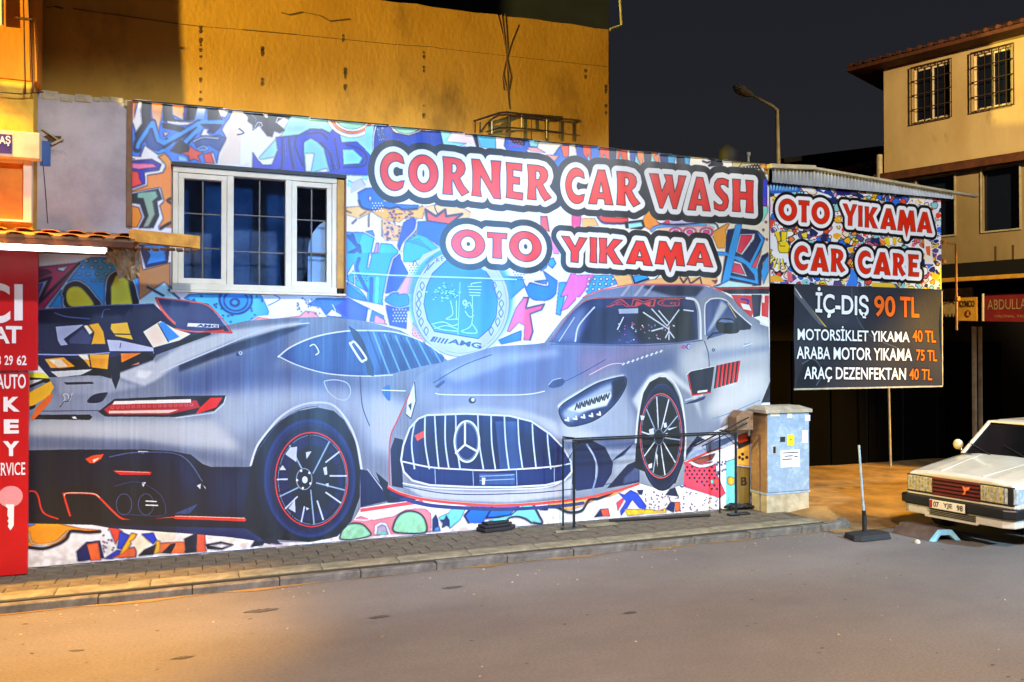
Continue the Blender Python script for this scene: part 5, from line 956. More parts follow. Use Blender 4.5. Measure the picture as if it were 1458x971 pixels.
# pavement with its pieces
KY = 8.20; PZ = .10; PX0, PX1 = -5.2, 7.55
pave = empty('pavement', (0, 0, 0)); pave['kind'] = 'structure'
MB().box(PX0, PX1, KY+.10, 9.42, -.01, PZ-.012).build('bedding', M['grout'], pave)
pm = MB().box(-.128, .128, -.113, .113, -.03, 0); proto = pm.build('paver', M['paver'], pave, bevel=.006, seg=1); proto.location = (PX0+.13, 9.3, PZ)
n = 0
for r in range(4):
    x = PX0+.13+(r % 2)*.13
    while x < PX1-.1:
        if not (r == 0 and x < PX0+.2):
            instance_piece(proto, (x, 9.30-r*.232, PZ+random.uniform(-.004, .003)), pave, rz=random.uniform(-.01, .01)); n += 1
        x += .262
# pale slabs and kerb stones
sp = MB().box(-.395, .395, -.108, .115, -.03, 0).build('border_slab', M['slab'], pave, bevel=.008, seg=1); sp.location = (PX0+.4, KY+.235, PZ+.004)
kp = MB().box(-.394, .394, -.05, .04, -.13, 0).build('kerb_stone', M['kerb'], pave, bevel=.010, seg=2); kp.location = (PX0+.4, KY+.064, PZ)
x = PX0+1.2
while x < PX1-.35:
    instance_piece(sp, (x, KY+.235, PZ+random.uniform(0, .006)), pave); instance_piece(kp, (x+.37, KY+.064+random.uniform(-.006, .006), PZ-.02+random.uniform(-.010, .006)), pave, rz=random.uniform(-.012, .012)); x += .795
# dropped end of the kerb curving into the yard
for i, a in enumerate((12, 40, 66)):
    instance_piece(kp, (PX1+.02+.55*math.sin(R(a)), KY+.64-.55*math.cos(R(a)), PZ-.01-.02*i), pave, scale=(.42, 1, 1), rz=R(a))
# gutter strip of sand along the kerb
mb = MB(); xs = [PX0+i*.3 for i in range(44)]; vs = []
for i, x in enumerate(xs): w = max(-.01, .035*math.sin(i*1.7)+random.uniform(-.02, .05)); vs += [(x, KY+.02, .004), (x, KY-w, .002)]
mb.add(vs, [(2*i, 2*i+1, 2*i+3, 2*i+2) for i in range(len(xs)-1)]); mb.build('gutter_sand', M['dirt'], kind='stuff')
# yard: dirt surface rising behind the end of the pavement
def fbm(x, y): return .5*math.sin(x*2.1+y*1.3)+.3*math.sin(x*4.7-y*3.1+1)+.2*math.sin(x*9.1+y*7.7+2)
def yz(x, y):
    e = min(1, max(0, (y-8.2)/1.0)); m_ = math.exp(-((x-8.05)**2/.25+(y-8.95)**2/.10))*.10
    return .003+e*.05+m_+fbm(x, y)*.012*e
nx, ny = 90, 44; X0, X1, Y0, Y1 = 7.5, 22, 8.05, 13.2; vs = []
for j in range(ny+1):
    for i in range(nx+1):
        x = X0+(X1-X0)*(i/nx)**1.6; y = Y0+(Y1-Y0)*j/ny; vs.append((x, y, yz(x, y)))
mb = MB(); mb.add(vs, [(j*(nx+1)+i, j*(nx+1)+i+1, (j+1)*(nx+1)+i+1, (j+1)*(nx+1)+i) for j in range(ny) for i in range(nx)], True)
mb.build('yard_ground', M['dirt'], kind='structure')
# scraps, little stones
mb = MB()
for i in range(260):
    x, y = random.uniform(-4, 10), random.choice([random.gauss(8.0, .15), random.uniform(3.5, 8.1)]); s = random.uniform(.004, .016)
    if y > 8.18: y = 8.1
    mb.add([(x-s, y-s*.8, .001), (x+s, y-s*.6, .001), (x+s*.7, y+s, .001), (x-s*.6, y+s*.8, .001), (x, y, .001+s*.8)], [(0,1,4), (1,2,4), (2,3,4), (3,0,4)])
mb.build('road_grit', M['stone_debris'], kind='stuff')
mb = MB(); rs_ = random.Random(21)
for i in range(240):
    x, y = rs_.uniform(-2.5, 11), rs_.uniform(2.6, 8.1); a_ = rs_.uniform(.005, .022)*(3 if rs_.random() < .04 else 1); b_ = a_*rs_.uniform(.25, .7); n_ = 7; ph = rs_.uniform(-.3, .3)
    mb.add([(x+a_*(1+.3*math.sin(k*2.1+i))*math.cos(k*6.283/n_)*math.cos(ph), y+b_*math.sin(k*6.283/n_)+a_*math.cos(k*6.283/n_)*math.sin(ph), .0015) for k in range(n_)], [tuple(range(n_))])
mb.build('oil_specks', M['tar'], kind='stuff')
for (px, py, sz, lab) in ((372, 869, .13, 'dark oily patch on the asphalt near the left end of the kerb'), (897, 872, .07, 'small dark tar spot on the asphalt right of centre'), (540, 878, .09, 'thin dark tar smear on the asphalt below the left car print'), (260, 936, .07, 'dark smear on the orange lit asphalt bottom left'), (645, 836, .10, 'long dark smear on the asphalt close to the kerb')):
    p = atZ(px, py, .003); mb = MB(); N = 22
    mb.add([(p.x+sz*(1+.3*math.sin(k*2.3)+.2*math.sin(k*5.1+px))*math.cos(k*2*math.pi/N), p.y+sz*.33*(1+.35*math.sin(k*3.1+px))*math.sin(k*2*math.pi/N), .003) for k in range(N)], [tuple(range(N))])
    mb.build('tar_patch', M['tar'], label=lab, cat='tar patch', group='dark patches on the asphalt')
p = atZ(382, 778+0, .1)

# ------------------------------------------------------------------ car wash building
ml = lambda px: XY(px, YW)
xL, xP, xR = ml(40), ml(187), 7.55
zT = 4.97
wx0, wx1, wz0, wz1 = ml(245), ml(491), 2.96, 4.30     # window opening
bld = empty('car_wash_building', (3, YW+.2, 0), 'long single storey corner building carrying the big car mural and a white window', 'building')
wall = MB()
wb = YW+.012
for r in ((-6, wx0, 0, zT-.02), (wx1, xR, 0, zT-.02), (wx0, wx1, 0, wz0), (wx0, wx1, wz1, zT-.02)): wall.box(r[0], r[1], wb, wb+.22, r[2], r[3])
wall.build('wall', M['plaster_grey'], bld)
MB().box(wx0-.3, wx1+.9, wb+.75, wb+.8, 2.0, 4.8).build('room_back_wall', M['room'], bld)
ax0, ax1 = ml(440), ml(440)+.75
mb = MB(); mb.prism([(ax0, 2.3), (ax1, 2.3), (ax1, 3.6)]+[((ax0+ax1)/2+(ax1-ax0)/2*math.cos(R(a_)), 3.45+.42*math.sin(R(a_))) for a_ in range(15, 181, 15)], wb+.11, wb+.16); mb.build('arch_reflection', M['reflected_arch'], bld)  # pale arch panel stands in for a reflection in the right pane
mb = MB(); mb.box(ax0+.3, ax0+.34, wb+.095, wb+.108, 2.3, 3.8); mb.box(ax0, ax1, wb+.09, wb+.105, 3.4, 3.43); mb.build('reflection_frame', M['soffit'], bld)
MB().box(xR-.2, xR, wb+.222, 12.5, 0, zT-.1).build('side_wall', M['dark'], bld)
MB().box(-6, xR, wb+.16, 12.5, zT-.019, zT+.02).build('flat_roof', M['dark'], bld)
# parapet edge over the grey plaster, broken line of old mortar
mb = MB(); x = -1.62
while x < xP-.02:
    w = random.uniform(.06, .16); h = random.uniform(.015, .07); mb.box(x, min(x+w, xP-.01), wb-random.uniform(.004, .03), wb+.1, zT-.03-h, zT+random.uniform(-.02, .01)); x += w+random.uniform(0, .02)
mb.build('broken_coping', M['conc'], bld, bevel=.01)
# hole in plaster, crack, blue patch, corner strip
q = atY(76, 198, wb); mb = MB(); N = 11
mb.add([(q.x+.07*(1+.5*math.sin(k*2.7))*math.cos(k*6.283/N), wb-.004, q.z+.05*(1+.4*math.sin(k*1.9))*math.sin(k*6.283/N)) for k in range(N)], [tuple(range(N))]); mb.build('hole', M['crack'], bld)
mb = MB(); q2 = atY(82, 204, wb); mb.bar(atY(60, 183, wb-.01), atY(84, 200, wb-.01), .03, .015); mb.bar(atY(73, 206, wb-.012), atY(90, 198, wb-.01), .035, .02); mb.build('broken_plaster', M['conc'], bld)
a, b = atY(57, 200, wb-.004), atY(72, 237, wb-.004); MB().box(a.x, b.x, wb-.005, wb, b.z, a.z).build('blue_patch', M['blue_paint'], bld)
mb = MB(); pts = [atY(x_, y_, wb-.003) for x_, y_ in ((50, 150), (53, 185), (62, 240), (66, 290), (68, 318))]; mb.tube(pts, .004, 5); mb.build('wall_cable', M['black'], bld)
a, b = atY(181, 142, wb-.03), atY(187, 322, wb-.03); MB().box(a.x, xP-.002, wb-.03, wb, b.z, zT-.03).build('corner_strip', M['soffit'], bld)
# window: frame, three lights, glazing bars
fy0, fy1 = YW-.035, YW+.09
mb = MB(); fw_ = .055
rv = wx1-.10   # reveal on the right, orange lamp light painted on it
mb.box(wx0-.0, rv, fy0, fy1, wz1-.075, wz1-.012); mb.box(wx0, rv+.0, fy0-.02, fy1, wz0+.0, wz0+.07); mb.box(wx0, wx0+fw_, fy0, fy1, wz0+.071, wz1-.076); mb.box(rv-fw_, rv, fy0, fy1, wz0+.071, wz1-.076)
m1, m2 = ml(327), ml(410)
mb.box(m1-.035, m1+.035, fy0+.003, fy1, wz0+.071, wz1-.076); mb.box(m2-.035, m2+.035, fy0+.003, fy1, wz0+.071, wz1-.076)
win = mb.build('window', M['pvc'], bld, bevel=.006)
def sub(name, mb_, m, par=win, bevel=0):
    o = mb_.build(name, m, None, bevel=bevel); o.parent = par
    M_ = Matrix.Identity(4); p_ = par
    while p_: M_ = p_.matrix_basis @ M_; p_ = p_.parent
    o.data.transform(M_.inverted()); return o
for (a_, b_, sash) in ((wx0+fw_+.002, m1-.037, 1), (m1+.037, m2-.037, 0), (m2+.037, rv-fw_-.002, 1)):
    z0_, z1_ = wz0+.073, wz1-.078; s_ = .055 if sash else .004
    if sash:
        mb = MB(); mb.box(a_, b_, fy0+.012, fy1-.01, z0_, z0_+s_); mb.box(a_, b_, fy0+.012, fy1-.01, z1_-s_, z1_); mb.box(a_, a_+s_, fy0+.012, fy1-.01, z0_+s_, z1_-s_); mb.box(b_-s_, b_, fy0+.012, fy1-.01, z0_+s_, z1_-s_)
        sub('sash', mb, M['pvc'], bevel=.004)
    sub('pane', MB().box(a_+s_, b_-s_, YW+.03, YW+.038, z0_+s_, z1_-s_), M['clear'])
    mb = MB(); cx = (a_+b_)/2; mb.box(cx-.007, cx+.007, YW+.016, YW+.024, z0_+s_, z1_-s_)
    for f_ in (.345, .69): zz = z1_-s_-(z1_-z0_-2*s_)*f_; mb.box(a_+s_, b_-s_, YW+.013, YW+.0255, zz-.006, zz+.006)
    sub('glazing_bar', mb, M['bar'])
MB().box(rv+.001, wx1-.02, YW-.055, YW+.1, wz0+.06, wz1-.03).build('reveal_strip', M['pvc_sodium_tint'], bld)
MB().box(wx1-.019, wx1+.0, YW-.075, YW+.1, wz0-.0, wz1-.02).build('reveal_edge', M['soffit'], bld)
MB().box(wx0-.01, wx1+.005, YW-.06, YW+.05, wz1-.011, wz1+.03).build('window_hood', M['black'], bld)
MB().box(wx0-.02, wx1+.0, YW-.07, YW+.02, wz0-.028, wz0-.002).build('window_sill', M['pvc'], bld, bevel=.006)

# ------------------------------------------------------------------ printed mural banner
cvm = paint_mural(); vm = vinyl('mural_vinyl', cvm.image('mural_print'), cvm, coat=1.0, coat_rough=.40, ior=1.7, bump=.2)
def wv(x, z): return -.004+.003*math.sin(x*9+z*.7)+.0018*math.sin(x*23+2*math.sin(z*1.3))+(.004*math.sin(x*31) if z < .3 else 0)
x40, zc = xL, 3.50
g = .012
rects = [(x40, xP, .115, zc), (xP, wx0-.012, .115, zT), (wx0-.012, wx1+g, .115, wz0-.03), (wx0-.012, wx1+g, wz1+.032, zT), (wx1+g, xR+.02, .115, zT)]
sheet('mural_banner', cvm, rects, vm, Y=YW, wave=wv, label='huge glossy vinyl mural of two silver sports cars with CORNER CAR WASH lettering', cat='mural banner')
mb = MB(); xx = xP
while xx < xR-.05: mb.tube([(xx, YW-.03, zT-.02), (xx+.9, YW-.03, zT-.005)], .008, 5); xx += .92
tag(mb.build('banner_edge_rod', M['black']), 'thin dark rod along the top edge of the mural', 'rod')

# ------------------------------------------------------------------ sign over the wash entrance, price banner
cvs = paint_sign(); vs_ = vinyl('sign_vinyl', cvs.image('sign_print'), cvs, coat=.25, coat_rough=.3, ior=1.45, bump=.05)
sx0, sx1 = 7.575, 10.86
sg = empty('wash_entrance_sign', (9.2, 9.4, 3.27), 'colourful board lettered OTO YIKAMA CAR CARE above the dark wash entrance', 'sign')
sheet('sign_face', cvs, [(sx0, sx1, 3.27, 4.69)], vs_, parent=sg, Y=YW-.02)
MB().box(sx0, sx1, YW-.014, YW+.06, 3.275, 4.685).build('sign_box', M['steel'], sg)
cvp = paint_price(); vp = vinyl('price_vinyl', cvp.image('price_print'), cvp, coat=.8, coat_rough=.22, ior=1.5, bump=.7, wr=(14, 14, 5))
def wp(x, z):
    u = (x-7.9)/2.86; v = (z-1.74)/1.52
    return .016*math.sin((u+v*.5)*11)*max(0, u-.55)*2+.012*math.sin((u-v*.7)*13)*max(0, .35-u)*2-.012*math.sin(u*3.1)
pb = empty('price_banner', (9.3, 9.3, 1.75), 'creased black price banner listing İÇ-DIŞ 90 TL hung below the entrance sign', 'banner')
sheet('banner_sheet', cvp, [(7.92, 10.76, 1.77, 3.255)], vp, parent=pb, Y=9.3, wave=wp, thick=.003)
mb = MB(); mb.box(7.91, 10.77, 9.292, 9.312, 1.745, 1.768); mb.box(10.762, 10.78, 9.292, 9.312, 1.769, 3.24); mb.build('banner_hem', M['pale'], pb)

# corrugated fascia and roof of the wash bay
bay = empty('wash_bay', (9.2, 11, 0), 'dark open wash bay under a corrugated steel fascia, right of the mural', 'building')
mb = MB(); n_ = 110; vs = []
zt = lambda x: 4.93-(x-8.3)*.055 if x > 8.3 else 4.90
for i in range(n_+1):
    x = 7.56+(11.05-7.56)*i/n_; y = YW-.075+(.012 if i % 2 else -.012); vs += [(x, y, 4.695), (x, y, zt(x))]
mb.add(vs, [(2*i, 2*i+2, 2*i+3, 2*i+1) for i in range(n_)]); mb.build('corrugated_fascia', M['steel'], bay)
mb = MB(); mb.bar((7.5, YW-.09, 4.915), (8.3, YW-.09, 4.955), .10, .06); mb.bar((8.3, YW-.09, 4.945), (11.55, YW-.09, 4.765), .09, .035); mb.build('fascia_cap', M['pale'], bay, bevel=.006)
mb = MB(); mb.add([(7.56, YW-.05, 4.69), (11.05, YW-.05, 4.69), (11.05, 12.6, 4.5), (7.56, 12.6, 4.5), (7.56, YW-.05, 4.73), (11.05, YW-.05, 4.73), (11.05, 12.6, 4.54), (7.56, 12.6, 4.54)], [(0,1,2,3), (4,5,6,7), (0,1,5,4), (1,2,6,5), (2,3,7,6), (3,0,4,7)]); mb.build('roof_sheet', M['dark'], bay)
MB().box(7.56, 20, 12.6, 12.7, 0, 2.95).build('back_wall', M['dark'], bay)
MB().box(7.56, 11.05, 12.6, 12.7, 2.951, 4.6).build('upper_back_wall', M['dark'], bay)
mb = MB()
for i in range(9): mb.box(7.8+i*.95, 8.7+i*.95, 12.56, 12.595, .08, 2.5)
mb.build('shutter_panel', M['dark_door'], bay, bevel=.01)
MB().tube([atZ(1268, 664, .05), Vector((atZ(1268, 664, .05).x-.1, atZ(1268, 664, .05).y, 4.3))], .022, 8).build('pole', M['pale'], bay)
MB().tube([(7.98, 10.4, .03), (7.98, 10.4, 4.5)], .03, 8).build('pole', M['pale'], bay)
# orange pipe frame at the right end of the sign
mb = MB(); a = atY(1340, 345, 9.42); b = atY(1361, 347, 9.42); c_ = atY(1362, 470, 9.42); mb.tube([a, b, c_], .018, 8)
for py in (345, 372, 425): q = atY(1343 if py < 400 else 1363, py, 9.4); mb.box(q.x-.03, q.x+.03, 9.37, 9.42, q.z-.03, q.z+.03)
tag(mb.build('pipe_bracket', M['pipe_or']), 'thin orange lit pipe bracket at the right edge of the entrance sign', 'pipe')
# posts behind the car
for (px, w, lab) in ((1388.5, .03, 'thin pale post left of the pair behind the parked car'), (1397, .02, 'narrow lighter post right of the pair behind the parked car')):
    q = atY(px, 600, 11.4); mb = MB(); mb.box(q.x-w, q.x+w, 11.38, 11.44, .03, ZY(px, 465, 11.4)); mb.build('gate_post', M['pale'], label=lab, cat='post', group='posts behind the car')
# ------------------------------------------------------------------ ochre building above
yb = empty('ochre_building', (1.5, 9.8, 5), 'ochre stained upper building rising behind the mural wall', 'building')
YY = 9.55; yR = XY(867, YY)
prof = [(-8, 4.9), (yR, 4.9), (yR, 6.60), (2.5, 6.55), (1.74, 6.47), (.4, 6.44), (-8, 6.35)]
prof = [(-8, zT+.02), (yR, zT+.02), (yR, 6.60)]
x = yR-.2
while x > -8: prof.append((x, 6.60-(yR-x)*.028+random.uniform(-.012, .012))); x -= random.uniform(.15, .35)
prof.append((-8, 6.25)); MB().prism(prof, YY, YY+.3).build('wall', M['yellow_wall'], yb)
MB().box(yR-.25, yR, YY+.302, 15, zT+.02, 6.55).build('side_wall', M['yellow_wall'], yb)
# seams, stains
def chain(name, pts, r, m, par, Y=YY-.004):
    mb = MB()
    for a_, b_ in zip(pts[:-1], pts[1:]): mb.bar(atY(a_[0], a_[1], Y), atY(b_[0], b_[1], Y), .004, r*random.uniform(.35, 1.1))
    return mb.build(name, m, par)
chain('crack', [(66, 11), (78, 9), (90, 12)], .02, M['crack'], yb)
chain('crack', [(104, 12), (122, 15), (148, 19), (180, 23), (247, 33), (290, 38), (345, 42), (420, 49), (500, 57), (560, 63), (620, 67)], .010, M['crack'], yb)
chain('crack', [(400, 18), (412, 21), (430, 17), (455, 22), (470, 30), (498, 27)], .018, M['crack'], yb)
chain('crack', [(620, 68), (700, 77), (780, 86), (866, 95)], .006, M['crack'], yb)
mb = MB()
for px, ys in ((285, (38, 44, 56, 64, 70, 80, 97, 112, 130, 141)), (373, (68, 71, 75, 112, 118)), (488, (50, 55)), (491, (98, 103, 110, 122)), (603, (74, 80, 95, 100, 150, 163)), (862, (122, 128, 150, 160)), (833, (100, 108))):
    for y_ in ys: q = atY(px, y_, YY-.004); s = random.uniform(.008, .024); MB().prism([(q.x-s*.8, q.z-s*.5), (q.x-s*.2, q.z-s*random.uniform(1.2, 2.6)), (q.x+s*.5, q.z-s*.6), (q.x+s*.7, q.z+s*.4), (q.x+s*.1, q.z+s*.9), (q.x-s*.6, q.z+s*.5)], YY-.005, YY+.01).build('stain_spot', M['crack'], yb)
# cable hanging in loops on the ochre wall
mb = MB(); P_ = lambda x_, y_: atY(x_, y_, YY-.004)
for pts in ([(708, 20), (716, 50), (721, 80), (716, 105), (722, 130), (725, 155)], [(714, 20), (719, 60), (722, 85), (727, 110), (724, 128), (717, 128), (715, 108), (720, 88)], [(719, 20), (722, 60), (722, 100), (724, 150)], [(738, 35), (728, 60), (722, 80)]):
    mb.tube([P_(*p) for p in pts], .0035, 5)
tag(mb.build('hanging_cable', M['soffit']), 'thin cable looping down the ochre wall above the lettering', 'cable')
# dark rooftop screen with pale frame
rs = empty('rooftop_screen', (4, 11, 6.5), 'dark panelled screen with a pale corner bar on the ochre roof', 'screen')
M['screen'] = mat('dark_blue_sheet', '#252a3c', '#1c2030', .7, 2, 4, .1, 10)
c1, c2 = XY(640, 11), XY(868, 11)
MB().box(1.5, c2, 11, 11.05, 6.4, 9.5).build('panel', M['screen'], rs)
mb = MB(); zz = ZY(883, 36, 11); mb.tube([atY(868, 42, 11), atY(885, 36, 11), atY(881, -30, 11)], .022, 6); mb.build('frame_bar', M['pale'], rs)
# bent railing of a rusty cage on the roof
rl = empty('roof_railing', (3.2, 9.48, 5), 'low rusty rail bent over the roof edge above the word CORNER', 'railing')
Yq = 9.49
def z6(x_, y_): return atY(660+x_/9.11, 150+y_/9.11, Yq)
M['rust'] = mat('rusty_iron', '#3c2414', '#28160c', .7, 20, 5, .2, 60)
mb = MB(); mb.tube([z6(*p) for p in ((130, 205), (300, 150), (470, 95), (560, 88), (800, 115), (1000, 130), (1280, 155), (1295, 175), (1240, 185), (1080, 170), (880, 165), (720, 140), (560, 120), (460, 125), (380, 165), (290, 250), (230, 340))], .013, 7); mb.build('top_rail', M['rust'], rl)
mb = MB(); mb.tube([z6(*p) for p in ((290, 345), (380, 315), (460, 290), (600, 288), (800, 300), (1000, 320), (1290, 352))], .010, 7); mb.build('lower_rail', M['rust'], rl)
for x_, y0_, y1_ in ((150, 205, 350), (215, 215, 355), (370, 160, 370), (755, 130, 300), (1080, 160, 430), (1240, 175, 430), (600, 120, 400), (880, 165, 430)):
    mb = MB(); mb.tube([z6(x_, y0_), z6(x_, y1_)], .007 if x_ > 500 else .011, 5); mb.build('upright', M['pale'] if x_ in (755, 1080, 370) else M['rust'], rl)
# clutter on the roof corner above WASH
mb = MB(); mb.lathe([(.10, 0), (.14, .1), (.13, .22), (.05, .3), (.01, .32)], (atY(1037, 228, 9.7).x, 9.7, 4.97), 9); tag(mb.build('tarp_bundle', M['rubber']), 'dark bundle lying on the roof edge above the word WASH', 'bundle')
q = atY(1065, 222, 9.7); mb = MB(); mb.tube([(q.x, 9.7, 4.97), (q.x, 9.7, q.z-.0)], .022, 7); mb.tube([(q.x, 9.7, q.z), (q.x, 9.7, q.z+.05)], .035, 7); tag(mb.build('vent_pipe', M['pale']), 'short pale vent pipe on the roof near the end of the mural', 'pipe')

# ------------------------------------------------------------------ left shop building
ls = empty('locksmith_shop', (-3, 9.3, 0), 'orange rendered shop building at the far left with a tiled canopy', 'building')
YL = 9.12; xl = XY(50, YL)
MB().box(-9, xl, YL, 9.40, zT+.0, 10).build('upper_wall', M['orange_wall'], ls)
MB().box(-9, XY(44, YL), YL+.04, 9.39, 3.4, zT-.002).build('lower_wall', M['yellow_low'], ls)
MB().box(-9, xl-.15, YL+.06, 9.41, 0, 3.39).build('ground_floor_wall', M['plaster_grey'], ls)
MB().box(-9, -3.9, 6.4, YL-.002, 3.7, 4.93).build('unseen_light_block', M['orange_wall'], ls)  # added unseen mass that keeps the left sodium light off the mural
mb = MB()
for a_, b_ in (((33, -5), (36, 133)), ((40, -5), (47, 133))): mb.tube([atY(*a_, YL-.02), atY(*b_, YL-.02)], .008, 5)
mb.bar(atY(22, 25, YL-.02), atY(46, 28, YL-.02), .02); mb.build('wall_pipe', M['roof_tile'], ls)
MB().tube([atY(2, -5, YL-.03), atY(2.5, 36, YL-.03)], .02, 6).build('pale_pipe', M['cream_box'], ls)
MB().tube([atY(-5, 131, YL-.02), atY(30, 134, YL-.02), atY(62, 131, YL-.02)], .006, 5).build('cable', M['black'], ls)
# shop window with white frame
a, b = atY(46, 228, YL-.02), atY(0, 315, YL-.02)
mb = MB(); y0_, y1_ = YL-.05, YL+.04
mb.box(a.x-.07, a.x, y0_, y1_, b.z, a.z); mb.box(-4, a.x-.071, y0_, y1_, b.z, b.z+.02); mb.box(-4, a.x-.071, y0_, y1_, a.z-.04, a.z)
w2 = mb.build('window', M['pvc'], ls)
sub('pane', MB().box(-4, a.x-.071, YL+.0, YL+.01, b.z+.021, a.z-.041), M['shop_glow'], w2)
# light box sign
a, b = atY(57, 190, 9.0), atY(0, 223, 9.0)
lb = empty('lightbox_sign', (a.x-1, 9.0, b.z), 'cream box sign with a purple AŞ mark on the left shop wall', 'sign')
MB().box(-4.5, a.x, 8.98, 9.11, b.z, a.z).build('box', M['cream_box'], lb, bevel=.008)
p0, p1 = atY(-6, 190, 8.975), atY(17, 219, 8.975); MB().box(p0.x, p1.x, 8.974, 8.979, p1.z, p0.z).build('purple_label', M['purple_print'], lb)
sign_text('AŞ', (-1, 193, 15, 193.5, 15, 208, -1, 208), 8.972, M['white_print'], lb, .02)
sign_text('SAN. TIC.', (-6, 211, 15, 211.5, 15, 216, -6, 216), 8.972, M['white_print'], lb) if 0 else None
# canopy: tiled edge, soffit boards, fascia, flashing
cn = empty('tiled_canopy', (-3, 8.8, 3.4), 'tiled canopy with orange edge over the left shopfront', 'canopy')
YC = 8.62; xe = XY(190, YC); zE = ZY(100, 338, YC)
zf = lambda x_: zE+(x_-XY(100, YC))*.0
MB().prism([(YC, zE-.02), (9.385, zE+.13), (9.385, zE+.16), (YC, zE+.01)], -6, xe, 'x').build('deck', M['soffit'], cn)
tm = MB(); N = 7; vs = []
for t_ in (0, 1):
    for k in range(N): a_ = math.pi*k/(N-1); vs.append((-.075*math.cos(a_), t_*.40, .035*math.sin(a_)+t_*.075))
for t_ in (0, 1):
    for k in range(N): a_ = math.pi*k/(N-1); vs.append((-.062*math.cos(a_), t_*.40, .022*math.sin(a_)+t_*.075))
fs = [(k, k+1, N+k+1, N+k) for k in range(N-1)]+[(2*N+k, 3*N+k, 3*N+k+1, 2*N+k+1) for k in range(N-1)]+[(k, 2*N+k, 2*N+k+1, k+1) for k in range(N-1)]
tm.add(vs, fs, True); tm.v = [(x_, y_, z_*.6) for x_, y_, z_ in tm.v]; tp = tm.build('tile', M['awning_tile'], cn, world=False); tp.location = Vector((xe-.1, YC-.03, zE+.012))-cn.location
k = 1
for row in range(2):
    x = xe-.1-(0 if row else .225)
    while x > -4.6:
        instance_piece(tp, Vector((x, YC-.03+row*.38, zE+.012+row*.085+random.uniform(-.004, .004)))-cn.location, cn, rz=random.uniform(-.02, .02)); x -= .225
mb = MB(); mb.box(-6, xe, YC-.005, YC+.03, zE-.075, zE-.022); mb.build('fascia_board', M['roof_tile'], cn)
mb = MB()
for i in range(8): mb.box(-6, XY(152, YC+.1+i*.09), YC+.032+i*.092, YC+.032+i*.092+.088, zE-.095+i*.002, zE-.08+i*.002)
mb.build('soffit_board', M['soffit'], cn, bevel=.004)
f0, f1 = atY(190, 323, 8.72), atY(285, 333, 8.72)
mb = MB(); mb.prism([(xe-.05, zE-.0), (f1.x, zE-.045), (f1.x, zE+.085), (xe-.05, zE+.12)], 8.70, 8.78); mb.build('flashing', M['flashing'], cn, bevel=.006)
mb = MB(); xx = xe
while xx < f1.x-.03: mb.box(xx, xx+random.uniform(.03, .07), 8.71, 8.9, zE-.058-random.uniform(0, .012), zE-.045); xx += .075
mb.build('mortar_lumps', M['soffit'], cn, bevel=.01)
mb = MB(); vs = []; 
for i in range(9):
    for j in range(6): vs.append((XY(150+i*6, 8.9), 8.86+.05*math.sin(i*2.2+j)+.12*j/5, zE-.06-j*.058*(1 if i > 2 else .5)+.02*math.sin(i*1.9)))
mb.add(vs, [(i*6+j, i*6+j+1, (i+1)*6+j+1, (i+1)*6+j) for i in range(8) for j in range(5)]); tag(mb.build('plastic_film', M['plastic_film']), 'crumpled brown plastic film hanging at the right end of the tiled canopy', 'plastic film')
# fluorescent tube
ft = empty('fluorescent_lamp', (-2.5, 8.66, zE-.1), 'lit white fluorescent strip under the edge of the tiled canopy', 'lamp')
xt = XY(152, 8.62); MB().box(-5.5, xt, 8.60, 8.66, zE-.125, zE-.083).build('housing', M['pvc'], ft, bevel=.005)
MB().tube([(-5.5, 8.60, zE-.115), (xt-.02, 8.60, zE-.115)], .028, 8).build('tube', M['tube_light'], ft)
# red shop sign: upper board and lower column
us = empty('red_shop_board', (-2, 9.2, 2.2), 'upper red board reading CI AT 29 62 beneath the fluorescent strip', 'sign')
a, b = atY(54, 378, 9.14), atY(0, 528, 9.14)
MB().box(-4.5, a.x, 9.14, 9.2, b.z, 3.32).build('board', M['red_sign'], us, bevel=.004)
YS = 9.135
for st, bx, bo in (('C', (-22, 402, 14, 404, 15, 459, -22, 462), .02), ('I', (20.5, 404.5, 32.5, 405, 32.5, 456, 20.5, 456.5), .03), ('A', (-10, 465, 13, 465.5, 14, 489, -11, 489.5), .03), ('T', (8.5, 464, 31.5, 464.5, 31.5, 488.5, 8.5, 489), .03), ('29', (6.5, 506, 18.5, 506, 18.5, 520, 6.5, 520), .02), ('62', (24, 506, 38, 506, 38, 520, 24, 520), .02), ('3', (-6, 506, 1.5, 506, 1.5, 520, -6, 520), .02)):
    sign_text(st, bx, YS, M['white_print'], us, bo)
lsn = empty('red_key_column', (-2, 9.2, 1), 'lower red column lettered AUTO KEY SERVICE with a pale key', 'sign')
a, b = atY(41, 530, 9.16), atY(38, 813, 9.16)
MB().box(-4.5, a.x, 9.155, 9.21, .11, a.z-.003).build('board', M['red_sign'], lsn, bevel=.004)
YS = 9.15
for st, bx, bo in (('AUTO', (-5, 533, 37, 532.5, 37, 553, -5, 554), .02), ('K', (5, 565, 28.5, 565, 28.5, 586, 5, 586), .05), ('E', (5.5, 597, 27, 597, 27, 617, 5.5, 617.5), .05), ('Y', (4, 628, 27.5, 628, 27.5, 649, 4, 649.5), .05), ('SERVICE', (-12, 659, 36, 658, 36, 676, -12, 678), .01)):
    sign_text(st, bx, YS, M['white_print'], lsn, bo)
kc = atY(15, 707, YS-.004); mb = MB(); N = 20; r0 = .105
mb.add([(kc.x+r0*math.cos(k*6.283/N), YS-.005, kc.z+r0*math.sin(k*6.283/N)) for k in range(N)], [tuple(range(N))]); mb.build('key_head', M['pink_print'], lsn)
ks = [atY(x_, y_, YS-.007) for x_, y_ in ((8, 718), (20, 718), (19.5, 748), (15, 755), (11, 750), (12.5, 745), (10.5, 742), (12.5, 738), (10.5, 734), (11, 724), (8, 721))]
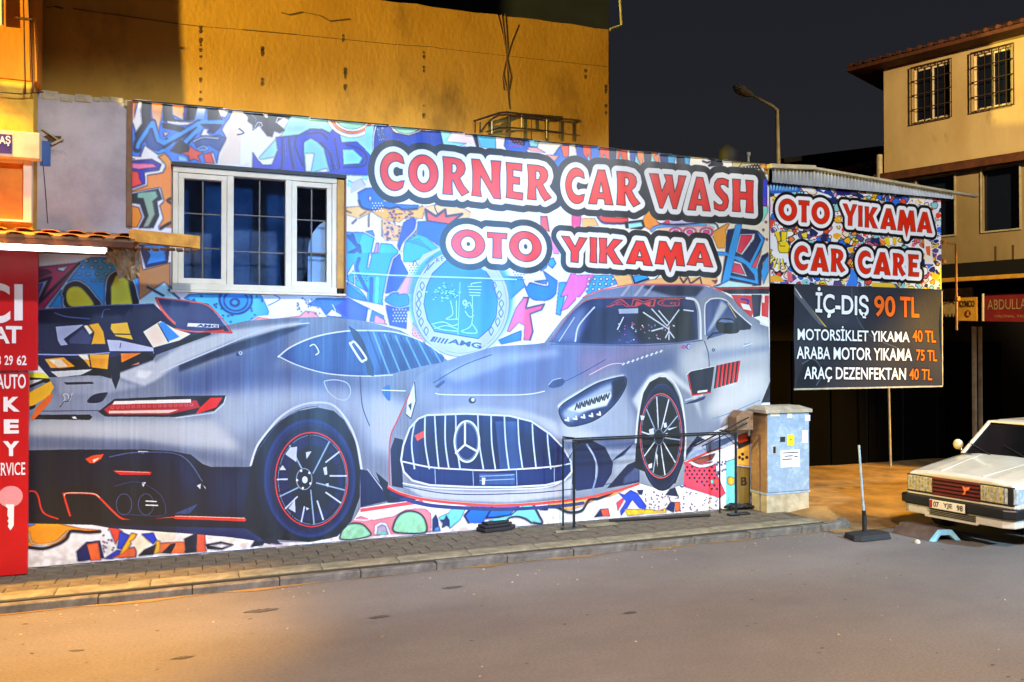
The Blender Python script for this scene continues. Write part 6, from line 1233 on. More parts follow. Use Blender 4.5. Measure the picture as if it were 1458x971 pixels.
mb = MB(); mb.add(ks, [tuple(range(len(ks)))]); mb.build('key_shank', M['white_print'], lsn)

# ------------------------------------------------------------------ cream building at the right, far
P0 = Vector((18.2, 17.6, 0)); ux = Vector((.375, -.927, 0)); un = Vector((-.927, -.375, 0))   # un points to the camera side
cb = empty('cream_building', P0, 'cream three storey building with hipped red roof and barred windows behind the wash', 'building', rz=math.atan2(ux.y, ux.x))
MI = cb.matrix_basis.inverted()
def inP(px, py, off=0):
    d = ray(px, py); o0 = P0+un*off; t = (o0-Vector((0, 0, CAMH))).dot(un)/d.dot(un); return Vector((0, 0, CAMH))+d*t
def loc(px, py, off=0): return MI @ inP(px, py, off)     # local: x along the wall, y depth (wall outside is -y)
yo = -1 if (MI.to_3x3() @ un).y < 0 else 1
def lbox(mb, x0, x1, d0, d1, z0, z1):
    ya, yb_ = sorted((yo*d0, yo*d1)); return mb.box(x0, x1, ya, yb_, z0, z1)
def lpart(name, mb, m, bevel=0, par=None):
    o = mb.build(name, m, None, bevel=bevel); o.parent = par or cb; return o
zb1 = loc(1262, 247).z; zeave = loc(1262, 98).z
w1_, w2_ = [], []
ups = [(1301, 98, 1353, 163), (1386, 80, 1441, 148)]; los = [(1303, 252, 1357, 332), (1396, 243, 1450, 325)]
upr = [tuple(loc(q[0], q[1])[i] for i in (0, 2))+tuple(loc(q[2], q[3])[i] for i in (0, 2)) for q in ups]
lor = [tuple(loc(q[0], q[1])[i] for i in (0, 2))+tuple(loc(q[2], q[3])[i] for i in (0, 2)) for q in los]
upr = [(a_[0], max(upr[0][1], upr[1][1])*.5+min(upr[0][1], upr[1][1])*.5, a_[2], (upr[0][3]+upr[1][3])/2) for a_ in upr]
lor = [(a_[0], (lor[0][1]+lor[1][1])/2, a_[2], (lor[0][3]+lor[1][3])/2) for a_ in lor]
pitch_ = upr[1][0]-upr[0][0]; upr.append((upr[1][0]+pitch_, upr[1][1], upr[1][2]+pitch_, upr[1][3])); pl = lor[1][0]-lor[0][0]; lor.append((lor[1][0]+pl, lor[1][1], lor[1][2]+pl, lor[1][3]))
def wall_holes(x0, x1, z0, z1, hs, d0, d1):
    mb = MB(); xs = x0
    for h in sorted(hs): lbox(mb, xs, h[0], d0, d1, z0, z1); lbox(mb, h[0], h[2], d0, d1, z0, h[3]); lbox(mb, h[0], h[2], d0, d1, h[1], z1); xs = h[2]
    lbox(mb, xs, x1, d0, d1, z0, z1); return mb
lpart('upper_wall', wall_holes(0, 13, zb1, zeave, upr, 0, -.3), M['cream_wall'])
zs = loc(1340, 385).z
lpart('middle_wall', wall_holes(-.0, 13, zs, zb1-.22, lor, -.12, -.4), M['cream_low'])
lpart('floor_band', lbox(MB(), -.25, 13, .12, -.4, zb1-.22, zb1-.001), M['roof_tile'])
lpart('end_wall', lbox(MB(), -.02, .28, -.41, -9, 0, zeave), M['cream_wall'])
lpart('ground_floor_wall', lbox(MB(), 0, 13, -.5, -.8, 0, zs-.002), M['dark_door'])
lpart('downpipe', MB().tube([(-.12, yo*.05, zb1-.4), (-.12, yo*.05, zb1+.55)], .09, 7), M['pale'])
for (a_, zt_, b_, zb_) in upr:
    mb = MB(); f = .05; lbox(mb, a_, b_, -.08, -.14, zb_, zb_+f); lbox(mb, a_, b_, -.08, -.14, zt_-f, zt_); m_ = (a_+b_)/2
    for xx in (a_, m_-f/2, b_-f): lbox(mb, xx, xx+f, -.083, -.137, zb_+f, zt_-f)
    w = lpart('window', mb, M['pvc']); lpart('pane', lbox(MB(), a_, b_, -.11, -.115, zb_, zt_), M['glass'], par=w)
    side = (b_-a_)*.2
    for s0, s1 in ((a_, a_+side), (b_-side, b_)): pass
    g = MB()
    for i in range(7): xx = a_-.05+(b_-a_+.1)*i/6; lbox(g, xx-.010, xx+.010, .05, .07, zb_-.05, zt_+.05)
    for i in range(5): zz = zb_-.05+(zt_-zb_+.1)*i/4; lbox(g, a_-.06, b_+.06, .046, .074, zz-.012, zz+.012)
    lpart('window_grille', g, M['rust'], par=w)
for (a_, zt_, b_, zb_) in lor:
    mb = MB(); f = .04; lbox(mb, a_-f, b_+f, -.09, -.2, zb_-f, zb_); lbox(mb, a_-f, b_+f, -.09, -.2, zt_, zt_+f); lbox(mb, a_-f, a_, -.09, -.2, zb_, zt_); lbox(mb, b_, b_+f, -.09, -.2, zb_, zt_)
    w = lpart('window', mb, M['pale']); lpart('pane', lbox(MB(), a_, b_, -.3, -.31, zb_, zt_), M['glass'], par=w)
# hipped roof with deep eave
e = .8; zr = zeave+.0
lpart('soffit', lbox(MB(), -e, 13+e, e*.75, -9, zr, zr+.10), M['roof_tile'])
y0_, y1_ = yo*(e*.78), yo*(-9.3); ym = (y0_+y1_)/2
mb = MB(); mb.add([(-e, y0_, zr+.101), (13+e, y0_, zr+.101), (13+e, y1_, zr+.101), (-e, y1_, zr+.101), (4, ym, zr+2.1), (9.5, ym, zr+2.1)], [(0, 1, 5, 4), (1, 2, 5), (2, 3, 4, 5), (3, 0, 4)])
rf = lpart('roof', mb, M['roof_tile'])
g = MB(); 
for i in range(56): xx = -e+.1+i*.27; g.tube([(xx, y0_+yo*.02, zr+.15), (xx, y0_+yo*-.5, zr+.25)], .055, 6)
lpart('eave_tiles', g, M['roof_tile'], par=rf)
# shop canopy of the ground floor with a yellow edge
zc1 = loc(1400, 396, 1.0).z
lpart('shop_canopy', lbox(MB(), -3, 13, 1.0, -.3, zc1+.06, zc1+.42), M['dark'])
lpart('canopy_edge', lbox(MB(), -3, 13, 1.04, .98, zc1-.05, zc1+.055), M['yellow_lb'], bevel=.01)
lpart('wall_stain', lbox(lbox(MB(), loc(1415, 360).x-.02, loc(1415, 360).x+.03, -.115, -.13, loc(1415, 375).z, loc(1415, 350).z), loc(1440, 360).x-.02, loc(1440, 360).x+.03, -.115, -.13, loc(1440, 375).z, loc(1440, 348).z), M['crack'])
# shop boards under the canopy
def board(name, px0, py0, px1, py1, off, m, lab, parts):
    root = empty(name, inP(px0, py1, off), lab, 'sign'); fr = lambda x, y: inP(x, y, off)
    a_, b_ = inP(px0, py0, off), inP(px1, py1, off); mb = MB(); c4 = [Vector((a_.x, a_.y, a_.z)), Vector((b_.x, b_.y, a_.z)), Vector((b_.x, b_.y, b_.z)), Vector((a_.x, a_.y, b_.z))]
    bk = [v-un*.12 for v in c4]; mb.add(c4+bk, [(0,1,2,3), (7,6,5,4), (0,4,5,1), (1,5,6,2), (2,6,7,3), (3,7,4,0)]); mb.build('board', m, root)
    for st, bx, mm, bo in parts: sign_text(st, bx, 0, mm, root, bo, .01, frame=fr)
board('motorcycle_shop_board', 1325, 412, 1385, 468, .6, M['tan_board'], 'tan board with dark letters DA and AHA half hidden behind the price banner', [('DA', (1341, 426, 1360, 426, 1360, 433, 1341, 433), M['brown_print'], .02), ('AHA', (1341, 447, 1365, 446, 1365, 460, 1341, 461), M['brown_print'], .02)])
board('yellow_lightbox_sign', 1364, 424, 1390, 457, 1.1, M['yellow_lb'], 'small yellow box sign reading KYMCO with a round red mark', [('KYMCO', (1366, 428, 1388, 427.5, 1388, 437, 1366, 437.5), M['brown_print'], .03)])
root = bpy.data.objects['yellow_lightbox_sign']; mb = MB(); mb.add([inP(1378+4.5*math.cos(k*.5236), 446.5+5*math.sin(k*.5236), 1.112) for k in range(12)], [tuple(range(12))]); mb.build('round_mark', M['red_board'], root); mb = MB(); mb.add([inP(x_, y_, 1.116) for x_, y_ in ((1377, 444), (1380, 443), (1379, 447), (1381, 450), (1376, 449))], [(0, 1, 2, 3, 4)]); mb.build('mark_stroke', M['yellow_lb'], root)
board('red_shop_fascia_board', 1401, 419, 1500, 461, .7, M['red_board'], 'dark red fascia board reading ABDULLA above a tan strip', [('ABDULLAH', (1406, 427, 1470, 424.5, 1470, 440, 1406, 441), M['tan_board'], .0), ('ORJİNAL YEDEK', (1416, 448, 1470, 447, 1470, 453, 1416, 453), M['tan_board'], 0)])
board('tan_strip_board', 1401, 461.5, 1500, 473, .7, M['tan_board'], 'tan strip with faint dark emblems under the red ABDULLA board', [('o·—', (1407, 464, 1430, 464, 1430, 470, 1407, 470), M['brown_print'], .03), ('o·—', (1441, 464, 1458, 464, 1458, 470, 1441, 470), M['brown_print'], .03)])
mb = MB(); q = inP(1400, 440, .9); mb.tube([inP(1399.5, 418, .9), inP(1399.5, 476, .9)], .03, 6); mb.build('edge_strip', M['pvc'], bpy.data.objects['red_shop_fascia_board'])
mb = MB(); 
for s_ in (1342,): a_, b_ = inP(1325, 473, .8), inP(1384, 490, .8)
mb.add([a_, Vector((b_.x, b_.y, a_.z)), b_, Vector((a_.x, a_.y, b_.z))]+[v-un*.1 for v in (a_, Vector((b_.x, b_.y, a_.z)), b_, Vector((a_.x, a_.y, b_.z)))], [(0,1,2,3), (7,6,5,4), (0,4,5,1), (1,5,6,2), (2,6,7,3), (3,7,4,0)])
mb.build('wood_lintel', M['soffit'], label='brown wooden lintel under the tan DA AHA board', cat='lintel')
# low dark roof further back left of the cream building
db = empty('dark_shed', (16, 22, 0), 'low dark shed roof between the street lamp and the cream building', 'shed')
a_, b_ = atY(1150, 235, 22), atY(1268, 207, 22); mb = MB(); mb.prism([(a_.x-1, 3), (b_.x+.4, 3), (b_.x+.4, b_.z), (a_.x-1, a_.z)], 22, 26); mb.build('wall', M['dark_door'], db)
mb = MB(); mb.bar((a_.x-1.2, 21.9, a_.z), (b_.x+.6, 21.9, b_.z+.02), .3, .16); mb.build('roof_edge', M['black'], db)
a_, b_ = atY(1150, 255, 21), atY(1262, 228, 21); mb = MB(); mb.bar(a_, b_, .1, .22); mb.build('lower_edge', M['soffit'], db)
# street lamp
sl_ = empty('street_lamp', (atY(1108, 300, 20).x, 20, 0), 'unlit street lamp on a bent grey pole beyond the mural corner', 'street lamp')
P2 = lambda x_, y_: atY(x_, y_, 20)
mb = MB(); b0 = P2(1108, 230); mb.tube([(b0.x, 20, 0), b0, P2(1106.5, 157), P2(1100, 151), P2(1070, 135)], [.09, .065, .055, .05, .04], 8); mb.build('pole', M['pale'], sl_)
mb = MB(); A_, B_ = P2(1072, 136), P2(1045, 124); d_ = (B_-A_); N = 10; vs = []
for i, (t_, w_) in enumerate(((0, .05), (.2, .12), (.55, .19), (.85, .17), (1, .06))):
    c_ = A_+d_*t_
    for k in range(N): an = k*6.283/N; vs.append(c_+Vector((0, w_*math.cos(an), w_*.75*math.sin(an))))
mb.add(vs, [(i*N+k, i*N+(k+1) % N, (i+1)*N+(k+1) % N, (i+1)*N+k) for i in range(4) for k in range(N)], True); mb.build('lamp_head', M['pvc'], sl_)
mb = MB(); vs = [A_+d_*t_+Vector((0, w_*.8*math.cos(k*6.283/N)-.02, -.10+w_*.3*math.sin(k*6.283/N))) for t_, w_ in ((.3, .1), (.6, .16), (.9, .1)) for k in range(N)]
mb.add(vs, [(i*N+k, i*N+(k+1) % N, (i+1)*N+(k+1) % N, (i+1)*N+k) for i in range(2) for k in range(N)], True); mb.build('lamp_lens', M['pale'], sl_)
# ------------------------------------------------------------------ electrical cabinet
cY = 9.0; cx0 = XY(1091, cY); cx1 = XY(1152, cY); cyb = 9.33
cab = empty('electrical_cabinet', ((cx0+cx1)/2, (cY+cyb)/2, PZ), 'galvanised street electrical cabinet on a concrete plinth at the mural corner', 'electrical cabinet')
zp = ZY(1120, 701, cY); ztop = ZY(1120, 588, cY); cz = lambda y_: ZY(1120, y_, cY)
MB().box(cx0+.0, cx1-.01, cY+.0, cyb, .0, zp-.012).build('plinth', M['conc'], cab, bevel=.012)
MB().box(cx0, cx1, cY+.012, cyb, zp-.01, ztop).build('body', M['cab_side'], cab, bevel=.006)
MB().box(cx0-.01, cx1+.005, cY-.004, cyb+.01, zp-.02, zp+.006).build('base_rail', M['galv'], cab, bevel=.003)
dr = MB().box(cx0+.012, cx1-.012, cY-.006, cY+.011, zp+.012, ztop-.01).build('door', M['galv'], cab, bevel=.005)
mb = MB(); o_ = .035; x0_, x1_, y0_, y1_ = cx0-o_, cx1+o_*.7, cY-o_, cyb+o_; z0_ = ztop+.001; z1_ = ztop+.075; i_ = .12
mb.add([(x0_, y0_, z0_), (x1_, y0_, z0_), (x1_, y1_, z0_), (x0_, y1_, z0_), (x0_, y0_, z0_+.045), (x1_, y0_, z0_+.045), (x1_, y1_, z0_+.045), (x0_, y1_, z0_+.045), (x0_+i_*.5, y0_+i_, z1_+.02), (x1_-i_, y0_+i_, z1_+.02), (x1_-i_, y1_-.05, z1_+.02), (x0_+i_*.5, y1_-.05, z1_+.02)], [(3,2,1,0), (0,1,5,4), (1,2,6,5), (2,3,7,6), (3,0,4,7), (4,5,9,8), (5,6,10,9), (6,7,11,10), (7,4,8,11), (8,9,10,11)])
mb.build('lid', M['cab_lid'], cab, bevel=.006)
def stk(name, x0, y0, x1, y1, m, d=.010, par=None):
    a_, b_ = atY(x0, y0, cY-d), atY(x1, y1, cY-d); return MB().box(a_.x, b_.x, cY-d, cY-.0062, b_.z, a_.z).build(name, m, par or cab)
stk('yellow_warning_label', 1121, 619, 1131, 634, M['yellow_sticker']); stk('paper_notice', 1112, 641.5, 1139, 664, M['white_print']); stk('blank_label', 1142.5, 613, 1150, 630, M['white_print']); stk('small_label', 1146.5, 591, 1153.5, 599, M['white_print'])
stk('faded_label', 1097, 588.5, 1110, 592.5, M['pvc']); stk('faded_label', 1121, 588.5, 1128, 595, M['pvc']); stk('dark_sticker', 1111, 622, 1118, 629, M['rubber']); stk('lock_plate', 1099, 634, 1106.5, 647, M['steel']); stk('lock_slot', 1101, 636, 1104.5, 645, M['black'], .013)
sign_text('LEP WEEE', (1114.5, 643, 1137, 643, 1137, 647.5, 1114.5, 647.5), cY-.0125, M['plate_red'], cab) if 0 else None
mb = MB()
for i, (x_, w_) in enumerate(((1115, 22), (1117, 12), (1114, 14), (1131, 5))):
    a_ = atY(x_, 645+i*4.6 if i < 3 else 650, cY-.0118); b_ = atY(x_+w_, 645+i*4.6 if i < 3 else 650, cY-.0118); mb.box(a_.x, b_.x, cY-.012, cY-.0105, a_.z-.007, a_.z+.007)
mb.build('notice_print', M['rubber'], cab)
mb = MB(); q = atY(1126, 626, cY-.0118); mb.add([(q.x-.012, cY-.0118, q.z+.004), (q.x+.01, cY-.0118, q.z+.03), (q.x+.003, cY-.0118, q.z+.008), (q.x+.014, cY-.0118, q.z+.006), (q.x-.008, cY-.0118, q.z-.03), (q.x-.001, cY-.0118, q.z-.002)], [(0,1,2,3,4,5)]); mb.build('bolt_symbol', M['black'], cab)
for z_ in (.62, .38):
    pass
# small brown meter hood behind the cabinet
a_, b_ = atY(1046, 592, 9.22), atY(1068, 612, 9.22); mb = MB(); mb.prism([(a_.x, b_.z), (a_.x+.28, b_.z), (a_.x+.28, a_.z+.05), (a_.x+.10, a_.z+.07), (a_.x, a_.z-.02)], 9.18, 9.38); tag(mb.build('meter_hood', M['cab_side'], bevel=.01), 'small brown hood on the mural just left of the electrical cabinet', 'meter box')
# ------------------------------------------------------------------ black steel rack in front of the mural
rk = empty('steel_rack', (5.5, 9.1, PZ), 'long black steel rack on thin legs standing against the mural', 'rack')
yf, ybk = 9.05, 9.27
Lx = XY(817, yf); Rx = XY(1047, yf); Lb = XY(801.5, ybk); zt_ = ZY(817, 629, yf); w = .028
def rod(name, pts, r=.015, m='black'): mb_ = MB(); [mb_.bar(p, q_, r*1.45, r*1.45) for p, q_ in zip(pts[:-1], pts[1:])]; return mb_.build(name, M[m], rk)
rod('leg', [(Lx, yf, PZ), (Lx, yf, zt_)], .017); rod('leg', [(Lb, ybk, PZ), (Lb, ybk, zt_+.0)], .013); rod('leg', [(Rx, yf, PZ), (Rx, yf, zt_)], .017); rod('leg', [(Rx-.1, ybk, PZ), (Rx-.1, ybk, zt_)], .011)
rod('top_rail', [(Lx-.017, yf, zt_+.016), (Rx+.017, yf, zt_+.016)], .016); rod('back_rail', [(Lb-.01, ybk, zt_+.014), (Rx+.05, ybk, zt_+.014)], .012); rod('end_rail', [(Lb, ybk, zt_+.04), (Lx, yf, zt_+.045)], .012); rod('end_rail', [(Rx-.1, ybk, zt_+.04), (Rx, yf, zt_+.045)], .012)
rod('brace', [(Lx, yf+.01, zt_-.12), (Lx+.16, yf+.01, zt_)], .006); rod('brace', [(Lb, ybk, zt_-.35), (Lb+.2, ybk-.05, zt_-.02)], .006); rod('brace', [(Rx-.16, yf+.01, zt_), (Rx, yf+.01, zt_-.14)], .006)
rod('long_bar', [(Rx-.55, 9.2, zt_-.15), (Rx+.25, 9.1, zt_+.22)], .011); rod('long_bar', [(Rx-.4, 9.24, zt_-.16), (Rx+.25, 9.13, zt_+.14)], .009)
MB().box(Lx-.16, Lx+.1, yf-.06, yf+.05, PZ+.002, PZ+.03).build('foot', M['black'], rk, bevel=.006)
MB().box(Rx-.12, Rx+.2, yf-.05, yf+.04, PZ+.002, PZ+.03).build('foot', M['black'], rk, bevel=.006)
MB().box(Lx-.3, Lx+.12, yf-.12, yf-.061, PZ+.001, PZ+.02).build('wooden_foot_pad', M['slab'], rk, bevel=.004)
# pipe lying on the pavement along the wall
mb = MB(); mb.tube([atZ(868, 741, .12), atZ(940, 737, .12), atZ(1011, 733, .12)], .02, 8); tag(mb.build('floor_pipe', M['rubber']), 'dark pipe lying along the foot of the mural under the rack', 'pipe')
# crumpled black hose by the cabinet
mb = MB(); c0 = atZ(1040, 722, .12); pts = []
for i in range(70):
    t_ = i/69; pts.append((c0.x-.15+.55*t_+.06*math.sin(i*.9), c0.y-.12+.06*math.cos(i*.7), PZ+.04+.05*abs(math.sin(i*.45))*(1-t_)))
mb.tube(pts, .018, 6); tag(mb.build('hose', M['rubber']), 'tangled black hose on the pavement between rack and cabinet', 'hose')
# flat black drain cover/bag
def slab_poly(name, pts, z0, z1, m, bevel=.015, **kw):
    mb_ = MB(); n_ = len(pts); mb_.add([(p.x, p.y, z0) for p in pts]+[(p.x, p.y, z1+random.uniform(-.01, .01)) for p in pts], [tuple(range(n_))[::-1], tuple(range(n_, 2*n_))]+[(i, (i+1) % n_, (i+1) % n_+n_, i+n_) for i in range(n_)]); return mb_.build(name, m, bevel=bevel, **kw)
P = [atZ(x_, y_, .1) for x_, y_ in ((663, 752), (690, 760), (729, 755), (733, 752), (716, 748), (685, 748.5))]
bgp = empty('black_mat', P[0]*.5+P[3]*.5, 'folded black rubber mat lying on the pavement under the front car print', 'rubber mat')
mb = MB(); n_ = len(P)
for k, (z0, z1, s) in enumerate(((.102, .15, 1), (.151, .185, .93), (.186, .21, .8))):
    cc = sum(P, Vector())/n_; Q = [cc+(p-cc)*s+Vector((random.uniform(-.02, .02), random.uniform(-.01, .01), 0)) for p in P]
    mb2 = MB(); mb2.add([(p.x, p.y, z0) for p in Q]+[(p.x, p.y, z1) for p in Q], [tuple(range(n_))[::-1], tuple(range(n_, 2*n_))]+[(i, (i+1) % n_, (i+1) % n_+n_, i+n_) for i in range(n_)]); mb2.build('fold', M['rubber'], bgp, bevel=.012)
q = atZ(655, 754, .1); mb = MB().lathe([(.07, 0), (.06, .04), (.02, .06)], (q.x, q.y, .1), 7); tag(mb.build('rubble_lump', M['dirt'], bevel=.01), 'small brown lump beside the folded black mat', 'stone')
q = atZ(425, 776, .1); root = empty('rubble_pile', q, 'little heap of broken plaster at the wall foot under the rear wheel print', 'rubble')
for i in range(7):
    s = random.uniform(.02, .05); mb = MB(); cx_, cy_ = q.x+random.uniform(-.16, .16), q.y+random.uniform(-.03, .04); mb.lathe([(s, 0), (s*.8, s*.5), (s*.2, s*.8)], (cx_, cy_, .102), 6); mb.build('rubble_piece', M['stone_debris'], root)
q = atZ(852, 748, .1); MB().box(q.x-.2, q.x+.25, q.y-.07, q.y+.05, .101, .118).build('cardboard', M['slab'], label='flat piece of pale cardboard beside the left foot of the rack', cat='cardboard', bevel=.004)
# ------------------------------------------------------------------ pole stand on the road
q = atZ(1231, 766, 0)
ps = empty('pole_stand', (q.x, q.y, 0), 'dark thin pole standing upright in a heavy black base on the road', 'pole stand')
mb = MB(); bp_ = [(-.27, -.10), (-.20, -.17), (.26, -.17), (.34, -.08), (.30, .12), (-.22, .12)]; n_ = 6
mb.add([(q.x+a_, q.y+b_, .002) for a_, b_ in bp_]+[(q.x+a_*.93, q.y+b_*.9, .065) for a_, b_ in bp_]+[(q.x+a_*.45, q.y+b_*.45, .085) for a_, b_ in bp_], [(5,4,3,2,1,0)]+[(i, (i+1) % 6, (i+1) % 6+6, i+6) for i in range(6)]+[(i+6, (i+1) % 6+6, (i+1) % 6+12, i+12) for i in range(6)]+[(12,13,14,15,16,17)]); mb.build('base', M['rubber'], ps, bevel=.008)
tp_ = Vector((atY(1223, 634, q.y).x, q.y, atY(1223, 634, q.y).z)); mb = MB(); mb.tube([(q.x, q.y, .08), (q.x-.0, q.y, .28)], .028, 8); mb.build('socket', M['rubber'], ps)
mb = MB(); mb.tube([(q.x, q.y, .2), (q.x+(tp_.x-q.x)*.4, q.y, .55), tp_], [.016, .014, .013], 8); mb.build('pole', M['galv'], ps)
mb = MB(); mb.tube([(q.x, q.y, .2), (q.x+(tp_.x-q.x)*.12, q.y, .34)], .024, 8); mb.build('clamp', M['black'], ps)
# ------------------------------------------------------------------ kerb ramp
a_ = atZ(1340, 770, 0)
rp_ = empty('kerb_ramp', (a_.x, a_.y, 0), 'brown trapezoid kerb ramp with end coloured as if lit cyan lying before the white car', 'ramp')
def ramp_pt(x_, y_): return atZ(x_, y_, 0)
e0, e1 = ramp_pt(1327, 771.5), ramp_pt(1368, 769.5); dx_ = (e1-e0); Lb_ = Vector((-.06, .55, 0)); hh = .13
prof = [(0, 0), (.16, 0), (.30, .55), (.62, .55), (.84, 0), (1, 0), (.70, 1.0), (.30, 1.0)]
vs = [e0+dx_*u+Vector((0, 0, .002+v*hh)) for u, v in prof]; ends = MB(); bk = [v+Lb_*.07 for v in vs]
bkv = [v+Lb_ for v in vs]; n_ = 8
ends.add(vs+bk, [tuple(range(n_)), tuple(range(n_, 2*n_))[::-1]]+[(i, i+n_, (i+1) % n_+n_, (i+1) % n_) for i in range(n_)]); ends.build('end_face', M['ramp_end'], rp_)
mb = MB(); s0 = [v+Lb_*.071 for v in vs]; mb.add(s0+bkv, [tuple(range(n_)), tuple(range(n_, 2*n_))[::-1]]+[(i, i+n_, (i+1) % n_+n_, (i+1) % n_) for i in range(n_)]); mb.build('ramp_body', M['ramp_top'], rp_)
q = atZ(1306, 773, 0); mb = MB().lathe([(.035, 0), (.03, .03), (.01, .04)], (q.x, q.y, 0), 7); tag(mb.build('crushed_can', M['litter']), 'crushed can on the road in front of the kerb ramp', 'can')

# ------------------------------------------------------------------ white car, nose to the left
CX, CYm = 8.40, 7.13; HWd = .80
car = empty('parked_car', (CX, CYm, 0), 'old white boxy saloon with dark red grille parked at the right edge', 'car')
def cpart(name, mb, m, bevel=0, par=None):
    o = mb.build(name, M[m], None, bevel=bevel); o.parent = par or car; return o
# local: x back from the nose, y + = towards the wall (image left), z up
def loft(mb, secs, close=True):
    n_ = len(secs[0][1]); vs = [(x, y, z) for x, s in secs for y, z in s]; fs = [(i*n_+k, i*n_+(k+1) % n_, (i+1)*n_+(k+1) % n_, (i+1)*n_+k) for i in range(len(secs)-1) for k in range(n_)]
    mb.add(vs, fs+[tuple(range(n_))[::-1], tuple(range((len(secs)-1)*n_, len(secs)*n_))], False)
def sec(w, zb, zs, zt, crown=.02, tuck=.05): # half section mirrored
    L = [(w-.06, zb), (w, zb+.10), (w+.005, zb+.22), (w-.01, zs), (w-.03, zs+.03), (w-.10, zt-.012), (w*.6, zt+crown*.6), (0, zt+crown)]
    return L+[(-a_, b_) for a_, b_ in L[-2::-1]]
mb = MB(); loft(mb, [(.03, sec(.755, .30, .70, .735)), (.10, sec(.785, .28, .71, .765)), (.5, sec(.80, .26, .76, .82)), (1.0, sec(.805, .25, .82, .885)), (1.22, sec(.808, .24, .84, .912)), (2.2, sec(.81, .22, .84, .90)), (3.2, sec(.81, .22, .84, .90)), (3.6, sec(.80, .25, .84, .90)), (4.1, sec(.78, .30, .80, .87)), (4.2, sec(.75, .34, .76, .82))])
body = cpart('body', mb, 'car_paint', .014)
# wheel arches cut
for wx_ in (.74, 3.18):
    mbc = MB().lathe([(.335, -1.2), (.335, 1.2)], (wx_, 0, .26), 28, 'y'); cut = mbc.build('cutter', None); cut.parent = car; cut.location = (0, 0, 0)
    bpy.context.view_layer.update(); md = body.modifiers.new('arch', 'BOOLEAN'); md.object = cut; md.operation = 'DIFFERENCE'; md.solver = 'EXACT'
# bake the booleans
bpy.context.view_layer.update(); dg = bpy.context.evaluated_depsgraph_get()
me = bpy.data.meshes.new_from_object(body.evaluated_get(dg)); body.modifiers.clear(); body.data = me
for o in [o for o in bpy.data.objects if o.name.startswith('cutter')]: bpy.data.objects.remove(o)
cpart('chassis', MB().box(.45, 4.0, -.45, .45, .2, .5), 'black')
# greenhouse: glass core and painted roof and pillars
def ring(x, wb_, wt, z0, z1, xt): return [(x, wb_, z0), (xt, wt, z1), (xt, -wt, z1), (x, -wb_, z0)]
zb_, zr_ = .90, 1.335
bs = [(1.36, .70), (3.62, .70)]; ts = [(2.05, .56), (3.10, .56)]
gl = MB(); gl.add([(1.23, .72, zb_), (1.23, -.72, zb_), (3.60, -.72, zb_), (3.60, .72, zb_), (1.69, .575, zr_), (1.69, -.575, zr_), (3.12, -.575, zr_), (3.12, .575, zr_)], [(3,2,1,0), (4,5,6,7), (0,1,5,4), (1,2,6,5), (2,3,7,6), (3,0,4,7)])
cpart('windscreen', gl, 'car_glass')
mb = MB()
for s in (1, -1):
    mb.bar((1.22, s*.725, zb_), (1.68, s*.585, zr_), .05, .035); mb.bar((3.61, s*.725, zb_), (3.13, s*.585, zr_), .08, .04); mb.bar((2.45, s*.735, zb_), (2.45, s*.59, zr_), .07, .03); mb.bar((1.67, s*.59, zr_), (3.13, s*.59, zr_), .04, .03); mb.bar((1.22, s*.735, zb_+.0), (3.62, s*.735, zb_+.0), .03, .04)
cpart('pillar_frame', mb, 'car_paint', .006)
mb = MB(); loft(mb, [(1.65, [(.57, 1.325), (.5, 1.345), (0, 1.352), (-.5, 1.345), (-.57, 1.325), (0, 1.32)]), (1.80, [(.60, 1.335), (.5, 1.37), (0, 1.385), (-.5, 1.37), (-.60, 1.335), (0, 1.33)]), (3.0, [(.60, 1.335), (.5, 1.37), (0, 1.385), (-.5, 1.37), (-.60, 1.335), (0, 1.33)]), (3.16, [(.57, 1.325), (.5, 1.345), (0, 1.352), (-.5, 1.345), (-.57, 1.325), (0, 1.32)])]); cpart('roof', mb, 'car_paint', .01)
mb = MB(); mb.box(1.14, 1.25, -.70, .70, .893, .912); cpart('cowl', mb, 'black')
for s in (.3, -.25): mb = MB(); mb.bar((1.22, s, .93), (1.36, s+.42, 1.05), .012); mb.bar((1.21, s, .91), (1.21, s, .94), .03); cpart('wiper', mb, 'black')
# hood shut lines and centre crease
for s in (1, -1): mb = MB(); mb.tube([(.12, s*.62, .752), (.7, s*.66, .838), (1.18, s*.68, .905)], .004, 5); cpart('bonnet_gap', mb, 'black')
for s in (1, -1): mb = MB(); mb.tube([(.10, s*.30, .784), (.7, s*.36, .856), (1.18, s*.40, .919)], .008, 6); cpart('bonnet_crease', mb, 'car_paint')
# nose: positions read from the picture through the plane of the nose
def NY(px, py=690): return atX(px, py, CX).y-CYm
yl0, yl1, yl2, yl3, yl4 = .765, NY(1320), NY(1391), NY(1428), -.79
zh0, zh1 = .505, .700
fr_ = -.012
cpart('lamp_surround', MB().box(-.004, .05, yl1-.003, -.0+yl0-.02, zh0-.02, zh1+.012), 'black'); cpart('lamp_surround', MB().box(-.004, .05, yl4+.03, yl2+.003, zh0-.02, zh1+.012), 'black')
for (a_, b_) in ((yl1+.004, yl0-.03), (yl3+.01, yl2-.004)):
    mb = MB(); mb.box(-.02, .045, a_, b_, zh0, zh1); hl = cpart('headlight', mb, 'lamp_glass', .01)
    g = MB()
    for i in range(8): yy_ = a_+(b_-a_)*(i+.5)/8; g.bar((-.022, yy_, zh0+.012), (-.022, yy_, zh1-.012), .006)
    cpart('lens_flute', g, 'clear_lamp', par=hl)
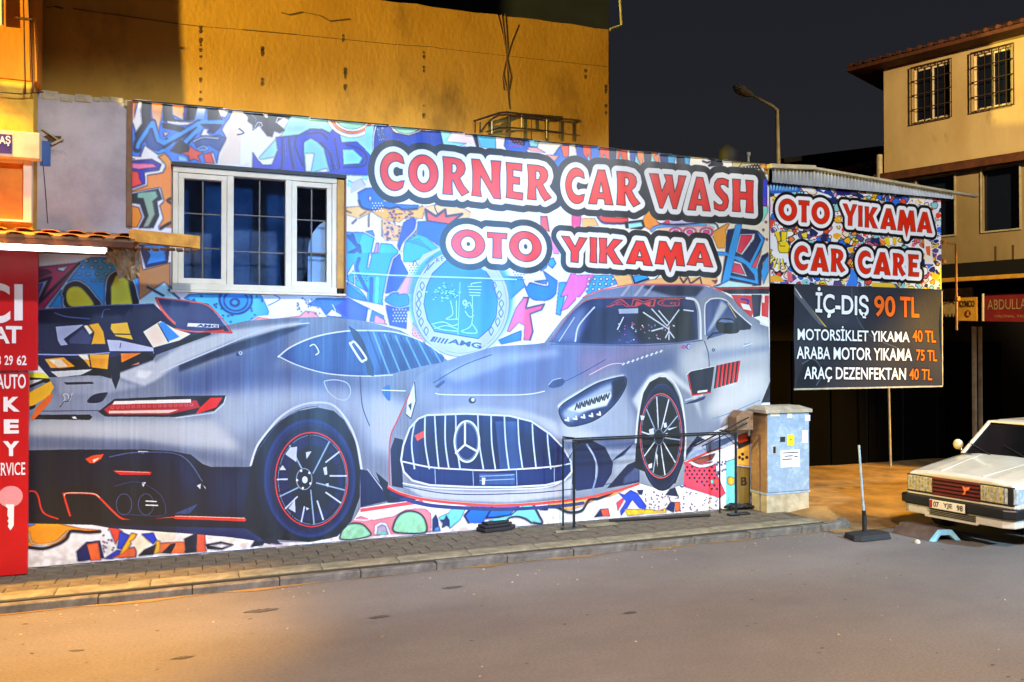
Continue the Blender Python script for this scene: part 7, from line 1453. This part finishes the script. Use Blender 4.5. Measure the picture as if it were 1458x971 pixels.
mb = MB(); mb.add([(-.016, yl3, zh0+.004), (-.016, yl3, zh1-.004), (.03, yl4-.004, zh1-.004), (.03, yl4-.004, zh0+.004), (.20, yl4-.014, zh1-.02), (.20, yl4-.014, zh0+.02), (.1, yl3, zh0+.004), (.1, yl3, zh1-.004)], [(0,1,2,3), (3,2,4,5), (0,6,7,1), (1,7,4,2), (0,3,5,6), (5,4,7,6)]); cpart('indicator', mb, 'clear_lamp', .004)
cpart('grille_back', MB().box(0, .045, yl2+.002, yl1-.002, zh0-.03, zh1+.01), 'grille_dark')
for i in range(5):
    z_ = zh0-.012+i*.048; cpart('grille_slat', MB().box(-.022, .0, yl2+.004, yl1-.004, z_, z_+.026), 'grille_red', .003)
mb = MB(); mb.box(-.026, -.0, yl2+.002, yl1-.002, zh1-.004, zh1+.016); cpart('grille_frame', mb, 'grille_red')
em = [(-.03, NY(x_), ZZ) for x_, ZZ in ((1366, .655), (1370, .64), (1377, .655), (1376, .62), (1371, .60), (1370, .555), (1366, .545), (1369, .585), (1367, .62))]
mb = MB(); n_ = len(em); mb.add(em+[(x_-.008, y_, z_) for x_, y_, z_ in em], [tuple(range(n_)), tuple(range(n_, 2*n_))[::-1]]+[(i, i+n_, (i+1) % n_+n_, (i+1) % n_) for i in range(n_)]); cpart('bird_emblem', mb, 'emblem')
# cream strip under the lamps, bumper, valance
mb = MB(); mb.box(-.008, .06, -.785, .755, zh0-.045, zh0-.022); cpart('lamp_strip', mb, 'car_paint', .004)
bz0, bz1 = .335, .455
pr_ = [(-.11, .70), (-.12, 0), (-.11, -.70), (-.03, -.835), (.35, -.85), (.35, -.78), (.05, -.74), (.05, .74), (.35, .79), (.35, .85), (-.03, .825)]
mb = MB(); mb.prism(pr_, bz0, bz1, 'z'); cpart('front_bumper', mb, 'black', .02)
mb = MB(); mb.prism([(-.08, .67), (-.09, 0), (-.08, -.67), (.0, -.79), (.38, -.805), (.38, -.76), (.06, -.7), (.06, .7), (.38, .76), (.38, .805), (.0, .785)], .225, .334, 'z'); vl = cpart('front_valance', mb, 'car_paint', .012)
mb = MB(); ya, yb2 = NY(1322, 730), NY(1390, 730)
for i in range(4): mb.box(-.098, -.07, yb2, ya, .245+i*.020, .255+i*.020)
cpart('air_slot', mb, 'rubber', par=vl)
mb = MB(); mb.box(-.12, -.07, yb2-.03, ya+.06, .212, .238); cpart('lip', mb, 'car_paint', .005, par=vl)
# number plate
pa, pb_ = NY(1324, 716), NY(1376.5, 716); pz0, pz1 = .335, .445
PXp = -.135
pt = cpart('number_plate', MB().box(PXp, -.118, pb_, pa, pz0, pz1), 'plate', .003)
cpart('plate_holder', MB().box(PXp+.004, -.116, pb_-.012, pa+.012, pz0-.012, pz1+.012), 'black')
cpart('plate_band', MB().box(PXp-.003, PXp, pa-.045, pa-.004, pz0+.006, pz1-.006), 'plate_red', par=pt)
def plate_text(st, y0, y1):
    t = text_tris(st, .02); mb_ = MB()
    for tri in t: mb_.add([(PXp-.003, y0+(y1-y0)*float(u), pz0+.02+(pz1-pz0-.04)*float(v)) for u, v in tri], [(0, 1, 2)])
    cpart('plate_lettering', mb_, 'black', par=pt)
tot = pa-pb_; f = lambda u: pa-tot*u
plate_text('07', f(.12), f(.28)); plate_text('YJE', f(.40), f(.66)); plate_text('98', f(.78), f(.95))
# wheels
for wx_ in (.74, 3.18):
    for s in (1, -1):
        y_ = s*.68; tyre = MB().lathe([(.20, -.08), (.27, -.085), (.285, -.06), (.288, 0), (.285, .06), (.27, .085), (.20, .08)], (wx_, y_, .288), 28, 'y')
        w = cpart('wheel', tyre, 'rubber'); r_ = MB().lathe([(.19, -.05), (.18, s*.03), (.10, s*.05), (.03, s*.06)], (wx_, y_+s*.03, .288), 20, 'y'); cpart('rim', r_, 'steel', par=w)
# mirrors
for s in (1, -1):
    mb = MB(); c_ = (1.42, s*.93, 1.00); mb.lathe([(.03, -.035), (.065, -.02), (.075, .0), (.07, .03), (.04, .05)], c_, 14, 'x'); mr = cpart('door_mirror', mb, 'car_paint'); mb = MB(); mb.tube([(1.45, s*.93, .95), (1.46, s*.86, .90), (1.50, s*.80, .90)], .02, 6); cpart('mirror_arm', mb, 'chrome', par=mr)
for s in (1, -1):
    mb = MB(); mb.tube([(1.45, s*.813, .3), (1.45, s*.818, .8)], .004, 4); mb.tube([(2.45, s*.815, .3), (2.45, s*.818, .8)], .004, 4); cpart('door_gap', mb, 'black'); cpart('door_handle', MB().box(2.2, 2.34, min(s*.81, s*.835), max(s*.81, s*.835), .74, .765), 'chrome', .004)
    cpart('side_strip', MB().box(.95, 2.9, min(s*.81, s*.828), max(s*.81, s*.828), .52, .56), 'black', .004)
cpart('rear_bumper', MB().box(4.15, 4.28, -.8, .8, .35, .48), 'black', .02)
for s in (1, -1): cpart('tail_light', MB().box(4.19, 4.225, s*.6-.14, s*.6+.14, .60, .74), 'plate_red', .005)

# final stance of the car: nose turned slightly towards the road
car.location = (8.98*.955, 7.55*.955, 0); car.rotation_euler.z = R(8.8); car.scale = (.955, .865, .965)
for o in bpy.data.objects:
    if o.parent == car and not o.name.startswith('wheel'): o.location.z += .05
